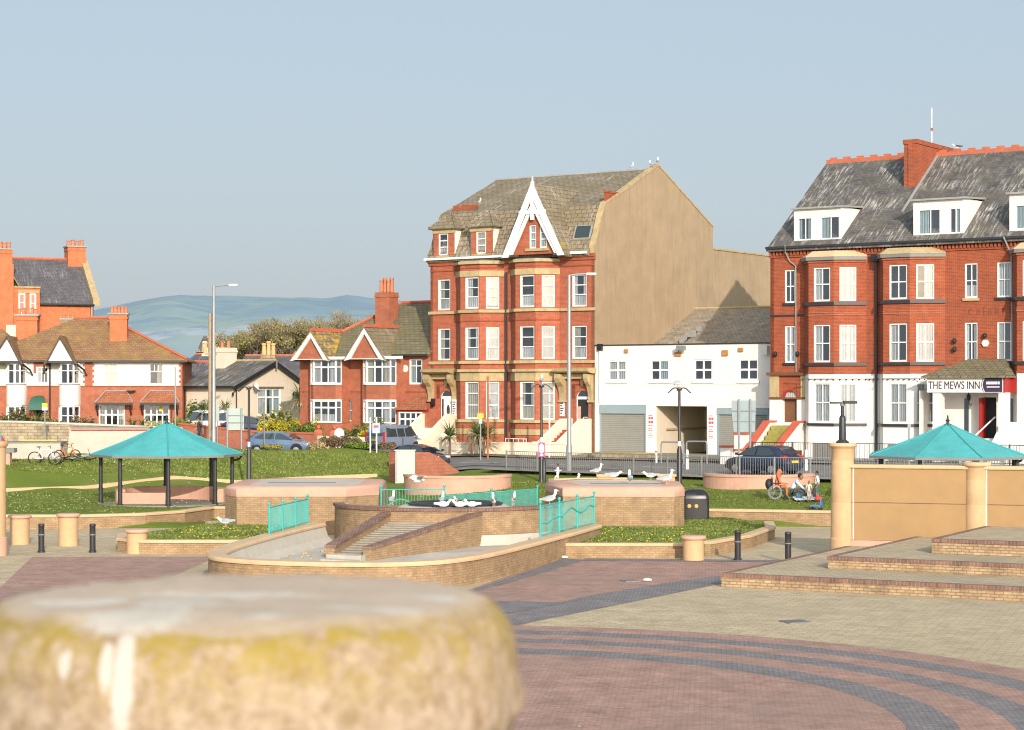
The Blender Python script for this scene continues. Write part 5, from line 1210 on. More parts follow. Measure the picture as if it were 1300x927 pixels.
    stair_wall(r, x(1279,-.3), x(1279,-.3)+1.6, -.31, .9, -3.2, 1.5, 4.1, 2.6, 'paint_white'); part('handrail', 'white', r, MB().tube([(p(1257), -2.5, 3.4), (p(1268), -.9, 4.35)], .04, 6).tube([(p(1257), -2.5, 3.4), (p(1257), -2.5, 2.5)], .03, 6))
    stairs(r, p(1240), p(1279), -.31, 6, 1.7, 3.24, .32, 'paint_white', .9)
    downpipe(r, [(x(1113), -.08, 13.0), (x(1113), -.08, 2.0)], .075); part('hopper', 'black', r, MB().box(x(1108.5), x(1117), -.3, 0, 12.7, 13.1))
    downpipe(r, [(x(1001.5), -.5, 13.75), (x(1000), -.3, 13.4), (x(1003.5), -.1, 12.9), (x(1011), -.07, 12.6), (x(1011.3), -.07, 6.75)], .035, 'galv'); downpipe(r, [(x(1278), -.5, 13.7), (x(1284.5), -.08, 12.8), (x(1286), -.07, 6.8)], .045, 'galv')
    m = MB(); pl = [(bays[0][0]-.3,-bd-.06),(bays[0][1],-bd-.06),(bays[0][2],-.06),(bays[1][0]-.25,-.1),(bays[1][0],-bd-.06),(bays[1][1],-bd-.06),(s0,-.9)]
    m.tube([(a, b, 6.35) for a, b in pl], .015, 4)
    for (a, b), (c, d_) in zip(pl, pl[1:]):
        for i in range(5): t = i/5; m.ball((a+(c-a)*t, b+(d_-b)*t-.03, 6.31), .045, 6, 4)
    part('festoon_lights', 'plastic_dark', r, m)
    for q, z in ((986,7.75),(1014,7.75),(1213,8.35),(1213,7.9),(1251.5,8.6)): part('wall_light', 'black', r, MB().ball((x(q), -.15, z), (.12,.12,.15), 8, 5))
    al = part('alarm_box', 'paint_white', r, MB().lathe([(.2,0),(.2,.1),(0,.12)], 6)); al.location = (x(1251.5), -.0, 8.2); al.rotation_euler = (R(90), 0, 0)
    # faded painted lettering on the brick
    mb = MB(); q = x(1222); rr_ = random.Random(9)
    while q < x(1288):
        w_ = rr_.uniform(.2,.34); h_ = rr_.uniform(.28,.42); k_ = rr_.randrange(4)
        if k_ != 1: mb.box(q, q+.06, -.005, 0, 9.68, 9.68+h_)
        if k_ in (0, 2): mb.box(q+w_*.6, q+w_*.6+.05, -.005, 0, 9.68, 9.68+h_)
        if k_ in (0, 1): mb.box(q+.06, q+w_*.6, -.005, 0, 9.68+h_*.5, 9.68+h_*.5+.05)
        if k_ in (1, 3): mb.box(q+.06, q+w_*.6, -.005, 0, 9.68, 9.73)
        if k_ in (1, 2, 3): mb.box(q+.06, q+w_*.6, -.005, 0, 9.63+h_, 9.68+h_)
        q += w_+rr_.uniform(.04,.16)
    part('faded_lettering', 'ghost', r, mb)
    part('meter_box', 'brown_door', r, MB().box(x(1006,-3), x(1015,-3), -3.2, -2.7, 1.5, 2.5))
    return r
def fitx(o, a, b):
    xs = [v.co.x for v in o.data.vertices]; lo, hi = min(xs), max(xs); k = (b-a)/(hi-lo)
    for v in o.data.vertices: v.co.x = a+(v.co.x-lo)*k
HOTEL = mews()
# ================================================================= pair of red brick villas with two white-edged gables
def hip_roof(par, x0, x1, y0, y1, ze, zr, rx0, rx1, mat, over=.35, ry=None, gable_r=False, name='roof'):
    ry = ry if ry is not None else (y0+y1)/2; a, b, c, d = (x0-over,y0-over,ze), (x1+(over if not gable_r else .05),y0-over,ze), (x1+(over if not gable_r else .05),y1+over,ze), (x0-over,y1+over,ze); p, q = (rx0,ry,zr), (rx1,ry,zr)
    m = MB(); slab(m, [a,b,q,p]); slab(m, [c,d,p,q])
    if rx0 > x0-over+.01: slab(m, [d,a,p])
    if rx1 < b[0]-.01: slab(m, [b,c,q])
    return part(name, mat, par, m)
def multi_window(par, fr, a0, a1, z0, z1, n, curt, top=.3, dep=.09, fw=.08):
    cols = tuple((i+1)/n for i in range(n-1))
    return window(par, fr, a0, a1, z0, z1, cols=cols, rows=(1-top,), fw=fw, bar=.09, curt=curt, dep=dep)
def villas():
    V = 0.0; u0 = U(380.5, V); r = building('brick_villa', 'pair of red brick villas with white edged gables and a tall chimney', 'house', u0, V)
    x = lambda px, b=0.0: U(px, V+b)-u0
    W = x(547); zb, ze = 2.0, 8.0; f = Fr(0, 0); mb = MB()
    R1, R2 = (6.15, 7.72), (3.6, 5.05)
    # bays: (front px range at depth .9)
    bd = .9; bays = [(x(392.5,-bd), x(431.5,-bd)), (x(459.5,-bd), x(501,-bd))]
    w3 = (x(519.5), x(536)); wl = (x(439.5), x(446.5))
    wall_face(mb, f, 0, W, zb, ze, [(*w3, 6.1, 7.72), (*wl, 3.7, 5.1)])
    for k, (a, b) in enumerate(bays):
        plan = [(a-.15,0),(a,-bd*.8),(a+.35,-bd),(b-.35,-bd),(b,-bd*.8),(b+.15,0)]
        fm = Fr(0, -bd)
        for R_, c in ((R1, ['sides', 'sides:cream'][k]), (R2, ['low', 'sides'][k])):
            multi_window(r, fm, a+.35, b-.3, *R_, 3, c, dep=.02); 
            for fr2, ln in ((Fr(a-.0, -bd*.8, atan2(-bd*.2,.35)), math.hypot(.35,bd*.2)), (Fr(b-.35, -bd, atan2(bd*.2,.35)), math.hypot(.35,bd*.2))):
                window(r, fr2, 0, ln, *R_, rows=(.7,), fw=.05, curt='none', dep=.02)
        part('bay_spandrel', 'brick_semi', r, MB().prism(plan, 5.07, 6.13)); part('bay_base', 'brick_semi', r, MB().prism(plan, zb, 3.58)); part('bay_cheek', 'brick_semi', r, MB().box(a-.1,a-.02,-bd*.8,0,3.6,7.72)); part('bay_cheek', 'brick_semi', r, MB().box(b+.02,b+.1,-bd*.8,0,3.6,7.72))
        part('bay_sill', 'white', r, MB().sweep(plan[1:-1], [(-.05,6.07),(-.05,6.15),(.06,6.15),(.06,6.07)]), fix=True); part('bay_sill', 'white', r, MB().sweep(plan[1:-1], [(-.05,5.05),(-.05,5.12),(.06,5.12),(.06,5.05)]), fix=True)
    gs = [(x(371.5,-1.1), x(418,-1.1), x(396.5,-1.1), 9.55), (x(440,-1.1), x(489,-1.1), x(464.3,-1.1), 9.75)]
    for k, (a, b, m_, zt) in enumerate(gs):
        m = MB().yprism([(a+.15,7.74),(b-.1,7.74),(m_,zt-.25)], -1.1, -.95); g = part('front_gable', 'brick_semi', r, m)
        for e, s in ((a, 1), (b, -1)): part('barge_board', 'white', g, MB().yprism([(e-.1*s,7.62),(e+.38*s,7.72),(m_,zt-.38),(m_,zt+.02)], -1.28, -1.14))
        part('soffit', 'white', g, MB().box(a, b, -1.25, 0, 7.72, 7.76)); part('gutter', 'white', g, MB().box(b-.1, b+1.3, -1.15, -.95, 7.72, 7.9))
        yb = (zt-8.0)/.62; rf = MB(); slab(rf, [(a-.08,-1.3,7.72),(m_,-1.3,zt+.06),(m_,yb,zt+.06),(a-.08,0,7.72)], .1); slab(rf, [(m_,-1.3,zt+.06),(b+.08,-1.3,7.72),(b+.08,1.2,7.72),(m_,yb,zt+.06)], .1)
        part('gable_roof', 'tile_lich' if k == 0 else 'tile_tan', r, rf)
        rd = MB().box(m_-.08, m_+.08, -1.3, yb, zt+.02, zt+.16)
        for i in range(12): rd.box(m_-.03, m_+.03, -1.25+i*(yb+1.2)/12, -1.05+i*(yb+1.2)/12, zt+.16, zt+.26)
        part('ridge', 'ridge_red', r, rd)
        part('roof_slope', 'tile_tan', r, slab(MB(), [(b-.4,-1.1,7.86),(b+1.5,-1.1,7.86),(b+1.2,1.5,8.9),(m_,1.5,9.5)], .1)) if False else None
    part('wall', 'brick_semi', r, mb); D = 9.5
    window(r, f, *w3, 6.1, 7.72, cols=(.5,), rows=(.75,), curt='left:green', fw=.09); window(r, f, *wl, 3.7, 5.1, rows=(.5,), curt='full', fw=.04)
    part('side_wall', 'brick_semi', r, MB().box(0, .2, .02, D, zb, ze)); part('rear_wall', 'brick_semi', r, MB().box(0, W, D-.2, D, zb, ze))
    rx0 = x(512, 4.9)
    hip_roof(r, 0, W, 0, D, ze, 11.55, rx0, W+.3, 'tile_moss', ry=4.9, gable_r=True)
    part('ridge', 'ridge_red', r, MB().tube([(rx0,4.9,11.6),(W+.3,4.9,11.6)], .12, 6)); part('hip_ridge', 'ridge_red', r, MB().tube([(-.3,-.3,8.1),(rx0,4.9,11.62)], .1, 6))
    part('gutter', 'black_sat', r, MB().box(x(503), W, -.48, -.36, 7.9, 8.02))
    cx_ = x(477.5, 2.6); c = chimney(r, cx_, cx_+1.15, 2.5, 3.5, 8.6, 12.2, 'brick_semi', 4, 1.0, cap=False)
    part('string_course', 'brick_mews', r, MB().box(.02, W, -.04, .01, 5.6, 5.68))
    downpipe(r, [(x(507.5), -.06, 7.9), (x(507.5), -.06, 5.2)], .06); downpipe(r, [(x(440.3), -.9, 7.75), (x(440.3), -.5, 7.4), (x(440.3), -.06, 7.2), (x(440.3), -.06, 2.5)], .06, 'galv')
    al = part('alarm_box', 'paint_white', r, MB().lathe([(.25,0),(.22,.08),(0,.1)], 16)); al.location = (x(514.3), 0, 7.1); al.rotation_euler = (R(90), 0, 0)
    # glazed porch
    q0, q1 = x(506.5,-1.0), x(536,-1.0); fp = Fr(0, -1.0); pc = MB(); pc.box(q0-.15, q0, -1.0, 0, zb, 4.55).box(q1, q1+.4, -1.0, 0, zb, 4.55); part('porch_wall', 'brick_semi', r, pc)
    multi_window(r, fp, q0, q1, 2.3, 4.35, 4, 'none', .2, dep=.02); part('porch_fascia', 'red_paint', r, MB().box(q0-.2, q1+.45, -1.06, -.9, 4.36, 4.56))
    rf = MB(); slab(rf, [(q0-.3,-1.2,4.56),(q1+.5,-1.2,4.56),(q1-.5,-.02,5.35),(q0+.9,-.02,5.35)], .08); slab(rf, [(q0-.3,0,4.56),(q0-.3,-1.2,4.56),(q0+.9,-.02,5.35)], .08); part('porch_roof', 'tile_red', r, rf)
    return r
villas()
# ================================================================= white and red house on the left
def rframe(px0, Y0, phi):      # corner point and a function giving the distance along a wall for a bearing
    O = P(px0, HY, Y0); c, s_ = cos(phi), sin(phi)
    def x(px, b=0.0):
        k = (px-HX)/F; return (k*(O.y+b*c)-(O.x-b*s_))/(c-k*s_)
    return O, x
def white_house():
    O, x = rframe(-62, 137.5, R(5)); r = thing('semi_house', 'white and red brick house with twin dark edged gables and mossy clay roof, far left', 'house', (O.x, O.y, 0), R(5))
    W = x(231.5); zb, ze, zm = 2.2, 7.78, 6.0; f = Fr(0, 0); up, lo = MB(), MB()
    w_up = [(x(131.5), x(150), 6.12, 7.6), (x(189.5), x(207.5), 6.12, 7.6), (x(47), x(61.5), 6.2, 7.35)]
    w_lo = [(x(125.5), x(158.5), 2.9, 4.72), (x(183), x(215), 2.9, 4.72)]
    wall_face(up, f, 0, W, zm, ze, w_up); wall_face(lo, f, 0, W, zb, zm, w_lo)
    part('upper_wall', 'paint_white', r, up); part('lower_wall', 'brick_semi', r, lo)
    window(r, f, *w_up[0], cols=((.33,.62,1),(.66,.62,1)), rows=(.62,), curt='blind'); window(r, f, *w_up[1], cols=((.33,.62,1),(.66,.62,1)), rows=(.62,), curt='right:cream'); window(r, f, *w_up[2], cols=(.33,.66), rows=(.7,), curt='left')
    for q, c in zip(w_lo, ('sides:cream', 'low')): multi_window(r, f, *q, 4, c, .38, dep=.06)
    for (a, b) in ((x(121,-.7), x(169,-.7)), (x(178,-.7), x(228,-.7))):
        rf = MB(); slab(rf, [(a,-1.0,4.85),(b,-1.0,4.85),(b-.5,-.0,5.62),(a+.6,-.0,5.62)], .08); part('canopy', 'tile_red', r, rf); part('canopy_edge', 'black', r, MB().box(a, b, -1.04, -.9, 4.72, 4.85)); part('lead_hip', 'lead', r, MB().tube([(a,-1.0,4.87),(a+.6,-.02,5.66),(b-.5,-.02,5.66),(b,-1.0,4.87)], .05, 5))
        for q in (a+.1, b-.2): part('canopy_bracket', 'black', r, MB().tube([(q, -.9, 4.72), (q, -.06, 4.0)], .06, 5))
    for zq in range(9):
        for q0, s in ((x(107.5), .55), (x(229), .45)): part('quoin', 'brick_semi', r, MB().box(q0-(.12 if zq % 2 else 0), min(W, q0+s+(.12 if zq % 2 else 0)), -.015, .0, 6.02+.19*zq, 6.02+.19*(zq+1)))
    part('string_course', 'brick_mews', r, MB().box(0, W, -.05, .0, 5.96, 6.04)); part('fascia', 'black', r, MB().box(-.2, W+.3, -.46, -.36, 7.66, 7.80))
    part('window_head', 'brick_semi', r, MB().box(x(42.5), x(63), -.02, .0, 7.36, 7.66).box(x(42.5), x(46), -.02, 0, 6.9, 7.36))
    D = 9.0; part('side_wall', 'brick_semi', r, MB().box(W-.2, W, .02, D, zb, ze)); part('rear_wall', 'brick_semi', r, MB().box(0, W, D-.2, D, zb, ze))
    rxa, rxb = x(94, 4.4), x(137, 4.4)
    hip_roof(r, x(-30), W, 0, D, 7.82, 10.85, rxa, rxb, 'tile_clay', ry=4.4); hip_roof(r, -8, x(28), 0, D, 7.82, 10.1, -4, x(2,4.4), 'tile_clay', ry=4.4, name='left_roof')
    hips = MB(); hips.tube([(W+.35,-.35,7.9),(rxb,4.4,10.92),(rxa,4.4,10.92)], .1, 6); part('hip_ridge', 'ridge_red', r, hips)
    c = x(140, 2.2); chimney(r, c, c+1.2, 1.8, 2.7, 8.6, 11.05, 'brick_far', 5, .5)
    c = x(23, 6); ch = chimney(r, c, c+1.5, 5.0, 6.2, 8.5, 11.05, 'brick_far', 5, .5); part('side_wall_render', 'render_cream', ch, MB().box(c-.7, c-.01, 5.1, 6, 8.5, 10.4)); c = x(78, 8.5); chimney(r, c, c+.9, 8.6, 9.2, 8.5, 10.9, 'stone_wall', 3, .3)
    for k, (a, b, m_, wa, wb) in enumerate(((x(-12,-1), x(27,-1), x(9.5,-1), x(5.5,-.9), x(32,-.9)), (x(58.5,-1), x(96,-1), x(76.5,-1), x(72.5,-.9), x(100.5,-.9)))):
        zt = 9.45; g = part('front_gable', 'paint_white', r, MB().yprism([(a+.1,7.7),(b-.05,7.7),(m_,zt-.15)], -1.1, -1.0))
        for e, s in ((a, 1), (b, -1)): part('barge_board', 'black', g, MB().yprism([(e-.15*s,7.48),(e+.08*s,7.58),(m_,zt-.18),(m_,zt+.02)], -1.3, -1.12))
        part('gable_beam', 'black', g, MB().box(a, b+.1, -1.2, -1.02, 7.58, 7.74))
        for q in (a-.1, b): part('bracket', 'black', g, MB().tube([(q+.1,-1.1,7.5),(q+.55,-.7,7.1),(q+.62,-.06,6.75)] if q == b else [(q,-1.1,7.5),(q-.2,-.06,6.9)], .07, 5))
        yb = 3.2; rf = MB(); slab(rf, [(a-.1,-1.3,7.55),(m_,-1.3,zt+.04),(m_,yb,zt+.04),(a-.1,0,7.55)], .1); slab(rf, [(m_,-1.3,zt+.04),(b+.1,-1.3,7.55),(b+.1,.3,7.55),(m_,yb,zt+.04)], .1); part('gable_roof', 'tile_clay', r, rf)
        # curved bay: cylinder-like plan
        mid = (wa+wb)/2; hw = (wb-wa)/2; plan = [(mid+hw*cos(pi+pi*i/12), -1.0*sin(pi*i/12)) for i in range(13)]
        part('bay_drum', 'paint_white', r, MB().prism(plan, 4.65, 6.1), smooth=True); part('bay_base', 'brick_semi', r, MB().prism(plan, zb, 2.7))
        for (z0, z1, c_) in ((6.14, 7.56, ('right:cream','right:cream')[k]), (2.72, 4.62, 'none')):
            for i in range(4):
                p, q = plan[1+i*3 if i else 1], plan[min(11, 4+i*3)]; p = plan[1+int(i*2.5)]; q = plan[1+int((i+1)*2.5)]
                fr = Fr(p[0], p[1], atan2(q[1]-p[1], q[0]-p[0])); window(r, fr, 0, math.hypot(q[0]-p[0], q[1]-p[1]), z0, z1, rows=(.66,), fw=.07, curt=c_ if i == 3 else 'none', dep=.03)
        part('bay_roof', 'white', r, MB().prism(plan, 7.56, 7.6))
    # green dome awning
    m = MB(); a, b = x(37,-.6), x(60,-.6)
    for i in range(8):
        t0, t1 = pi/2*i/8, pi/2*(i+1)/8
        q0, q1 = .55*(1-sin(t0)**.6), .55*(1-sin(t1)**.6); m.face([(a+q1,-.02-1.1*sin(t1),5.35-1.0*(1-cos(t1))),(b-q1,-.02-1.1*sin(t1),5.35-1.0*(1-cos(t1))),(b-q0,-.02-1.1*sin(t0),5.35-1.0*(1-cos(t0))),(a+q0,-.02-1.1*sin(t0),5.35-1.0*(1-cos(t0)))])
    m.face([(b,-1.12,4.35),(b,0,4.35),(b-.55,0,5.35),(b-.2,-.6,5.15)]).face([(a,-1.12,4.35),(a,0,4.35),(a+.55,0,5.35),(a+.2,-.6,5.15)]); part('awning', 'green_awn', r, m); part('doorway', 'dark', r, MB().box(a+.4, b-.4, -.02, 0, 2.4, 4.4))
    downpipe(r, [(x(63.5), -.06, 7.6), (x(63.5), -.06, 3)], .06)
    part('satellite_dish', 'steel_dull', r, MB().lathe([(.0,0),(.3,.08),(.33,.12)], 14, x(167), -.35, 5.6)); part('bay_lean', 'brick_semi', r, MB().box(-6, 0, -.0, D, zb, ze))
    o = part('yellow_notice', 'yellow', r, MB().box(x(202), x(206), -.1, -.08, 4.25, 4.6))
    return r
white_house()
# ================================================================= big red brick block behind on the left
def far_block():
    Y = 168; PH = R(24); O, x = rframe(0, Y, PH); r = thing('brick_block', 'large red brick building with dark slate roof behind the left house', 'building', (O.x, O.y, 0), PH)
    z = lambda py, Yq=Y+2: EYE-(py-HY)/F*Yq
    part('wall', 'brick_far', r, MB().box(-6, x(119), 0, 10, 2, z(384)).box(-6, x(14), -1.2, 0, 2, z(338)).box(x(12), x(49), -.6, 0, 2, z(367)))
    rf = MB(); slab(rf, [(-6,-.3,z(386)),(x(119.5),-.3,z(386)),(x(119.5),5,z(329,174)),(-6,5,z(329,174))], .15); slab(rf, [(x(119.5),10.3,z(386)),(-6,10.3,z(386)),(-6,5,z(329,174)),(x(119.5),5,z(329,174))], .15); part('end_wall', 'brick_far', r, MB().xprism([(0,2),(0,z(384)),(5,z(331,174)),(10,z(384)),(10,2)], x(119)-.3, x(119))); part('roof', 'slate_blue', r, rf)
    part('ridge', 'ridge_red', r, MB().tube([(-6,5,z(329,174)+.05),(x(119.5),5,z(329,174)+.05)], .14, 6))
    e = x(119); part('parapet', 'stone_trim', r, slab(MB(), [(e-.1,-.3,z(384)+.25),(e+.45,-.3,z(384)+.25),(e+.45,5,z(329,174)+.3),(e-.1,5,z(329,174)+.3)], .5)); part('parapet', 'stone_trim', r, slab(MB(), [(e-.1,10.3,z(384)+.25),(e-.1,5,z(329,174)+.3),(e+.45,5,z(329,174)+.3),(e+.45,10.3,z(384)+.25)], .5)); part('kneeler', 'brick_far', r, MB().box(e-.2, e+.5, 9.4, 10.6, z(388), z(369))); part('kneeler_cap', 'stone_trim', r, MB().box(e-.3, e+.6, 9.3, 10.7, z(369), z(367)))
    chimney(r, e-1.35, e+.2, 4.2, 5.8, z(345), z(313,174), 'brick_far', 4, .6, pr=.17); chimney(r, x(-8), x(13), -1.0, .5, z(340), z(320), 'brick_far', 4, .6, pr=.17)
    part('kneeler_slope', 'stone_trim', r, slab(MB(), [(x(13.5),-1.25,z(352)),(x(23),-.7,z(365)),(x(23),0,z(365)),(x(13.5),0,z(352))], .15)); part('parapet_cap', 'stone_trim', r, MB().box(x(12), x(49.5), -.7, .1, z(367), z(365)))
    part('lintel', 'stone_trim', r, MB().box(x(21), x(48), -.66, -.58, z(373.5), z(370)))
    f = Fr(0, -.6)
    for a, b, y1 in ((21.8, 30.2, 400), (36, 44, 401)): window(r, f, x(a), x(b), z(y1), z(374), rows=(.55,), curt='full', dep=-.02, fw=.12)
    part('gutter', 'black', r, MB().box(x(50), x(118), -.45, -.2, z(387.5), z(385.5))); downpipe(r, [(x(116.5), -.08, z(388)), (x(116.5), -.08, 6)], .08, 'galv')
far_block()
# ================================================================= cream bungalow
def bungalow():
    PH = R(55); O, x = rframe(297, 137.5, PH); r = thing('bungalow', 'cream rendered bungalow with a wide slate gable between the two brick houses', 'bungalow', (O.x, O.y, 0), PH)
    W = x(381); zb = 2.2; f = Fr(0, 0); ze = 6.15; zt = 7.75; mid = x(345.5); w = (x(327), x(356.5), 3.95, 5.85); mb = MB()
    wall_face(mb, f, 0, W, zb, 6.05, [w]); mb.face([(0,0,6.05),(W,0,6.05),(W,0,6.3),(mid,0,zt-.1),(0,0,ze-.05)]); part('gable_wall', 'render_cream', r, mb)
    window(r, f, *w, cols=(.38,.7), rows=(.68,), curt='right:green+left', fw=.09, bar=.1); part('window_hood', 'bark', r, MB().box(w[0]-.15, w[1]+.2, -.12, .0, 5.88, 5.97)); part('sill', 'stone_trim', r, MB().box(w[0]-.15, w[1]+.1, -.14, .02, 3.8, 3.93))
    rf = MB(); e = .35; sl = (zt-ze)/mid
    slab(rf, [(-.4,-e,ze-.15),(mid,-e,zt+.05),(mid,4.8,zt+.05),(-.4,4.8,ze-.15)], .12); slab(rf, [(mid,-e,zt+.05),(W+.3,-e,6.2),(W+.3,4.8,6.2),(mid,4.8,zt+.05)], .12); part('roof', 'slate', r, rf)
    part('barge_board', 'black', r, MB().yprism([(-.4,ze-.45),(-.4,ze-.17),(mid,zt+.03),(mid,zt-.25)], -e-.06, -e)); part('barge_board', 'black', r, MB().yprism([(W+.3,5.92),(W+.3,6.18),(mid,zt+.03),(mid,zt-.25)], -e-.06, -e)); part('finial', 'galv', r, MB().box(mid-.06, mid+.06, -e-.1, -e-.06, zt-.5, zt+.1))
    part('ridge', 'stone_trim', r, MB().tube([(mid,-e,zt+.08),(mid,4.8,zt+.08)], .1, 6))
    part('side_wall', 'render_cream', r, MB().box(0, .12, .02, 4.6, 3.55, 6.02)); part('side_wall_base', 'paint_white', r, MB().box(-.03, .12, .02, 4.6, zb, 3.5)); part('ledge', 'black_sat', r, MB().box(-.06, .12, .02, 4.6, 3.5, 3.58)); part('rear_wall', 'render_cream', r, MB().box(0, W, 4.5, 4.6, zb, 6))
    part('gutter', 'black', r, MB().box(-.52, -.4, -.3, 4.8, 5.88, 6.02)); 
    downpipe(r, [(-.45,-.2,5.95),(.2,-.04,5.7),(.23,-.05,2.5)], .05)
    c = x(282, 3.6); ch = chimney(r, c, c+1.3, 3.4, 4.4, 6, 8.75, 'render_cream', 2, .5, cap=False)
    for q in (x(294), x(371)): part('wall_lamp', 'black', r, MB().ball((q, -.12, 5.45), (.08,.08,.14), 8, 5))
    dsh = part('satellite_dish', 'paint_white', r, MB().lathe([(0,0),(.2,.04),(.33,.12),(.34,.12),(.2,.02),(0,-.03)], 18)); dsh.location = (x(318.5), -.35, 6.0); dsh.rotation_euler = (R(75), 0, R(15))
bungalow()
# ================================================================= roofs farther back
def far_house(name, label, px0, px1, Y, ytop, yeave, roof, wall, pots=()):
    g = P(px0, 500, Y); r = thing(name, label, 'house', (g.x, Y, 0)); W = (px1-px0)/F*Y; z = lambda py: EYE-(py-HY)/F*Y; D = 7
    part('wall', wall, r, MB().box(0, W, 0, D, 2.5, z(yeave)))
    rf = MB(); slab(rf, [(-.3,-.3,z(yeave)),(W+.3,-.3,z(yeave)),(W-.6,D/2,z(ytop)),(.6,D/2,z(ytop))], .12); slab(rf, [(W+.3,D+.3,z(yeave)),(-.3,D+.3,z(yeave)),(.6,D/2,z(ytop)),(W-.6,D/2,z(ytop))], .12); slab(rf, [(W+.3,-.3,z(yeave)),(W+.3,D+.3,z(yeave)),(W-.6,D/2,z(ytop))], .12); slab(rf, [(-.3,D+.3,z(yeave)),(-.3,-.3,z(yeave)),(.6,D/2,z(ytop))], .12)
    part('roof', roof, r, rf); part('ridge', 'ridge_red', r, MB().tube([(.6,D/2,z(ytop)+.04),(W-.6,D/2,z(ytop)+.04)], .11, 6))
    for (a, b, y0, y1, n, mat, pot) in pots:
        x = lambda px: (px-px0)/F*Y
        chimney(r, x(a), x(b), D/2-.5, D/2+.4, z(y1), z(y0), mat, n, 1.25 if pot == 'pot_buff' else .6, pot, cap=False, pr=.2)
    return r
far_house('slate_house', 'blue slate roofed house just behind the bungalow, buff chimney pots on its ridge', 296, 400, 176, 451, 478, 'slate_blue', 'render_cream', [(326, 344, 450, 458, 3, 'stone_wall', 'pot_buff')])
far_house('slate_house', 'small slate roofed house behind the left lamp column with two pairs of buff pots', 232, 268, 182, 449, 466, 'slate_blue', 'render_cream', [(250, 263, 448, 460, 2, 'render_cream', 'pot_buff')])
far_house('slate_house', 'purple slate roofed house squeezed between the left house and the bungalow', 218, 300, 150, 459, 487, 'slate_blue', 'render_cream')
def mansard():
    Y = 196; g = P(249, 500, Y); r = thing('mansard_house', 'dark mansard roofed house with dormer windows behind the bungalow chimneys', 'house', (g.x, Y, 0)); x = lambda px: (px-249)/F*Y; z = lambda py: EYE-(py-HY)/F*Y
    part('wall', 'stone_wall', r, MB().box(0, x(304), 0, 8, 2, z(446))); rf = MB(); slab(rf, [(0,0,z(447)),(x(304),0,z(447)),(x(304),1.2,z(426)),(x(256),1.2,z(426))], .2); slab(rf, [(x(256),1.2,z(426)),(x(304),1.2,z(426)),(x(304),7,z(424)),(x(256),7,z(424))], .2); part('roof', 'slate', r, rf)
    part('end_wall', 'stone_wall', r, MB().box(x(304), x(304)+.3, 0, 8, 2, z(425)))
    for a, b in ((257.5, 267), (282.5, 292)): d = part('dormer', 'white', r, MB().box(x(a), x(b), -.1, 1.2, z(447), z(433.5))); part('pane', 'car_glass', d, MB().box(x(a+1.3), x(b-1.3), -.13, -.1, z(446), z(435.5)))
    for q, h in ((268.5, 428), (273.5, 424.5), (278.5, 433)): part('chimney_pot', 'pot_buff', r, MB().lathe([(.30,0),(.24,.3),(.22,1.3),(.3,1.4),(.26,1.6),(0,1.6)], 10, x(q), -1.0, z(h)-1.5), smooth=True)
    part('chimney', 'paint_white', r, MB().box(x(264), x(281), -1.5, -.4, 4, z(442)))
mansard()
# ---------------------------------------------------------------- lamps, signs, railings, garden walls
def path_lamp(label, px, Y, top_py, base=None):
    g = GH(px, Y) if base is None else Vector(base); h = EYE-(top_py-HY)/F*g.y-g.z
    r = thing('street_lamp', label, 'street lamp', g, group='black promenade lamps with winged heads')
    MB().lathe([(.16,-.1),(.16,.05),(.125,.12),(.12,h*.36),(.09,h*.38),(.068,h*.40),(.06,h-.12)], 14).build('post', M['black_sat'], r, smooth=True)
    MB().lathe([(.074,h*.40),(.074,h*.45)], 12).build('collar', M['paint_white'], r)
    mb = MB()
    for s in (-1, 1):
        for i in range(8):
            t0, t1 = i/8, (i+1)/8; y = lambda t: .30*(1-.5*t); zz = lambda t: h-.12+.11*sin(pi*min(1,t*1.15))-.14*t*t
            mb.face([(s*.55*t0,-y(t0),zz(t0)),(s*.55*t1,-y(t1),zz(t1)),(s*.55*t1,y(t1),zz(t1)),(s*.55*t0,y(t0),zz(t0))]); mb.face([(s*.55*t0,-y(t0),zz(t0)-.05),(s*.55*t0,y(t0),zz(t0)-.05),(s*.55*t1,y(t1),zz(t1)-.05),(s*.55*t1,-y(t1),zz(t1)-.05)])
            for q in (-1, 1): mb.face([(s*.55*t0,q*y(t0),zz(t0)),(s*.55*t1,q*y(t1),zz(t1)),(s*.55*t1,q*y(t1),zz(t1)-.05),(s*.55*t0,q*y(t0),zz(t0)-.05)])
    mb.build('lamp_head', M['plastic_dark'], r); MB().lathe([(.14,h-.2),(.11,h-.06),(.03,h)], 12).build('lamp_housing', M['steel_dull'], r, smooth=True)
    return r, h
L1, h1 = path_lamp('black winged lamp post beside the left turquoise shelter', 316, 104.6, 490)
L2, h2 = path_lamp('black winged lamp post carrying a pink notice', 687.5, 99, 487)
L3, h3 = path_lamp('black winged lamp post behind the litter bin with a gull on top', 862.5, 95.5, 491)
# pink notice on the second lamp
g = GH(687.5, 99); r = thing('notice', 'pink notice with a white oval strapped to the black lamp post', 'sign', (g.x, g.y-.14, g.z))
z0 = EYE-(580-HY)/F*99-g.z; z1 = EYE-(562-HY)/F*99-g.z; ms = MB().box(-.16, .16, -.012, .012, z0, z1); ms.build('board', M['pink'], r)
MB().yprism([(.12*cos(2*pi*i/20), (z0+z1)/2+.06+.25*sin(2*pi*i/20)) for i in range(20)], -.02, -.012).build('white_oval', M['text_white'], r)
mb = MB()
for k in range(4): mb.box(-.07, .07-.02*(k % 2), -.026, -.02, (z0+z1)/2+.19-.08*k, (z0+z1)/2+.22-.08*k)
mb.build('lettering', M['steel_dull'], r); MB().box(-.08, .08, -.02, -.012, z0+.06, z0+.12).build('lettering', M['text_white'], r)
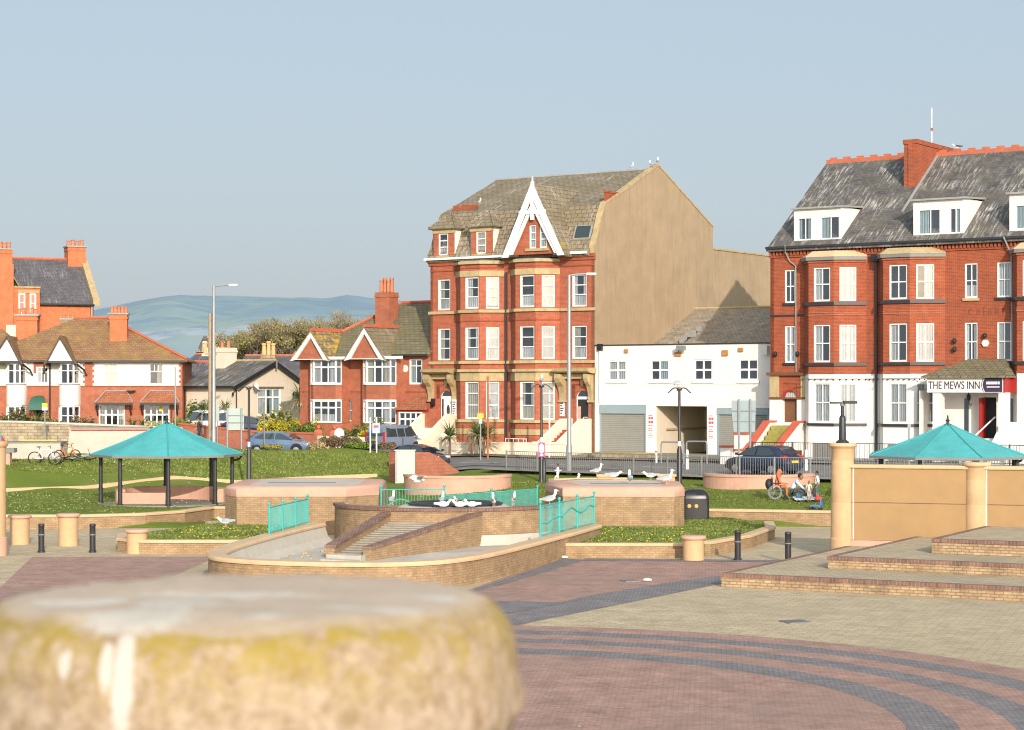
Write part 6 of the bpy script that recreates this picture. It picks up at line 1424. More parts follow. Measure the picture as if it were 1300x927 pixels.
# short cabinet post beside that lamp
g = GH(690, 98.9); r = thing('service_post', 'short black service post touching the pink notice lamp', 'post', (g.x+.02, g.y, g.z)); MB().lathe([(.1,-.1),(.1,1.05),(.06,1.1),(0,1.1)], 12).build('post', M['black_sat'], r, smooth=True)
# lamp on the tallest column
r = thing('street_lamp', 'short black lamp standing on the tallest buff column', 'street lamp', (SCR[0], SCR[1], 3.93))
MB().lathe([(.24,0),(.22,.05),(.13,.12),(.115,.85),(.10,.92),(.06,.96),(.055,1.38)], 14).build('post', M['black_sat'], r, smooth=True)
MB().box(-.42,-.06,-.14,.14,1.36,1.42).build('lamp_arm', M['plastic_dark'], r); MB().box(.02,.50,-.16,.16,1.36,1.46).build('lamp_head', M['plastic_dark'], r, bevel=.02); MB().lathe([(.09,1.28),(.07,1.40),(0,1.44)], 12).build('collar', M['steel_dull'], r)
def tall_light(label, px, Y, top, arm_px, arm_y):
    g = GH(px, Y); z = lambda y: EYE-(y-HY)/F*Y-g.z; r = thing('street_light', label, 'street light', g, group='tall grey street lights'); h = z(top); ax = (arm_px-px)/F*Y
    MB().lathe([(.15,-.1),(.15,1.4),(.12,1.5),(.085,h)], 12).build('post', M['galv'], r, smooth=True)
    MB().tube([(0,0,h-.05),(ax*.25,0,h+.02),(ax*.7,0,z(arm_y))], .05, 8).build('arm', M['galv'], r)
    MB().box(ax*.62, ax, -.14, .14, z(arm_y)-.05, z(arm_y)+.06).build('lamp_head', M['text_white'], r, bevel=.03)
tall_light('tall grey street light rising in front of the bungalow', 271.5, 119.5, 363, 302, 362); tall_light('tall grey street light in front of the guest house', 722.5, 103.2, 349, 757, 348)
g = GH(267.5, 121); r = thing('telegraph_pole', 'weathered wooden pole just left of the tall grey street light', 'pole', g); MB().lathe([(.16,-.1),(.13,EYE-(398-HY)/F*121-g.z)], 10).build('post', M['wood_pole'], r, smooth=True); MB().box(-.35,.35,-.06,.06,6.2,6.3).build('cross_arm', M['wood_pole'], r)
# sign backs
def two_post(label, pxs, top, bot, base_Y, board, ext=0, mat='sign_back', taper=0):
    Y = base_Y; g = GH(sum(pxs)/2, Y); sx = lambda px: (px-sum(pxs)/2)/F*Y; z = lambda py: EYE-(py-HY)/F*Y-g.z; r = thing('road_sign', label, 'road sign', g)
    for p in pxs: MB().tube([(sx(p), 0, -.1), (sx(p), 0, z(top))], .055, 8).build('post', M['galv'], r)
    b0, b1, y0, y1 = board; t_ = taper
    MB().yprism([(sx(b0)+t_, z(y1)), (sx(b1)-t_*.4, z(y1)), (sx(b1), z(y1)+1.1*bool(t_)+.01), (sx(b1), z(y0)), (sx(b0), z(y0)), (sx(b0), z(y1)+1.1*bool(t_)+.01)], .07, .10).build('board', M[mat], r)
    for k in range(1, 3): yy = y0+(y1-y0)*k/3; MB().box(sx(b0)+.02, sx(b1)-.02, .04, .07, z(yy)-.025, z(yy)+.025).build('rail', M['steel_dull'], r)
    return r
two_post('grey back of a two post road sign left of the black lamp', (288.5, 306.5), 518, 545, 118.5, (288, 309.5, 518.5, 546))
two_post('grey back of a large two post road sign in front of the hotel steps', (938, 952.5), 506.5, 560, 104.0, (929, 959.5, 508.5, 548.5), mat='shutter_box', taper=.12)
g = GH(477, 118); r = thing('road_sign', 'small blue and white notice between two white posts near the blue car', 'road sign', g); zz = lambda py: EYE-(py-HY)/F*118-g.z
for q, t_ in ((-.32, 530), (.05, 529.5)): MB().tube([(q,0,-.1),(q,0,zz(t_))], .045, 6).build('post', M['text_white'], r)
MB().box(-.2,.25,-.03,.0,zz(550),zz(537)).build('board', m_plain('pale_blue_notice', (.35,.45,.6), .5, .2, 5), r); MB().box(-.12,.16,-.045,-.03,zz(543),zz(540)).build('emblem', M['text_red'], r)
def pole_sign(label, px, Y, top, boards, mat='galv', name='sign_pole', r_=.04):
    g = GH(px, Y); z = lambda py: EYE-(py-HY)/F*Y-g.z; r = thing(name, label, 'sign post', g); MB().tube([(0,0,-.1),(0,0,z(top))], r_, 8).build('post', M[mat], r)
    for (w, y0, y1, m) in boards: MB().box(-w, w, -.06, -.03, z(y1), z(y0)).build('board', M[m], r)
    return r
pole_sign('slim grey pole with a yellow and white board in front of the green awning', 57, 124, 512, [(.17, 512, 516.5, 'yellow'), (.17, 516.8, 521, 'text_white')])
pole_sign('slim pole with a yellow and grey board in front of the guest house bay', 610, 114.5, 524, [(.17, 525, 530.5, 'yellow'), (.1, 531, 538, 'sign_back')], name='bus_stop')
pole_sign('rusty red pole standing at the guest house wall', 619.3, 115.5, 478, [], 'rust_pole', 'pole', .06)
pole_sign('slim white pole with a small bracket beside the pink notice lamp', 697.5, 115, 496, [(.1, 510, 512, 'steel_dull')], 'text_white', 'pole', .045)
pole_sign('slim grey pole in front of the porch of the left house', 222.5, 131, 466, [], 'galv', 'pole', .05)
pole_sign('slim grey pole by the yellow bush in front of the bungalow', 335.5, 121, 511, [], 'steel_dull', 'pole', .05)
pole_sign('slim pole with a grey plate left of the red villa', 276, 121.5, 515, [(.12, 515, 535, 'sign_back')], 'galv', 'sign_pole', .04)
pole_sign('slim white pole with a small blue plate beside the hotel bay', 1154, 101, 538, [(.08, 538, 544, 'shutter_box')], 'galv', 'sign_pole', .04)
# street railing: one thing per run
def bars_run(label, pts, h, gap, mat, name='railing', cat='railing', group=None, posts=5, rb=.012, dz=0.0, rp=.035, bot=.12):
    pts = [Vector((*p, H(*p)+dz)) for p in pts]; o = pts[0]; r = thing(name, label, cat, o, group=group); m = MB(); rl = MB(); k = 0
    for a, b in zip(pts, pts[1:]):
        a, b = a-o, b-o; n = max(1, int((b-a).length/gap)); up = Vector((0,0,h))
        for i in range(n): q = a.lerp(b, (i+.5)/n); m.tube([q+Vector((0,0,bot)), q+up*.97], rb, 4, caps=False)
        rl.tube([a+up, b+up], .022, 6); rl.tube([a+Vector((0,0,bot)), b+Vector((0,0,bot))], .018, 6)
    m.build('bars', M[mat], r); rl.build('rail', M[mat], r)
    tot = len(pts)-1
    for a in pts: MB().tube([a-o+Vector((0,0,-.1)), a-o+Vector((0,0,h+.04))], rp, 8).build('post', M[mat], r)
    return r
def srun(us, v): return [(S(u, v).x, S(u, v).y) for u in us]
bars_run('long grey pedestrian railing along the near kerb in front of the garage', srun([3.6+1.95*i for i in range(8)], -14.75), 1.08, .12, 'steel_dull', group='grey pedestrian railings along the road')
bars_run('pale pedestrian railing in front of the parked navy car', srun([17.4+1.9*i for i in range(8)], -14.75), 1.08, .13, 'galv', group='grey pedestrian railings along the road')
bars_run('thin dark area railing below the hotel bays', srun([13.2+2.4*i for i in range(8)], -5.2), 1.05, .14, 'plastic_dark', dz=.1, rb=.011)
def hoop(label, px0, px1, Y, top, group='white tubular hoop barriers by the garage entrance'):
    a, b = GH(px0, Y), GH(px1, Y-.55*(px1-px0)/F*Y); r = thing('hoop_barrier', label, 'barrier', a, group=group); d = b-a; h = EYE-(top-HY)/F*Y-a.z
    MB().tube([(0,0,-.1),(0,0,h-.22)]+[tuple(d*.06*(1-cos(t*pi/12))+Vector((0,0,h-.22+.22*sin(t*pi/12)))) for t in range(1,7)]+[tuple(d*(1-.06*(1-cos(t*pi/12)))+Vector((0,0,h-.22+.22*sin(t*pi/12)))) for t in range(6,0,-1)]+[tuple(d+Vector((0,0,h-.22))), tuple(d+Vector((0,0,-.1)))], .045, 8).build('hoop', M['galv'], r)
hoop('white hoop barrier left of the garage entrance lamp', 839.5, 868, 109, 561); hoop('white hoop barrier right of the garage entrance lamp', 871.5, 897.5, 108.5, 560.5)
for lab, px, Y, top, mat in [('white post between the two hoop barriers', 872.5, 104, 571, 'text_white'), ('grey marker post in front of the right garage shutter', 915, 108, 568.5, 'sign_back'), ('white marker post right of the parked navy car', 1023.5, 101, 571, 'text_white'), ('short white marker post at the left end of the hoop barrier', 833, 109.5, 569, 'paint_white')]:
    g = GH(px, Y); r = thing('marker_post', lab, 'post', g); MB().lathe([(.07,-.1),(.07,EYE-(top-HY)/F*Y-g.z-.05),(.05,EYE-(top-HY)/F*Y-g.z),(0,EYE-(top-HY)/F*Y-g.z)], 10).build('post', M[mat], r, smooth=True); MB().lathe([(.074,.62),(.074,.72)], 10).build('band', M['steel_dull'], r)
# garden walls of the guest house
def street_wall(label, u0, u1, v, z0, h, w=.28, mat='paint_cream', cope=None, name='garden_wall', v1=None):
    a, b = S(u0, v), S(u1, v if v1 is None else v1); ang = atan2(b.y-a.y, b.x-a.x); Lw = (b-a).length; r = thing(name, label, 'garden wall', (a.x, a.y, z0), ang)
    MB().box(0, Lw, -w/2, w/2, -.5, h).build('wall', M[mat], r)
    MB().box(-.03, Lw+.03, -w/2-.04, w/2+.04, h, h+.08).build('coping', M[cope or mat], r)
    return r
street_wall('long cream painted garden wall in front of the guest house', U(611.5,-4.1), U(723,-4.1), -4.1, 1.95, .62)
street_wall('short cream painted wall left of the guest house gate', U(574,-4.1), U(596,-4.1), -4.1, 2.0, .5)
def gatepost(label, px, v, top, w=.42, mat='paint_cream', dome=True):
    p = S(U(px, v), v); z = H(p.x, p.y); h = EYE-(top-HY)/F*p.y-z; r = thing('gate_post', label, 'gate post', (p.x, p.y, z), -TH)
    MB().box(-w/2, w/2, -w/2, w/2, -.3, h-.3).build('post', M[mat], r, bevel=.02); MB().lathe([(w*.7,h-.3),(w*.6,h-.2),(w*.4,h-.08),(0,h)], 4, rot=pi/4).build('cap', M[mat], r)
    return r
gatepost('white gate post with pointed cap beside the left palm', 563.5, -4.3, 549); gatepost('white gate post with pointed cap below the yellow sign', 606, -4.4, 550.5)
bars_run('low pale railing on the garden wall in front of the guest house bays', srun([U(642,-3.6), U(668,-3.6)], -3.6), 1.05, .3, 'text_white', rb=.015, rp=.02, bot=.8)
def gate():
    a, b = S(U(593,-4.0), -4.0), S(U(601.5,-4.0), -4.0); bars_run('pale open metal gate between the white gate posts', [(a.x,a.y),(b.x,b.y)], 1.15, .11, 'galv', name='gate', cat='gate', dz=.1, rp=.025)
gate()
# rough low stone kerb along the garage forecourt
p0, p1 = U(757,-4.7), U(835,-4.7)
street_wall('low rough stone kerb wall in front of the left garage shutter', p0, p1, -4.7, 1.72, .42, .3, 'stone_wall', 'verge')
# red brick garden wall of the villas with piers
def brick_front(label, pts, h, name='garden_wall', gp=None):
    c = pts[0]; r = thing(name, label, 'garden wall', (c[0], c[1], 0)); q = [(p[0]-c[0], p[1]-c[1], H(p[0], p[1])) for p in pts]
    MB().sweep(q, [(-.14,-.5),(-.14,h),(.14,h),(.14,-.5)]).build('wall', M['brick_wall'], r, fix=True); MB().sweep(q, [(-.2,h),(-.2,h+.1),(.2,h+.1),(.2,h)]).build('coping', M['ridge_red'], r, fix=True)
    return r
def pp(px, Y): x = (px-HX)/F*Y; return (x, Y)
brick_front('red brick garden wall running in front of the bungalow and villa', [pp(228,131.5), pp(270,130.3), pp(330,128.6), pp(401,126)], 1.12)
for lab, px, Y in [('left red brick gate pier with a ball finial by the villa', 404.5, 126.9), ('right red brick gate pier with a ball finial by the villa', 425, 126.3)]:
    g = GH(px, Y); r = thing('gate_pier', lab, 'gate pier', g, group='red brick gate piers of the villa'); MB().box(-.27,.27,-.27,.27,-.3,1.15).build('pier', M['brick_wall'], r); MB().lathe([(.42,1.15),(.3,1.3),(.14,1.36),(0,1.36)], 4, rot=pi/4).build('cap', M['red_cope'], r); MB().ball((0,0,1.5), .15, 10, 7).build('finial', M['red_cope'], r, smooth='all')
g = GH(414.5, 126.6); r = thing('gate', 'cream boarded gate between the red brick piers', 'gate', g); MB().box(-.62,.62,-.03,.03,.05,.95).build('board_panel', m_brick('boarding', (.62,.5,.35), (.56,.45,.31), (.3,.24,.17), w=.12, h=20, ms=.015), r)
q = [pp(430.5,126), pp(470,124.6), pp(498,123.5)]; c = q[0]; r = thing('garden_wall', 'white painted garden wall with a rounded end left of the van', 'garden wall', (c[0], c[1], 0)); ql = [(a-c[0], b-c[1], H(a,b)) for a, b in q]
MB().sweep(ql, [(-.14,-.5),(-.14,.95),(.14,.95),(.14,-.5)]).build('wall', M['paint_cream'], r, fix=True); MB().lathe([(.34,-.3),(.34,1.15),(.28,1.35),(.15,1.45),(0,1.47)], 14, ql[0][0], ql[0][1], ql[0][2]).build('end_post', M['paint_white'], r, smooth=True)
# rubble wall of the left house
q = [pp(-60,128), pp(20,128), pp(110,128.3), pp(232,129)]; c = q[0]; r = thing('stone_wall', 'long grey rubble stone wall behind the bicycles', 'garden wall', (c[0], c[1], 0)); ql = [(a-c[0], b-c[1], H(a,b)) for a, b in q]
MB().sweep(ql, [(-.2,-.6),(-.2,1.15),(.2,1.15),(.2,-.6)]).build('wall', M['stone_wall'], r, fix=True); MB().sweep(ql, [(-.25,1.15),(-.25,1.27),(.25,1.27),(.25,1.15)]).build('coping', M['concrete'], r, fix=True)
# skate blocks
g = GH(46, 107.3); r = thing('skate_block', 'low white concrete skate block behind the white bicycle', 'skate ramp', g, R(2)); MB().box(-1.85,1.3,0,1.9,-.5,.86).build('block', M['concrete'], r); MB().box(-1.9,1.35,-.05,1.95,.86,.92).build('edge', M['steel_dull'], r)
g = GH(122, 112.5); r = thing('skate_ramp', 'long pale skate ramp with a red rail behind the left shelter', 'skate ramp', g, R(3)); MB().yprism([(-1.6,-.5),(3.0,-.5),(3.0,1.42),(-1.45,1.42),(-1.6,.2)], 0, 1.6).build('ramp', M['concrete'], r); MB().box(-1.4,3.05,-.05,.05,1.3,1.37).build('rail', M['red_paint'], r); MB().box(-1.45,3.0,-.02,1.6,1.42,1.5).build('deck', M['steel_dull'], r)
g = GH(8, 104); r = thing('skate_rail', 'grey topped low skate ledge in front of the person in red at the left edge', 'skate ramp', g); MB().box(-1.2,.45,-.2,.5,.55,.78).build('ledge', M['steel_dull'], r); MB().box(-1.0,.2,-.1,.4,-.3,.55).build('base', M['cap_pink'], r)
g = GH(48, 112); r = thing('barrier_rail', 'low yellow rail in front of the rubble wall', 'barrier', g); MB().box(-1.0,1.1,-.1,.1,.5,.78).build('rail', M['yellow'], r); [MB().box(q-.05,q+.05,-.05,.05,-.2,.5).build('leg', M['steel_dull'], r) for q in (-.8,.9)]
# white utility cabinet and curved red brick wall
g = GH(514.5, 106); r = thing('utility_cabinet', 'tall pale metal utility cabinet at the foot of the grass bank', 'cabinet', g); MB().box(-.52,.52,-.25,.25,-.1,1.64).build('body', M['plastic_grey'], r, bevel=.02); MB().box(-.52,-.40,-.27,-.25,.0,1.62).build('edge', M['galv'], r); MB().box(-.56,.56,-.29,.29,1.64,1.69).build('lid', M['plastic_grey'], r)
pts = [(527,107.5,2.4),(545,107.2,2.4),(560,106.9,2.1),(572,106.7,1.7),(583,106.5,1.4)]; c = P(514,500,101); r = thing('garden_wall', 'stepped red brick wall curving down behind the pale cabinet', 'garden wall', (c.x, 101, 0)); mb = MB()
A_ = [P(494,0,109)]+[P(p, 0, y) for p, y, _ in pts]; Z_ = [2.35]+[z for _, _, z in pts]; vs = []; 
for a, z in zip(A_, Z_):
    for dy in (-.15,.15): vs += [(a.x-c.x, a.y-101+dy, .4), (a.x-c.x, a.y-101+dy, z)]
fs = []
for i in range(len(A_)-1): o = 4*i; fs += [(o,o+4,o+5,o+1),(o+3,o+7,o+6,o+2),(o+1,o+5,o+7,o+3)]
fs += [(0,1,3,2),(4*len(A_)-4,4*len(A_)-2,4*len(A_)-1,4*len(A_)-3)]; mb.add(vs, fs).build('wall', M['brick_wall'], r, fix=True)
# ---------------------------------------------------------------- vehicles
def car(name, label, loc, rotz, paint, Lc=4.1, Wc=1.78, Hc=1.48, kind='hatch', plate='plate_y', group=None):
    r = thing(name, label, 'van' if kind == 'van' else 'car', loc, rotz, group); hl, hw = Lc/2, Wc/2
    if kind == 'hatch':   # nose toward +x ; (x, belt z, half width, roof z, roof half width)
        st = [(-hl,.62,.62,.62,.60),(-hl+.06,.86,.80,.88,.62),(-hl+.22,.95,.86,1.12,.60),(-hl+.62,.96,.89,Hc-.06,.62),(-hl+1.15,.95,.89,Hc,.64),(-.1,.93,.89,Hc,.64),(.55,.92,.885,Hc-.16,.62),(hl-1.2,.90,.88,.95,.64),(hl-.85,.87,.86,.88,.66),(hl-.3,.76,.80,.77,.62),(hl-.05,.62,.70,.62,.55),(hl,.5,.6,.5,.5)]
    else:
        st = [(-hl,.60,.72,.60,.70),(-hl+.03,.95,.80,1.0,.74),(-hl+.08,1.05,.82,1.55,.70),(-hl+.25,1.05,.83,Hc-.05,.68),(-hl+.7,1.05,.84,Hc,.69),(.2,1.04,.84,Hc,.69),(.75,1.03,.84,Hc-.10,.66),(hl-1.05,1.02,.83,1.12,.64),(hl-.75,.98,.82,1.0,.64),(hl-.25,.86,.78,.87,.60),(hl-.03,.62,.70,.63,.55),(hl,.5,.6,.5,.5)]
    k = hw/.89; vs = []; n = 12
    for x, zb, w, zr, wr_ in st:
        w *= k; wr_ *= k; lo = .22 if abs(x) < hl-.15 else .34
        half = [(w*.90, lo), (w*.99, .42), (w, .62 if zb > .64 else zb*.95), (w*.985, zb), (w*.96*(.5)+wr_*.5 if zr > zb+.2 else w*.9, (zb+zr)/2 if zr > zb+.2 else zb+.02), (wr_, zr-.02), (wr_*.55, zr+.015)]
        vs += [(x, y, z) for y, z in half]+[(x, -y, z) for y, z in half[::-1]]
    m_ = 14; fs = []
    for i in range(len(st)-1):
        for j in range(m_-1): fs.append((i*m_+j, i*m_+j+1, (i+1)*m_+j+1, (i+1)*m_+j))
        fs.append((i*m_+m_-1, i*m_, (i+1)*m_, (i+1)*m_+m_-1))
    fs += [list(range(m_)), list(range((len(st)-1)*m_, len(st)*m_))[::-1]]
    b = MB().add(vs, fs).build('body', M[paint], r, smooth=True, fix=True)
    W = lambda zz, zb=.95, zt=Hc: hw*(.985-.27*(zz-zb)/(zt-zb))+.012
    zb = .97 if kind == 'hatch' else 1.06; zt = Hc-.09
    sides = [[(-hl+.55,zb+.08),(-hl+.95,zb),(-.22,zb),(-.22,zt),(-hl+1.0,zt-.03)],[(-.14,zb),(.98,zb-.02),(.5,zt-.12),(.2,zt-.01),(-.14,zt)]] if kind == 'hatch' else [[(-hl+.28,zb),(-hl+1.15,zb),(-hl+1.15,zt),(-hl+.36,zt)],[(-hl+1.25,zb),(.0,zb),(.0,zt),(-hl+1.25,zt)],[(.1,zb),(1.05,zb),(.72,zt-.04),(.1,zt)]]
    for s in (-1, 1):
        for poly in sides:
            pts = [(x, s*W(z, .95 if kind == 'hatch' else 1.05), z) for x, z in poly]; MB().face(pts if s < 0 else pts[::-1]).build('side_window', M['car_glass'], r)
    # rear and front screens
    if kind == 'hatch': rear = [(-hl+.20,.62,1.05),(-hl+.20,-.62,1.05),(-hl+.60,-.54,Hc-.09),(-hl+.60,.54,Hc-.09)]; fr = [(hl-1.22,.62,.97),(.62,.55,Hc-.18),(.62,-.55,Hc-.18),(hl-1.22,-.62,.97)]
    else: rear = [(-hl+.04,.66,1.08),(-hl+.04,-.66,1.08),(-hl+.16,-.60,Hc-.22),(-hl+.16,.60,Hc-.22)]; fr = [(hl-1.07,.6,1.13),(.80,.56,Hc-.13),(.80,-.56,Hc-.13),(hl-1.07,-.6,1.13)]
    off = Vector((-.035,0,.02)); MB().face([Vector(p)+off for p in rear]).build('rear_window', M['car_glass'], r); MB().face([Vector(p)+Vector((.03,0,.03)) for p in fr]).build('windscreen', M['car_glass'], r)
    for s in (-1, 1):
        if kind == 'hatch': MB().box(-hl-.01,-hl+.26,s*hw*.62,s*hw*.93,.84,.98).build('tail_light', M['lamp_red'], r, bevel=.02)
        else: MB().box(-hl-.01,-hl+.12,s*hw*.86,s*hw*.96,.75,1.35).build('tail_light', M['lamp_red'], r, bevel=.02)
        MB().box(hl-.32,hl-.02,s*hw*.5,s*hw*.8,.62,.74).build('headlight', M['text_white'], r, bevel=.03); MB().box(.85,1.0,s*(hw+.16),s*(hw-.02),.98,1.1).build('wing_mirror', M[paint], r, bevel=.03)
        for x in (-hl+.75, hl-.82):
            w = MB().lathe([(.20,-.1),(.30,-.11),(.315,-.09),(.315,.09),(.30,.11),(.2,.1)], 22); o = w.build('wheel', M['tyre'], r, smooth=True); o.location = (x, s*(hw-.085), .315); o.rotation_euler = (R(90), 0, 0)
            h_ = MB().lathe([(0,.115),(.05,.12),(.19,.108),(.2,.08)], 12) if s < 0 else MB().lathe([(.2,-.08),(.19,-.108),(.05,-.12),(0,-.115)], 12); h_.build('rim', M['alloy'], o)
            a = MB().lathe([(.36,0),(.36,.02)], 20) ; 
            ar = MB().yprism([(x+.385*cos(pi*i/14), .34+.385*sin(pi*i/14)) for i in range(15)]+[(x-.385,.24),(x+.385,.24)], s*(hw*.985+.006), s*(hw-.2)); ar.build('wheel_arch', M['tyre'], r)
    MB().box(-hl-.045,-hl+.05,-hw*.88,hw*.88,.36,.58).build('rear_bumper', M[paint] if kind == 'hatch' else M['plastic_dark'], r, bevel=.03); MB().box(hl-.12,hl+.03,-hw*.74,hw*.74,.3,.52).build('front_bumper', M['plastic_dark'], r, bevel=.03)
    MB().box(-hl-.06,-hl-.045,-.26,.26,.62 if kind == 'hatch' else .80,.74 if kind == 'hatch' else .92).build('number_plate', M[plate], r)
    MB().box(-.2,-.18,-hw*.995-.004,hw*.995+.004,.5,.93).build('door_seam', M['black'], r)
    return r
def at(px, Y): g = GH(px, Y); return (g.x, g.y, g.z+.055)
car('parked_car', 'dark navy hatchback seen from behind beside the pale railing', at(969, 99.0), R(180-45), 'navy_paint', 3.8, 1.76, 1.47)
car('parked_van', 'steel blue passenger van with a yellow rear plate by the villa porch', at(502, 121.5), R(50), 'slate_paint', 3.7, 1.66, 1.76, 'van')
car('parked_car', 'dark blue car half hidden behind the curved red brick wall', at(534, 113.5), R(-34), 'navy_paint', 3.3, 1.6, 1.36)
car('parked_car', 'mid blue car behind the top of the grass bank in front of the red wall', at(358, 122.0), R(-14), 'blue_paint', 4.1, 1.75, 1.42)
car('parked_van', 'white van with its cab to the left behind the red brick wall', at(262, 135.0), R(180-10), 'white_paint', 3.9, 1.7, 1.78, 'van', plate='text_white')
car('parked_car', 'dark car mostly hidden behind the two post sign and the red wall', at(318, 134.5), R(-6), 'navy_paint', 3.8, 1.7, 1.45)
# bicycles
def bicycle(label, loc, rotz, col, lean=0, lying=False):
    r = thing('bicycle', label, 'bicycle', loc, rotz); r.rotation_euler = (R(lean), 0, rotz); cm = m_plain('bike_'+label.split()[0], col, .35, .05, 5, bmp=0); wr_, wx = .33, .53
    for x in (-wx, wx):
        w = MB().tube([(x+wr_*cos(2*pi*i/24), 0, wr_+wr_*sin(2*pi*i/24)) for i in range(24)], .028, 8, closed=True).build('wheel', M['tyre'], r)
        s = MB()
        for i in range(10): s.tube([(x, 0, wr_), (x+.31*cos(2*pi*i/10), 0, wr_+.31*sin(2*pi*i/10))], .004, 3)
        s.tube([(x,-.05,wr_),(x,.05,wr_)], .03, 8); s.build('spokes', M['alloy'], w)
    bb, st, hd, hb = (-.1,0,.3), (-.25,0,.78), (.33,0,.82), (.36,0,.66)
    fm = MB(); 
    for a, b, t in ((bb,st,.02),(st,hd,.02),(bb,hb,.025),(hd,hb,.022)): fm.tube([a, b], t, 8)
    for s in (-1, 1): fm.tube([(-wx,s*.05,wr_),(st[0]+.02,s*.03,st[2]-.08)], .012, 6); fm.tube([(-wx,s*.05,wr_),(bb[0],s*.03,bb[2])], .014, 6); fm.tube([(wx,s*.055,wr_),(hb[0],s*.05,hb[2]),(hb[0],0,hb[2]+.02)], .02, 6)
    fm.build('frame', cm, r); sd_ = MB().tube([st, (-.28,0,.9)], .014, 6).ball((-.3,0,.93), (.14,.06,.03), 10, 6); sd_.build('saddle', M['black'], r)
    hbm = MB().tube([hd, (.30,0,.95)], .018, 6).tube([(.22,-.32,1.0),(.29,-.1,.98),(.29,.1,.98),(.22,.32,1.0)], .014, 6); hbm.build('handlebar', M['black'], r)
    MB().lathe([(0,-.02),(.09,-.02),(.09,.02),(0,.02)], 14).build('crank', M['black_sat'], r).matrix_local = Matrix.Translation((bb[0],.05,bb[2])) @ Matrix.Rotation(R(90), 4, 'X')
    MB().tube([(bb[0],.06,bb[2]),(bb[0]-.12,.06,bb[2]-.12)], .01, 5).tube([(bb[0],-.06,bb[2]),(bb[0]+.12,-.06,bb[2]+.12)], .01, 5).build('pedal_arm', M['black_sat'], r)
    return r
def bat(px, Y): g = GH(px, Y); return (g.x, g.y, g.z-.02)
bicycle('white bicycle with black saddle leaning on the low skate block', bat(57, 106.0), R(4), (.75,.76,.8), 6)
bicycle('orange bicycle with black tyres behind the white one', bat(86, 106.8), R(48), (.75,.2,.02), -6)
o = bicycle('grey bicycle lying on the grass beside the orange one', bat(100, 107.0), R(30), (.55,.55,.55)); o.rotation_euler = (R(72), 0, R(30)); o.location.z += .12
# ---------------------------------------------------------------- plants
pr_ = random.Random(21)
M['leaf_hedge'] = m_leaf('hedge_leaf', [(.05,.085,.015),(.10,.15,.03),(.16,.20,.05)])
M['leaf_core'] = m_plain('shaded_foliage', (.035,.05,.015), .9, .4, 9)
M['leaf_bright'] = m_leaf('bright_leaf', [(.09,.16,.02),(.15,.23,.03),(.22,.29,.05)])
M['leaf_yellow'] = m_leaf('yellow_leaf', [(.30,.28,.02),(.45,.40,.03),(.55,.46,.05)])
M['leaf_brown'] = m_leaf('brown_leaf', [(.12,.08,.05),(.2,.14,.08),(.15,.13,.06)])
M['leaf_mixed'] = m_leaf('mixed_leaf', [(.06,.08,.02),(.16,.17,.05),(.22,.15,.09),(.12,.05,.07)])
M['leaf_spring'] = m_leaf('spring_leaf', [(.13,.15,.035),(.24,.24,.06),(.32,.28,.09),(.2,.18,.07)])
M['twig'] = m_leaf('twig', [(.21,.165,.12),(.32,.26,.19)])
M['strap'] = m_leaf('strap_leaf', [(.07,.12,.03),(.14,.19,.06),(.24,.25,.11)])
M['dry_strap'] = m_leaf('dry_leaf', [(.32,.25,.13),(.42,.33,.18)])
def leaves(mb, lumps, n, s, flat=.6):
    tot = sum(l[3]*l[4]*l[5] for l in lumps)
    for (cx, cy, cz, rx, ry, rz) in lumps:
        for i in range(int(n*rx*ry*rz/tot)):
            u = Vector((pr_.gauss(0,1), pr_.gauss(0,1), pr_.gauss(0,1))).normalized(); q = pr_.uniform(.55, 1.04)
            c = Vector((cx+u.x*rx*q, cy+u.y*ry*q, cz+u.z*rz*q)); a = Vector((pr_.gauss(0,1), pr_.gauss(0,1), pr_.gauss(0,1))); a = (a+u*flat).normalized()
            b = a.cross(u+Vector((.01,.2,.1))).normalized(); d = a.cross(b).normalized(); e = s*pr_.uniform(.6, 1.35)
            mb.add([c-b*e, c+d*e*.5, c+b*e, c-d*e*.5], [(0,1,2,3)])
    return mb
def shrub(label, px, Y, w, d, h, mat, n=500, s=.09, name='shrub', cat='shrub', group=None, box=False, dz=0.0):
    g = GH(px, Y); r = thing(name, label, cat, (g.x, g.y, g.z+dz), group=group); L_ = []; k = max(2, int(w/.55))
    for i in range(k):
        t = (i+.5)/k; hh = h*(pr_.uniform(.75,1.08) if not box else pr_.uniform(.95,1.03)); L_.append(((t-.5)*w, pr_.uniform(-.2,.2)*d, hh*.5, w/k*pr_.uniform(.65,.85), d*.5, hh*.52))
    leaves(MB(), L_, int(n*1.7), s).build('foliage', M[mat], r)
    m = MB()
    for c in L_: m.tube([(c[0], c[1], -.1), (c[0]+.05, c[1], c[2])], [.03,.015], 5)
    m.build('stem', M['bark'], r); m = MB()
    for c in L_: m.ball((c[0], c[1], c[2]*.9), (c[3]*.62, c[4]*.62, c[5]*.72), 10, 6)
    m.build('inner_foliage', M['leaf_core'], r); return r
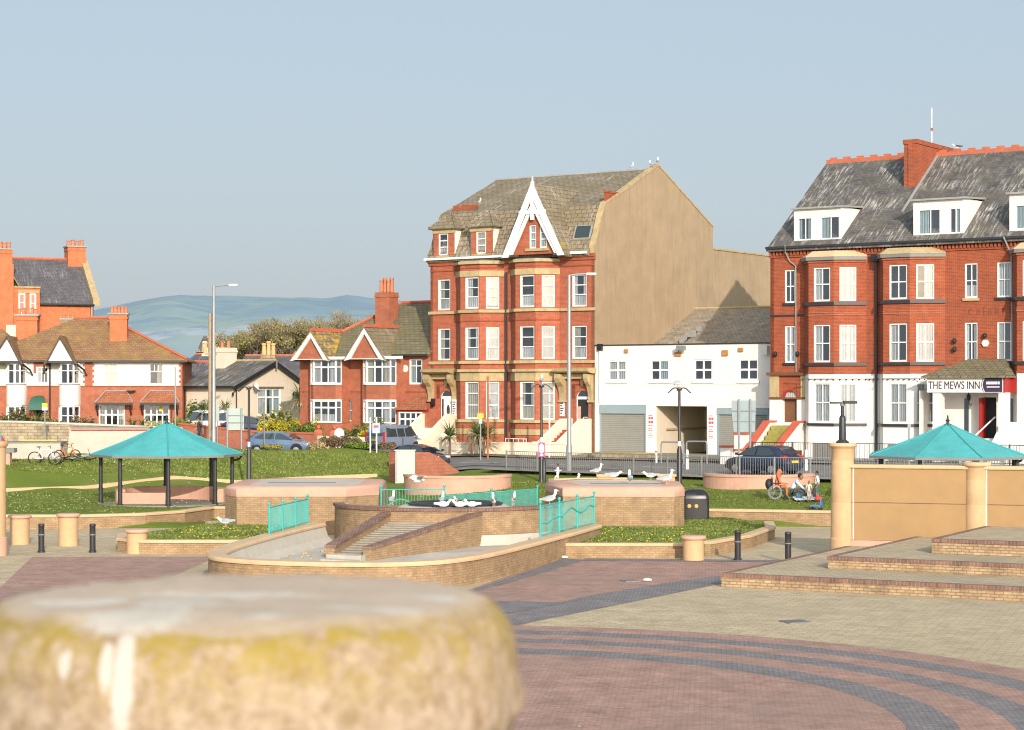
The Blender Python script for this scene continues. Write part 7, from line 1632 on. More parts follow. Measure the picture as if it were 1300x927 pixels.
def cordyline(label, px, Y, h, n=90, ln=.95, heads=1, group='palm like cordylines in the front gardens', dry=True):
    g = GH(px, Y); r = thing('cordyline', label, 'palm', g, group=group)
    for k in range(heads):
        ox = (k-(heads-1)/2)*.5; hh = h*(1-.12*k); MB().tube([(0,0,-.1),(ox*.6,0,hh*.5),(ox,0,hh)], [.09,.075,.06], 8).build('trunk', M['bark'], r); m = MB(); dm = MB()
        for i in range(n):
            az = pr_.uniform(0, 2*pi); el = pr_.uniform(-.5, 1.35); L_ = ln*pr_.uniform(.7, 1.1); w = .035; mb = m if el > -.15 else dm; p0 = Vector((ox, 0, hh)); d = Vector((cos(az)*cos(el), sin(az)*cos(el), sin(el))); sd_ = Vector((-sin(az), cos(az), 0))
            p1 = p0+d*L_*.55; p2 = p1+(d+Vector((0,0,-.55))).normalized()*L_*.5; mb.add([p0-sd_*w*.6, p0+sd_*w*.6, p1+sd_*w, p1-sd_*w, p2], [(0,1,2,3),(3,2,4)])
        m.build('crown', M['strap'], r)
        if dm.f: dm.build('dead_leaves', M['dry_strap'], r)
    return r
def tree(label, px, Y, h, w, bare=.4, n=1500, group='trees rising behind the roofs', mat='leaf_spring'):
    g = GH(px, Y); r = thing('tree', label, 'tree', g, group=group); rr_ = random.Random(int(px*7)); tips = []
    m = MB(); m.tube([(0,0,-.2),(.1,0,h*.25),(.05,.1,h*.4)], [.28,.22,.18], 8)
    def grow(p, d, L_, rad, lev):
        q = p+d*L_; m.tube([p, (p+q)/2+Vector((rr_.uniform(-.1,.1),)*3)*L_*.3, q], [rad, rad*.8, rad*.6], 5, caps=False); tips.append((q, lev))
        if lev == 0: return
        for _ in range(rr_.choice((3,3,4))):
            nd = (d+Vector((rr_.uniform(-.9,.9), rr_.uniform(-.9,.9), rr_.uniform(-.15,.7)))).normalized(); grow(q, nd, L_*rr_.uniform(.55,.8), rad*.55, lev-1)
    for i in range(5): a = 2*pi*i/5+rr_.uniform(0,.8); grow(Vector((.05,.1,h*.33)), Vector((cos(a)*w/h*1.1, sin(a)*w/h*1.1, 1)).normalized(), h*.27, .12, 3)
    m.build('trunk', M['bark'], r)
    tw = MB(); lf = MB(); ends = [t for t, l in tips if l <= 1]
    for t in ends:
        for _ in range(5): d = Vector((rr_.gauss(0,.5), rr_.gauss(0,.5), rr_.uniform(.2,1))).normalized()*rr_.uniform(.4,1.0); tw.tube([t, t+d], [.016,.006], 3, caps=False)
        if rr_.random() > bare: leaves(lf, [(t.x, t.y, t.z+.15, .5, .5, .42)], max(9, int(2.2*n/len(ends))), .11)
    tw.build('twigs', M['twig'], r)
    if lf.f: lf.build('crown', M[mat], r)
    return r
for i, (px, Y, h, w, b) in enumerate([(308,190,7.5,5,.15),(336,186,8.6,5,.1),(362,192,8.8,5,.2),(388,188,8.9,5.5,.25),(414,198,9.6,5,.75),(440,200,10.2,5,.85),(466,200,9.8,5,.7),(492,203,9.2,5,.8),(322,205,8.0,5,.3),(350,204,9.2,5,.5),(402,206,9.6,5,.6)]):
    tree(('leafy' if b < .4 else 'mostly bare')+' spring tree behind the roofs, '+['leftmost of the row','second from the left, above the buff chimney pots','third from the left in the middle of the clump','just left of the left villa gable','above the left villa gable','bare above the gap between the villa gables','left of the tall villa chimney','hidden behind the tall villa chimney','set back behind the leftmost tree','set back in the middle of the clump','set back left of the villa gables'][i], px, Y, h, w, b)
# front gardens
for lab, px, Y, w, d, h, mat, n, s in [('dark mixed shrub with purple leaves at the far left garden', 10, 131, 2.6, 1.2, 1.9, 'leaf_mixed', 900, .1), ('pale green shrub with dry stems in front of the green awning', 42, 131.5, 2.2, 1, 1.55, 'leaf_spring', 700, .09), ('loose green shrub left of the left bay window', 74, 131.5, 1.4, .9, 1.3, 'leaf_mixed', 450, .09), ('clipped brown hedge under the left porch window', 106, 131, 1.7, .9, 1.75, 'leaf_brown', 800, .07), ('small green bush below the left porch window', 140, 131, 1.1, .8, 1.0, 'leaf_bright', 400, .08), ('yellow green bush with bright flowers behind the shelter roof', 203, 131, 1.9, .9, 1.35, 'leaf_yellow', 550, .08), ('bright green clipped hedge at the corner of the left house', 238, 134, 2.0, 1.0, 1.35, 'leaf_bright', 900, .07), ('dark green bush behind the white van', 253, 136, 1.5, 1, 2.3, 'leaf_hedge', 600, .09), ('large yellow flowering bush below the bungalow window', 346, 131, 1.9, 1.1, 1.85, 'leaf_yellow', 1100, .08), ('yellow green bush right of the bungalow window', 366, 131.5, 1.5, 1, 1.75, 'leaf_yellow', 800, .08), ('grey green shrub with grasses under the bungalow window', 352, 133.5, 2.2, .8, 2.4, 'leaf_spring', 500, .09), ('rounded dark green bush left of the villa gate', 383, 130, 1.6, 1.1, 1.75, 'leaf_hedge', 900, .08), ('green bush against the left villa gate pier', 398, 129, 1.2, 1, 1.6, 'leaf_bright', 700, .08), ('low yellow green bush behind the gate of the villa', 410, 130.5, 1.2, .8, 1.95, 'leaf_yellow', 450, .08), ('dark green bush right of the villa gate', 452, 127.5, 2.0, 1, 1.6, 'leaf_hedge', 800, .08), ('yellow flowering bush between the villa bay and the van', 466, 125.5, 1.0, .9, 1.9, 'leaf_yellow', 600, .08), ('green bush on the right behind the white garden wall', 473, 127, 1.5, .9, 1.9, 'leaf_hedge', 600, .09)]:
    shrub(lab, px, Y, w, d, h, mat, n, s)
for lab, px, Y, w, d, h, mat, n in [('low brown hedge along the crest of the grass bank', 431, 120.3, 2.5, .9, .75, 'leaf_brown', 1500), ('pale dry grass clump at the left end of the brown hedge', 402, 120.3, 1.0, .7, .6, 'dry_strap', 700), ('low green tuft beside the blue car on the bank crest', 346, 118.3, 1.1, .6, .35, 'leaf_spring', 600), ('small brown thorny bush below the rear of the van', 491, 119.2, .9, .6, .5, 'leaf_brown', 420), ('small yellow green tuft at the right end of the brown hedge', 455, 119.8, 1.4, .5, .45, 'leaf_bright', 500), ('low weed tuft at the foot of the white stair wall', 750, 113.8, .4, .3, .35, 'leaf_brown', 160)]:
    shrub(lab, px, Y, w, d, h, mat, n, .07, name='hedge' if w > 2.2 else 'grass_tuft', cat='hedge' if w > 2.2 else 'tuft')
cordyline('cordyline palm with a tall stem beside the left white gate post', 571, 117.6, 1.35, 130, 1.15); cordyline('cordyline palm spreading behind the right white gate post', 612, 117.5, 1.35, 150, 1.25, 2)
cordyline('big shaggy cordyline palm in front of the left villa bay', 385, 133.0, 2.7, 150, 1.3, 2); cordyline('cordyline palm behind the tall grey street light', 262, 134.5, 1.7, 90, 1.1); cordyline('cordyline palm left of the two post sign', 285, 134.5, 1.8, 80, 1.1)
cordyline('low cordyline palm between the two porches of the left house', 168, 131.5, .75, 80, .9); cordyline('low dry cordyline palm right of the first porch of the left house', 181, 131.8, .75, 80, .9); cordyline('dry cordyline palm in front of the left bay of the left house', 45, 130.5, 1.0, 60, .9); 
# grass blades and small flowers on the near lawns: too many to count
def turf(name, label, poly, z, n, hmax=.13):
    m = MB(); xs = [p[0] for p in poly]; ys = [p[1] for p in poly]; k = 0; rr_ = random.Random(len(poly)*n)
    def inside(x, y):
        c = False; j = len(poly)-1
        for i in range(len(poly)):
            (xi, yi), (xj, yj) = poly[i], poly[j]
            if (yi > y) != (yj > y) and x < (xj-xi)*(y-yi)/(yj-yi)+xi: c = not c
            j = i
        return c
    while k < n:
        x, y = rr_.uniform(min(xs), max(xs)), rr_.uniform(min(ys), max(ys))
        if not inside(x, y): continue
        k += 1; zz = z if z is not None else H(x, y)-.02; a = rr_.uniform(0, pi); w = rr_.uniform(.015,.035); h = rr_.uniform(.4, 1)*hmax*(.7+.6*max(0, noise.noise(Vector((x*.8, y*.8, 0)))+.4)); dx, dy = cos(a)*w, sin(a)*w; tx, ty = rr_.uniform(-.06,.06), rr_.uniform(-.06,.06)
        m.v += [Vector((x-dx, y-dy, zz)), Vector((x+dx, y+dy, zz)), Vector((x+tx, y+ty, zz+h))]; o = len(m.v); m.f.append((o-3, o-2, o-1)); m.m.append(0)
    o = m.build(name, M['blade'], None); tag(o, label, 'grass', kind='stuff'); return o
M['blade'] = m_leaf('grass_blade', [(.095,.135,.022),(.15,.195,.04),(.205,.245,.06),(.245,.26,.085)])
turf('grass', 'rough grass blades on the right lawn bed', LAWN_R, .42, 13000, .065); turf('grass', 'rough grass blades on the left lawn bed', LAWN_L, .40, 9000, .065)
turf('grass', 'mown grass blades on the picnic lawn', [(7.0,86.2),(17,83.6),(17.5,91),(12,94.5),(6.5,97)], None, 9000, .05); turf('grass', 'mown grass blades around the left shelter', [(-27,83.5),(-14,87.5),(-12,90),(-13,104),(-27,98)], None, 12000, .05)
turf('grass', 'tufty grass blades on the long bank', [(-30,101),(-15,109),(-7.2,113),(-5.8,118.5),(-13,117.5),(-31,106)], None, 26000, .12); turf('grass', 'grass blades on the far lawn behind the fountain', [(-4,88.5),(2,88),(6,87),(5,99),(-5,100)], None, 8000, .06)
def flowers(name, label, poly, z, n, mat, s=.035):
    m = MB(); rr_ = random.Random(n); xs = [p[0] for p in poly]; ys = [p[1] for p in poly]
    for _ in range(n):
        x, y = rr_.uniform(min(xs), max(xs)), rr_.uniform(min(ys), max(ys)); zz = (z if z is not None else H(x, y))+rr_.uniform(.06,.13); m.ball((x, y, zz), (s, s, s*.5), 6, 3)
    o = m.build(name, M[mat]); tag(o, label, 'flowers', kind='stuff')
M['dandelion'] = m_plain('dandelion_yellow', (.8,.55,.01), .7, .1, 9, bmp=0)
flowers('dandelions', 'yellow dandelions on the right lawn bed in front of the brick planter', [(2.2,69.3),(6.2,70),(6.5,76),(3,76.5)], .42, 40, 'dandelion', .034); flowers('dandelions', 'yellow dandelions on the left lawn bed', [(-12.5,71),(-8.3,71),(-9,76),(-12.5,77)], .40, 45, 'dandelion', .035)
flowers('daisies', 'white daisies scattered on the lawn around the left shelter', [(-26,84.5),(-14,90),(-12.5,99),(-26,98)], None, 170, 'gull_w', .022); flowers('daisies', 'white daisies on the long grass bank', [(-25,102),(-8,113),(-8,117),(-20,109)], None, 130, 'gull_w', .03)
# ---------------------------------------------------------------- gulls
def gull(label, loc, rotz, s=1.0, pose='stand', back='gull_g', flip=0):
    s = 1+(s-1)*.45
    r = thing('gull', label, 'gull', loc, rotz, 'gulls resting around the plaza and roofs'); r.scale = (s, s, s)
    pit = .25 if pose == 'stand' else .05; hz = .19 if pose != 'sit' else .10
    rot = Matrix.Rotation(-pit, 3, 'Y'); c = Vector((0,0,hz))
    m = MB(); prof = [(-.24,.012),(-.18,.045),(-.1,.075),(0,.09),(.08,.085),(.14,.06),(.17,.05)]; n = 10; vs = []
    for x, q in prof:
        for j in range(n): t_ = 2*pi*j/n; vs.append(c+rot @ Vector((x, q*.85*cos(t_), q*sin(t_)+(.02 if x < -.15 else 0))))
    fs = [(i*n+j, i*n+(j+1)%n, (i+1)*n+(j+1)%n, (i+1)*n+j) for i in range(len(prof)-1) for j in range(n)]+[[j for j in range(n)][::-1]]
    m.add(vs, fs); up = 1 if pose == 'stand' else (.35 if pose == 'sit' else .1)
    nk = c+rot @ Vector((.15,0,.03)); hd = nk+Vector((.05+.06*(1-up), 0, .05+.13*up)); m.tube([nk+Vector((-.03,0,-.02)), nk.lerp(hd,.5)+Vector((.015,0,0)), hd], [.055,.045,.045], 8); m.ball(hd, (.06,.046,.046), 10, 6); m.build('body', M['gull_w'], r, smooth='all')
    MB().tube([hd+Vector((.045,0,-.005)), hd+Vector((.09,0,-.01)), hd+Vector((.115,0,-.025))], [.016,.013,.004], 6).build('beak', M['beak'], r)
    for sg in (-1, 1):
        MB().ball(hd+Vector((.028,sg*.036,.012)), .009, 6, 4).build('eye', M['black'], r)
        if pose == 'fly':
            w = MB().add([c+Vector(p) for p in [(.10,sg*.06,.03),(-.10,sg*.06,.03),(.14,sg*.30,.14),(-.08,sg*.32,.13),(.02,sg*.62,.17),(-.10,sg*.60,.165),(-.10,sg*.80,.13)]], [(0,1,3,2),(2,3,5,4),(4,5,6)]); w.build('wing', M['gull_w'], r)
        else:
            w = MB(); wv = []; W_ = [(.11,.045,.02),(.04,.07,.045),(-.06,.075,.05),(-.16,.05,.03),(-.27,.015,.03),(-.33,.004,.03)]
            for x, q, z in W_: wv += [c+rot @ Vector((x, sg*(q+.012), z+.03)), c+rot @ Vector((x, sg*(q+.016), z-.05*(1 if x > -.2 else .2)))]
            w.add(wv, [(2*i, 2*i+1, 2*i+3, 2*i+2) for i in range(len(W_)-1)]); tp = [c+rot @ Vector((x, sg*(q+.012), z+.03)) for x, q, z in W_]+[c+rot @ Vector((x, 0, z+.055)) for x, q, z in W_[::-1]]
            kk = len(W_); w.add(tp, [(i, i+1, 2*kk-2-i, 2*kk-1-i) for i in range(kk-1)]); w.build('wing', M[back], r)
        if pose in ('stand', 'lean'): MB().tube([(-.01,sg*.03,hz-.06),(-.015,sg*.03,.0)], .009, 5).tube([(-.02,sg*.03,.006),(.05,sg*.04,.006)], .01, 4).build('leg', M['gull_leg'], r)
    return r
def gp(px, py, Y, lab, face, s=1.25, pose='stand', back='gull_g'): return gull(lab, P(px, py, Y), R(face), s, pose, back)
gp(497.5, 641, 73.8, 'white gull standing at the left end of the drum rim by the arched railing', 75)
for px, Y, f, pose, lab, bk in [(561,74.6,80,'stand','tallest white gull on the fountain rim left of centre','gull_g'),(578,76.0,265,'sit','grey backed gull sitting behind the tallest gull on the fountain','gull_g'),(563,73.4,20,'sit','white gull crouching on the dark grille left of centre','gull_w'),(584,73.3,190,'sit','white gull lying low in the middle of the dark grille','gull_w'),(599,73.4,160,'sit','white gull with raised head near the centre of the grille','gull_w'),(627,73.9,260,'stand','brown backed young gull on the right end of the grille','gull_b'),(651.5,74.6,285,'stand','white gull seen from behind right of the grille','gull_g')]:
    y = 639.5 if Y < 74 else 636.5; gull(lab, ((px-HX)/F*Y, Y, 1.44 if Y < 75.4 else 1.43), R(f), 1.25, pose, bk)
gull('large white gull at the right end of the fountain rim before the planter', (697.5/1-650)/F*76.6 and ((698-HX)/F*75.2, 75.2, 1.43), R(10), 1.5, 'stand', 'gull_g')
zt = 1.98
for px, Y, f, pose, lab, s in [(779,83.6,10,'lean','gull leaning forward at the left of the group on the right planter',1.35),(800,80.6,95,'stand','gull standing upright in the middle of the right planter',1.35),(826,83.4,170,'lean','small gull facing left on the back of the right planter',1.25),(846,80.2,10,'stand','large gull with a dark tail at the right of the planter group',1.55)]:
    gull(lab, ((px-HX)/F*Y, Y, zt), R(f), s, pose)
for px, py, Y, f, lab in [(730,614.5,96.9,30,'gull on the far lawn just left of the buff wall'),(758,613,96.9,20,'gull standing on the coping of the small far lawn wall')]: g = GH(px, Y); gull(lab, (g.x, g.y, g.z+(.0 if px < 740 else .47)), R(f), 1.35)
g = L3.location; gull('gull perched on the winged lamp behind the litter bin', (g.x-.08, g.y, g.z+h3-.03), R(12), 1.25)
g = L2.location; gull('gull perched on top of the lamp with the pink notice', (g.x, g.y, g.z+h2-.02), R(80), 1.1)
gull('gull walking on the left lawn bed beside the brick planter', (-11.15, 77.5, .42), R(165), 1.5, 'lean')
gull('gull flying low with spread wings over the fountain', P(531, 617, 80), R(200), 1.35, 'fly')
for u, v, z, f, lab in [(-1.9,7.6,19.78,60,'gull on the guest house ridge near the tan gable'),(-.1,7.0,19.75,120,'gull sitting just below the tan gable peak'),(.02,7.55,20.0,80,'gull on the very peak of the tan gable'),(-.02,23.2,15.17,90,'gull at the end of the low tan rear wall beside the hotel')]:
    p = S(u, v, z); gull(lab, p, R(f), 1.0)
p = S(-9.2, 1.1, 17.4); gull('gull on the left dormer peak of the guest house', p, R(70), 1.0)
cr = P(1215, 187.5, 116); gull('dark gull on the end of the hotel chimney', (cr.x, cr.y, 19.81), R(170), 1.0, 'sit', 'plastic_dark')
# ---------------------------------------------------------------- people
SKIN1 = m_plain('tan_skin', (.42,.22,.13), .6, .06, 9, bmp=0); SKIN2 = m_plain('brown_skin', (.27,.14,.085), .6, .06, 9, bmp=0); HAIR = m_plain('black_hair', (.02,.016,.014), .7, .3, 20)
def cloth(n, c): return m_plain(n, c, .85, .12, 12, bmp=.15)
def person(label, loc, rotz, J, mats, s=1.0, hair=True, name_cat='person', hood=None, group=None):
    # J: joints in metres for a 1.7 m figure, facing +x ; body is one skinned surface, coloured by the nearest limb
    r = thing('person', label, name_cat, loc, rotz, group); r.scale = (s, s, s)
    V = {k: Vector(v) for k, v in J.items()}
    rad = dict(pel=.135, chest=.15, neckb=.075, neck=.055, hL=.095, hR=.095, kL=.065, kR=.065, aL=.045, aR=.045, tL=.035, tR=.035, sL=.062, sR=.062, eL=.045, eR=.045, wL=.032, wR=.032, pL=.036, pR=.036)
    E = [('pel','chest'),('chest','neckb'),('neckb','neck'),('pel','hL'),('pel','hR'),('hL','kL'),('hR','kR'),('kL','aL'),('kR','aR'),('aL','tL'),('aR','tR'),('neckb','sL'),('neckb','sR'),('sL','eL'),('sR','eR'),('eL','wL'),('eR','wR'),('wL','pL'),('wR','pR')]
    names = ['pel']+[k for k in V if k != 'pel' and k != 'head']; idx = {k: i for i, k in enumerate(names)}
    me = bpy.data.meshes.new('body'); me.from_pydata([tuple(V[k]) for k in names], [(idx[a], idx[b]) for a, b in E], [])
    o = bpy.data.objects.new('body', me); COL.objects.link(o); sk = o.modifiers.new('Skin', 'SKIN'); o.modifiers.new('Sub', 'SUBSURF').render_levels = 2; o.modifiers['Sub'].levels = 2
    for k in names: me.skin_vertices[0].data[idx[k]].radius = (rad[k], rad[k]*(.8 if k in ('pel','chest') else 1)); me.skin_vertices[0].data[idx[k]].use_root = (k == 'pel')
    bpy.context.view_layer.update(); ev = o.evaluated_get(bpy.context.evaluated_depsgraph_get()); bm_ = bmesh.new(); bm_.from_mesh(bpy.data.meshes.new_from_object(ev)); bpy.data.objects.remove(o)
    mb = MB(); bm_.verts.ensure_lookup_table(); mb.v = [v.co.copy() for v in bm_.verts]; mb.f = [[v.index for v in f.verts] for f in bm_.faces]
    seg = [(V[a], V[b], 0 if (b in ('neck','wL','wR','pL','pR') and not (b[0] == 'w' and mats.get('long'))) else (2 if b in ('hL','hR','kL','kR') or (b in ('aL','aR') and not mats.get('shorts')) else (0 if b in ('aL','aR') else (3 if b in ('tL','tR') else 1)))) for a, b in E]
    for f in bm_.faces:
        c = f.calc_center_median(); best = min(seg, key=lambda q: (c-(q[0]+(q[1]-q[0])*max(0, min(1, (c-q[0]).dot(q[1]-q[0])/max(1e-6, (q[1]-q[0]).length_squared))))).length); mb.m.append(best[2])
    bm_.free(); hd = V['head']; nk = V['neck']
    mb.mi = 0; mb.ball(hd, (.095,.078,.12), 14, 10); mb.ball(hd+Vector((.095,0,-.012)), (.022,.014,.022), 6, 4)
    for sg in (-1, 1): mb.ball(hd+Vector((0, sg*.079, -.005)), (.02,.012,.032), 6, 4)
    for sd_, p, w in (('L', V['pL'], V['wL']), ('R', V['pR'], V['wR'])):
        d = (p-w).normalized(); sid = d.cross(Vector((0,0,1))); sid = sid.normalized() if sid.length > .05 else Vector((0,1,0)); nrm = sid.cross(d)
        for i, (off, ln) in enumerate(((-.03,.065),(-.01,.078),(.011,.073),(.03,.055))): b0 = p+sid*off+d*.015; mb.tube([b0, b0+d*ln*.55, b0+d*ln*.85+nrm*-.02, b0+d*ln*.95-nrm*.04], [.010,.009,.008,.006], 5)
        b0 = p-sid*.03-d*.01; mb.tube([b0, b0-sid*.03+d*.025, b0-sid*.035+d*.055], [.011,.010,.007], 5)
    body = mb.build('body', [mats['skin'], mats['top'], mats['legs'], mats['shoes']], r, smooth='all')
    for sg in (-1, 1): MB().ball(hd+Vector((.083, sg*.03, .012)), (.012,.016,.009), 6, 4).build('eye', M['black'], r)
    MB().ball(hd+Vector((.082,0,-.058)), (.012,.028,.007), 6, 4).build('mouth', M['red_cope'], r)
    if hood: MB().ball(hd+Vector((-.02,0,.0)), (.115,.10,.145), 12, 8).tube([nk+Vector((-.02,0,-.10)), nk+Vector((-.03,0,.03)), hd+Vector((-.05,0,.02))], [.14,.10,.09], 10).build('headscarf', hood, r, smooth='all')
    elif hair: MB().ball(hd+Vector((-.022,0,.035)), (.095,.086,.105), 12, 8).build('hair', HAIR, r, smooth='all')
    return r
STAND = dict(pel=(0,0,.93), chest=(0,0,1.22), neckb=(0,0,1.42), neck=(.01,0,1.50), head=(.03,0,1.61), hL=(0,.09,.88), hR=(0,-.09,.88), kL=(.04,.10,.48), kR=(-.02,-.10,.48), aL=(0,.10,.08), aR=(-.12,-.10,.10), tL=(.15,.11,.03), tR=(.02,-.11,.03), sL=(0,.19,1.38), sR=(0,-.19,1.38), eL=(-.06,.23,1.10), eR=(-.02,-.24,1.10), wL=(.04,.23,.86), wR=(.10,-.23,.88), pL=(.08,.22,.78), pR=(.16,-.21,.81))
WALK = dict(STAND); WALK.update(kL=(.20,.10,.50), aL=(.24,.10,.09), tL=(.40,.10,.04), kR=(-.06,-.10,.48), aR=(-.32,-.10,.16), tR=(-.24,-.10,.05), eL=(-.18,.22,1.12), wL=(-.20,.22,.88), pL=(-.20,.21,.80), eR=(.08,-.23,1.12), wR=(.26,-.2,.98), pR=(.33,-.19,.97))
def mt(skin, top, legs, shoes, **k): return dict(skin=skin, top=top, legs=legs, shoes=shoes, **k)
dk = cloth('charcoal_cloth', (.03,.035,.045)); shoe = cloth('dark_shoes', (.05,.045,.04)); wshoe = cloth('pale_shoes', (.6,.58,.55))
g = GH(253, 126.5); person('person in a dark t-shirt walking behind the left shelter roof', (g.x, g.y, g.z+.35), R(200), WALK, mt(SKIN1, dk, cloth('navy_trousers', (.03,.035,.055)), shoe))
g = GH(5.5, 105.5); BEND = dict(STAND); BEND.update(chest=(.14,0,1.17), neckb=(.30,0,1.30), neck=(.37,0,1.35), head=(.46,0,1.40), sL=(.30,.19,1.27), sR=(.30,-.19,1.27), eL=(.34,.23,1.0), eR=(.36,-.23,1.0), wL=(.46,.20,.80), wR=(.46,-.2,.8), pL=(.52,.19,.74), pR=(.52,-.19,.74))
person('person in a red top and dark trousers bending over the ledge at the left edge', (g.x, g.y, g.z), R(185), BEND, mt(SKIN1, cloth('red_top', (.6,.03,.035)), cloth('black_trousers', (.025,.025,.03)), shoe, long=1))
g = GH(-.5, 103.9); SIT = dict(STAND); SIT.update(pel=(0,0,.52), chest=(.05,0,.80), neckb=(.10,0,1.0), neck=(.12,0,1.07), head=(.15,0,1.18), hL=(.02,.1,.5), hR=(.02,-.1,.5), kL=(.44,.12,.55), kR=(.44,-.12,.55), aL=(.46,.12,.09), aR=(.46,-.12,.09), tL=(.6,.12,.04), tR=(.6,-.12,.04), sL=(.09,.19,.96), sR=(.09,-.19,.96), eL=(.16,.23,.70), eR=(.16,-.23,.70), wL=(.36,.16,.66), wR=(.36,-.16,.66), pL=(.44,.14,.66), pR=(.44,-.14,.66))
person('person in a turquoise top beside the one in red at the left edge', (g.x, g.y, g.z+.45), R(160), SIT, mt(SKIN1, cloth('turquoise_top', (.1,.5,.6)), cloth('teal_trousers', (.05,.2,.25)), wshoe, long=1))
# picnic group on the right lawn
def wheelchair(loc, rotz):
    r = thing('wheelchair', 'black wheelchair with pale rims on the picnic lawn', 'wheelchair', loc, rotz)
    for sg in (-1, 1):
        w = MB().tube([(.30*cos(2*pi*i/24), sg*.30, .31+.30*sin(2*pi*i/24)) for i in range(24)], .02, 6, closed=True).build('wheel', M['alloy'], r); sp = MB()
        for i in range(12): sp.tube([(0,sg*.30,.31),(.29*cos(2*pi*i/12),sg*.30,.31+.29*sin(2*pi*i/12))], .005, 3)
        sp.build('spokes', M['galv'], w); MB().tube([(.30*.86*cos(2*pi*i/20), sg*.34, .31+.26*sin(2*pi*i/20)) for i in range(20)], .012, 5, closed=True).build('hand_rim', M['galv'], w)
        MB().lathe([(.04,-.02),(.09,-.02),(.09,.02),(.04,.02)], 14).build('castor', M['tyre'], r).matrix_local = Matrix.Translation((.48,sg*.25,.09)) @ Matrix.Rotation(R(90), 4, 'X')
        MB().tube([(-.12,sg*.24,1.0),(-.18,sg*.24,.95),(-.08,sg*.24,.3),(.35,sg*.24,.34),(.48,sg*.25,.16)], .016, 6).tube([(-.12,sg*.25,.70),(.25,sg*.25,.70),(.27,sg*.25,.45)], .02, 6).tube([(.40,sg*.16,.42),(.62,sg*.14,.12)], .014, 6).build('side_frame', M['black_sat'], r); MB().box(.55,.72,sg*.05,sg*.2,.09,.12).build('footrest', M['black'], r)
    MB().box(-.06,.40,-.23,.23,.43,.49).build('seat', M['black'], r, bevel=.02); MB().box(-.15,-.09,-.23,.23,.46,.93).build('backrest', M['black'], r, bevel=.02); MB().ball((-.27,0,.66), (.17,.26,.25), 12, 8).build('bag', M['plastic_dark'], r, smooth='all')
g = GH(984, 88.6); wheelchair((g.x, g.y, g.z), R(-8)); W_SIT = dict(SIT); orange = cloth('rust_orange_robe', (.50,.15,.065))
person('person in an orange headscarf and robe sitting in the wheelchair', (g.x+.06, g.y-.01, g.z+.02), R(-8), W_SIT, mt(SKIN2, orange, orange, wshoe, long=1), 1.0, hood=orange)
g = GH(1004, 89.4); LEAN = dict(SIT); LEAN.update(pel=(0,0,.16), chest=(.12,0,.42), neckb=(.24,0,.58), neck=(.30,0,.64), head=(.37,0,.74), hL=(.03,.1,.15), hR=(.03,-.1,.15), kL=(.40,.16,.26), kR=(.36,-.2,.24), aL=(.70,.14,.07), aR=(.62,-.3,.07), tL=(.84,.15,.09), tR=(.76,-.32,.09), sL=(.23,.19,.55), sR=(.23,-.19,.55), eL=(.38,.2,.34), eR=(.46,-.22,.34), wL=(.56,.14,.20), wR=(.66,-.2,.18), pL=(.63,.12,.16), pR=(.74,-.2,.14))
person('man in a pale blue shirt sitting on the grass and leaning to the right', (g.x, g.y, g.z), R(-15), LEAN, mt(SKIN2, cloth('pale_blue_shirt', (.52,.58,.66)), cloth('grey_trousers', (.07,.075,.085)), shoe, long=1), 1.2)
g = GH(1027, 87.2); person('toddler in a cream top and pale shorts standing by the picnic blanket', (g.x, g.y, g.z), R(250), STAND, mt(SKIN2, cloth('cream_top', (.6,.56,.5)), cloth('beige_shorts', (.45,.4,.33)), shoe, shorts=1), .54)
g = GH(1037.5, 87.5); person('child in a white shirt and dark green shorts partly behind the tallest column', (g.x, g.y, g.z), R(170), STAND, mt(SKIN2, cloth('white_shirt', (.7,.7,.74)), cloth('teal_shorts', (.05,.16,.17)), shoe, shorts=1), .76)
g = GH(708, 96.6); RUN = dict(WALK); RUN.update(kL=(.26,.1,.62), aL=(.05,.1,.36), tL=(.10,.1,.24), aR=(-.2,-.1,.08), tR=(-.08,-.1,.03), eL=(.10,.24,1.18), wL=(.32,.3,1.26), pL=(.40,.31,1.28), eR=(-.15,-.28,1.18), wR=(-.36,-.34,1.22), pR=(-.44,-.35,1.22))
person('small child in white running on the far lawn near the tall street light', (g.x, g.y, g.z), R(190), RUN, mt(SKIN2, cloth('white_top', (.75,.73,.72)), cloth('white_leggings', (.7,.68,.68)), shoe, long=1), .62)
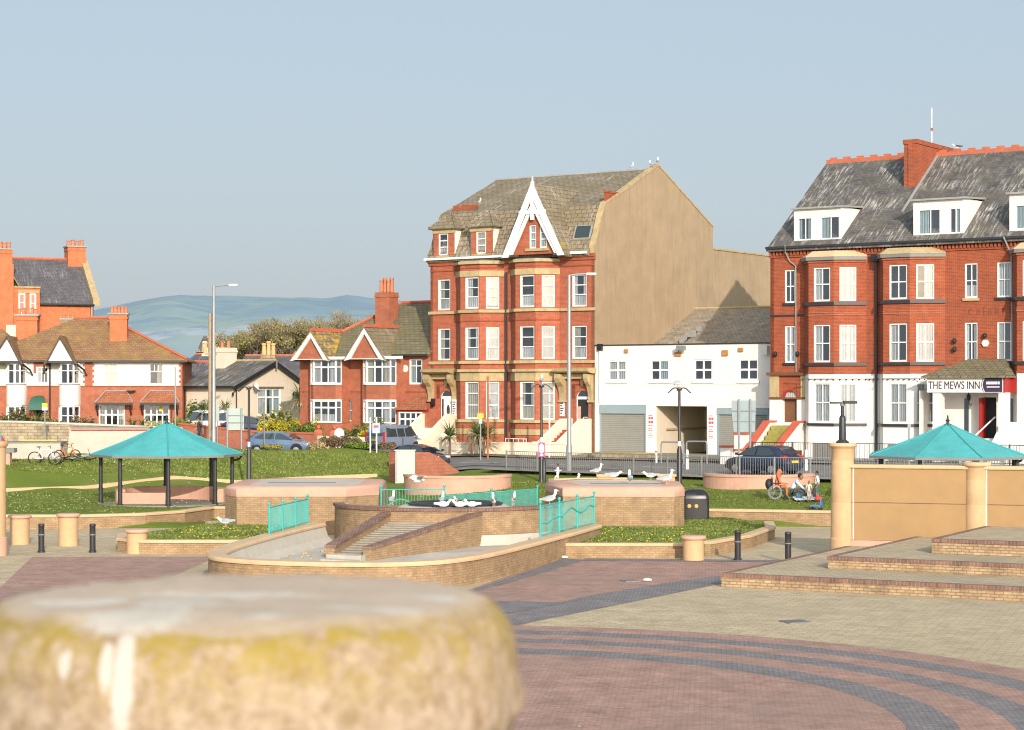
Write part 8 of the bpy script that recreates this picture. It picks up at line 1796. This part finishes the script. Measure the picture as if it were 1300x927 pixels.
# picnic things
g = GH(1022, 88.2); r = thing('picnic_blanket', 'patterned blue and white picnic blanket in front of the sitting man', 'blanket', (g.x, g.y, g.z+.03)); bl = m_brick('blanket_check', (.55,.62,.66), (.18,.36,.45), (.75,.75,.72), w=.16, h=.16, ms=.04, offset=0, grime=0)
m = MB(); n = 12
vs = [(-.5+1.15*i/n+.06*noise.noise(Vector((i, j*.5, 7))), -.75+1.3*j/n, H(g.x-.5+1.15*i/n, g.y-.75+1.3*j/n)-g.z+.02+.06*abs(noise.noise(Vector((i*.6, j*.6, 1))))) for i in range(n+1) for j in range(n+1)]; m.add(vs, [(i*(n+1)+j, (i+1)*(n+1)+j, (i+1)*(n+1)+j+1, i*(n+1)+j+1) for i in range(n) for j in range(n)]); m.build('cloth', bl, r, smooth='all')
for k, (dx, dy, c, lab, w) in enumerate([(-.35,.1,(.10,.2,.36),'blue carrier bag on the picnic blanket beside the man',.15),(.3,.35,(.035,.04,.055),'dark rucksack behind the toddler on the blanket',.26),(.1,-.1,(.65,.6,.5),'pale food box on the picnic blanket',.14)]):
    b = MB().ball((0,0,w*.7), (w, w*.8, w*.85), 10, 7).build('bag_body', cloth('bag_%d' % k, c), None, smooth='all'); t_ = thing('bag', lab, 'bag', (g.x+dx+.1, g.y+dy, H(g.x+dx+.1, g.y+dy)+.05)); b.parent = t_; MB().tube([(-w*.4,0,w*1.4),(-w*.25,0,w*1.75),(w*.25,0,w*1.75),(w*.4,0,w*1.4)], .012, 5).build('handle', M['black'], t_)
g = GH(1036, 84.6); r = thing('pushchair', 'small blue and red toy pushchair at the retaining wall beside the column', 'pushchair', (g.x, g.y, g.z), R(160))
MB().box(-.22,.2,-.15,.15,.18,.24).box(-.25,-.2,-.15,.15,.2,.5).build('seat', cloth('blue_canvas', (.06,.2,.5)), r); MB().ball((-.1,0,.5), (.18,.17,.1), 10, 6).build('hood', cloth('red_canvas', (.6,.06,.06)), r, smooth='all')
for x in (-.18,.2):
    for sg in (-1, 1): MB().tube([(x, sg*.14, .2),(x, sg*.15, .07)], .012, 5).build('leg', M['galv'], r); MB().lathe([(.03,-.015),(.07,-.015),(.07,.015),(.03,.015)], 12).build('wheel', M['tyre'], r).matrix_local = Matrix.Translation((x, sg*.17, .07)) @ Matrix.Rotation(R(90), 4, 'X')
# ---------------------------------------------------------------- camera, sun, sky
cam = bpy.data.cameras.new('camera'); co = bpy.data.objects.new('camera', cam); COL.objects.link(co)
co.location = (0, 0, EYE); co.rotation_euler = (R(90), 0, 0)
cam.sensor_width = 36; cam.lens = 36*F/1300; cam.shift_y = (HY-463.5)/1300; cam.clip_end = 12000; cam.clip_start = .05
cam.dof.use_dof = True; cam.dof.focus_distance = 105; cam.dof.aperture_fstop = 4.0
SC.camera = co
EL = R(19.5); AZ = R(11.5)      # sun behind the viewpoint, a little to the right
sd = Vector((sin(AZ)*cos(EL), -cos(AZ)*cos(EL), sin(EL)))
sl = bpy.data.lights.new('sun', 'SUN'); so = bpy.data.objects.new('sun', sl); COL.objects.link(so)
sl.energy = 4.35; sl.angle = R(.55); sl.color = (1, .88, .755)
so.rotation_euler = (-sd).to_track_quat('-Z', 'Y').to_euler()
w = bpy.data.worlds.new('World'); SC.world = w; w.use_nodes = True; t = w.node_tree
bg = t.nodes['Background']; sky = t.nodes.new('ShaderNodeTexSky'); sky.sky_type = 'NISHITA'; sky.sun_disc = False
sky.sun_elevation = EL; sky.sun_rotation = atan2(sd.x, sd.y); sky.air_density = 1.0; sky.dust_density = 3.5; sky.ozone_density = 1.2; sky.altitude = 10
# thin sea haze: pale veil over the physical sky, thicker near the horizon
tc = t.nodes.new('ShaderNodeTexCoord'); sx = t.nodes.new('ShaderNodeSeparateXYZ'); t.links.new(tc.outputs['Generated'], sx.inputs[0])
mr = t.nodes.new('ShaderNodeMapRange'); mr.inputs[1].default_value = 0; mr.inputs[2].default_value = .3; mr.inputs[3].default_value = .72; mr.inputs[4].default_value = .62
t.links.new(sx.outputs[2], mr.inputs[0])
mx = t.nodes.new('ShaderNodeMix'); mx.data_type = 'RGBA'; t.links.new(mr.outputs[0], mx.inputs[0]); t.links.new(sky.outputs[0], mx.inputs[6])
gr = t.nodes.new('ShaderNodeValToRGB'); e = gr.color_ramp.elements
e[0].position = .02; e[0].color = (5.0, 5.6, 6.2, 1); e[1].position = .2; e[1].color = (4.7, 5.65, 6.5, 1)
t.links.new(sx.outputs[2], gr.inputs[0]); t.links.new(gr.outputs[0], mx.inputs[7])
# unseen aureole around the sun (behind the viewpoint), added to lift the fill light
nv = t.nodes.new('ShaderNodeVectorMath'); nv.operation = 'DOT_PRODUCT'; nv.inputs[1].default_value = sd; t.links.new(tc.outputs['Generated'], nv.inputs[0])
au = t.nodes.new('ShaderNodeMapRange'); au.inputs[1].default_value = .2; au.inputs[2].default_value = 1.0; au.inputs[3].default_value = 1.0; au.inputs[4].default_value = 2.2; t.links.new(nv.outputs['Value'], au.inputs[0])
vm = t.nodes.new('ShaderNodeVectorMath'); vm.operation = 'SCALE'; t.links.new(mx.outputs[2], vm.inputs[0]); t.links.new(au.outputs[0], vm.inputs['Scale']); t.links.new(vm.outputs[0], bg.inputs[0])
bg_link_done = True; bg.inputs[1].default_value = .125
SC.view_settings.view_transform = 'Standard'; SC.view_settings.look = 'None'; SC.view_settings.exposure = 0; SC.view_settings.gamma = 1
SC.cycles.max_bounces = 6; SC.cycles.transparent_max_bounces = 12; SC.cycles.use_denoising = True; SC.cycles.filter_width = 1.1
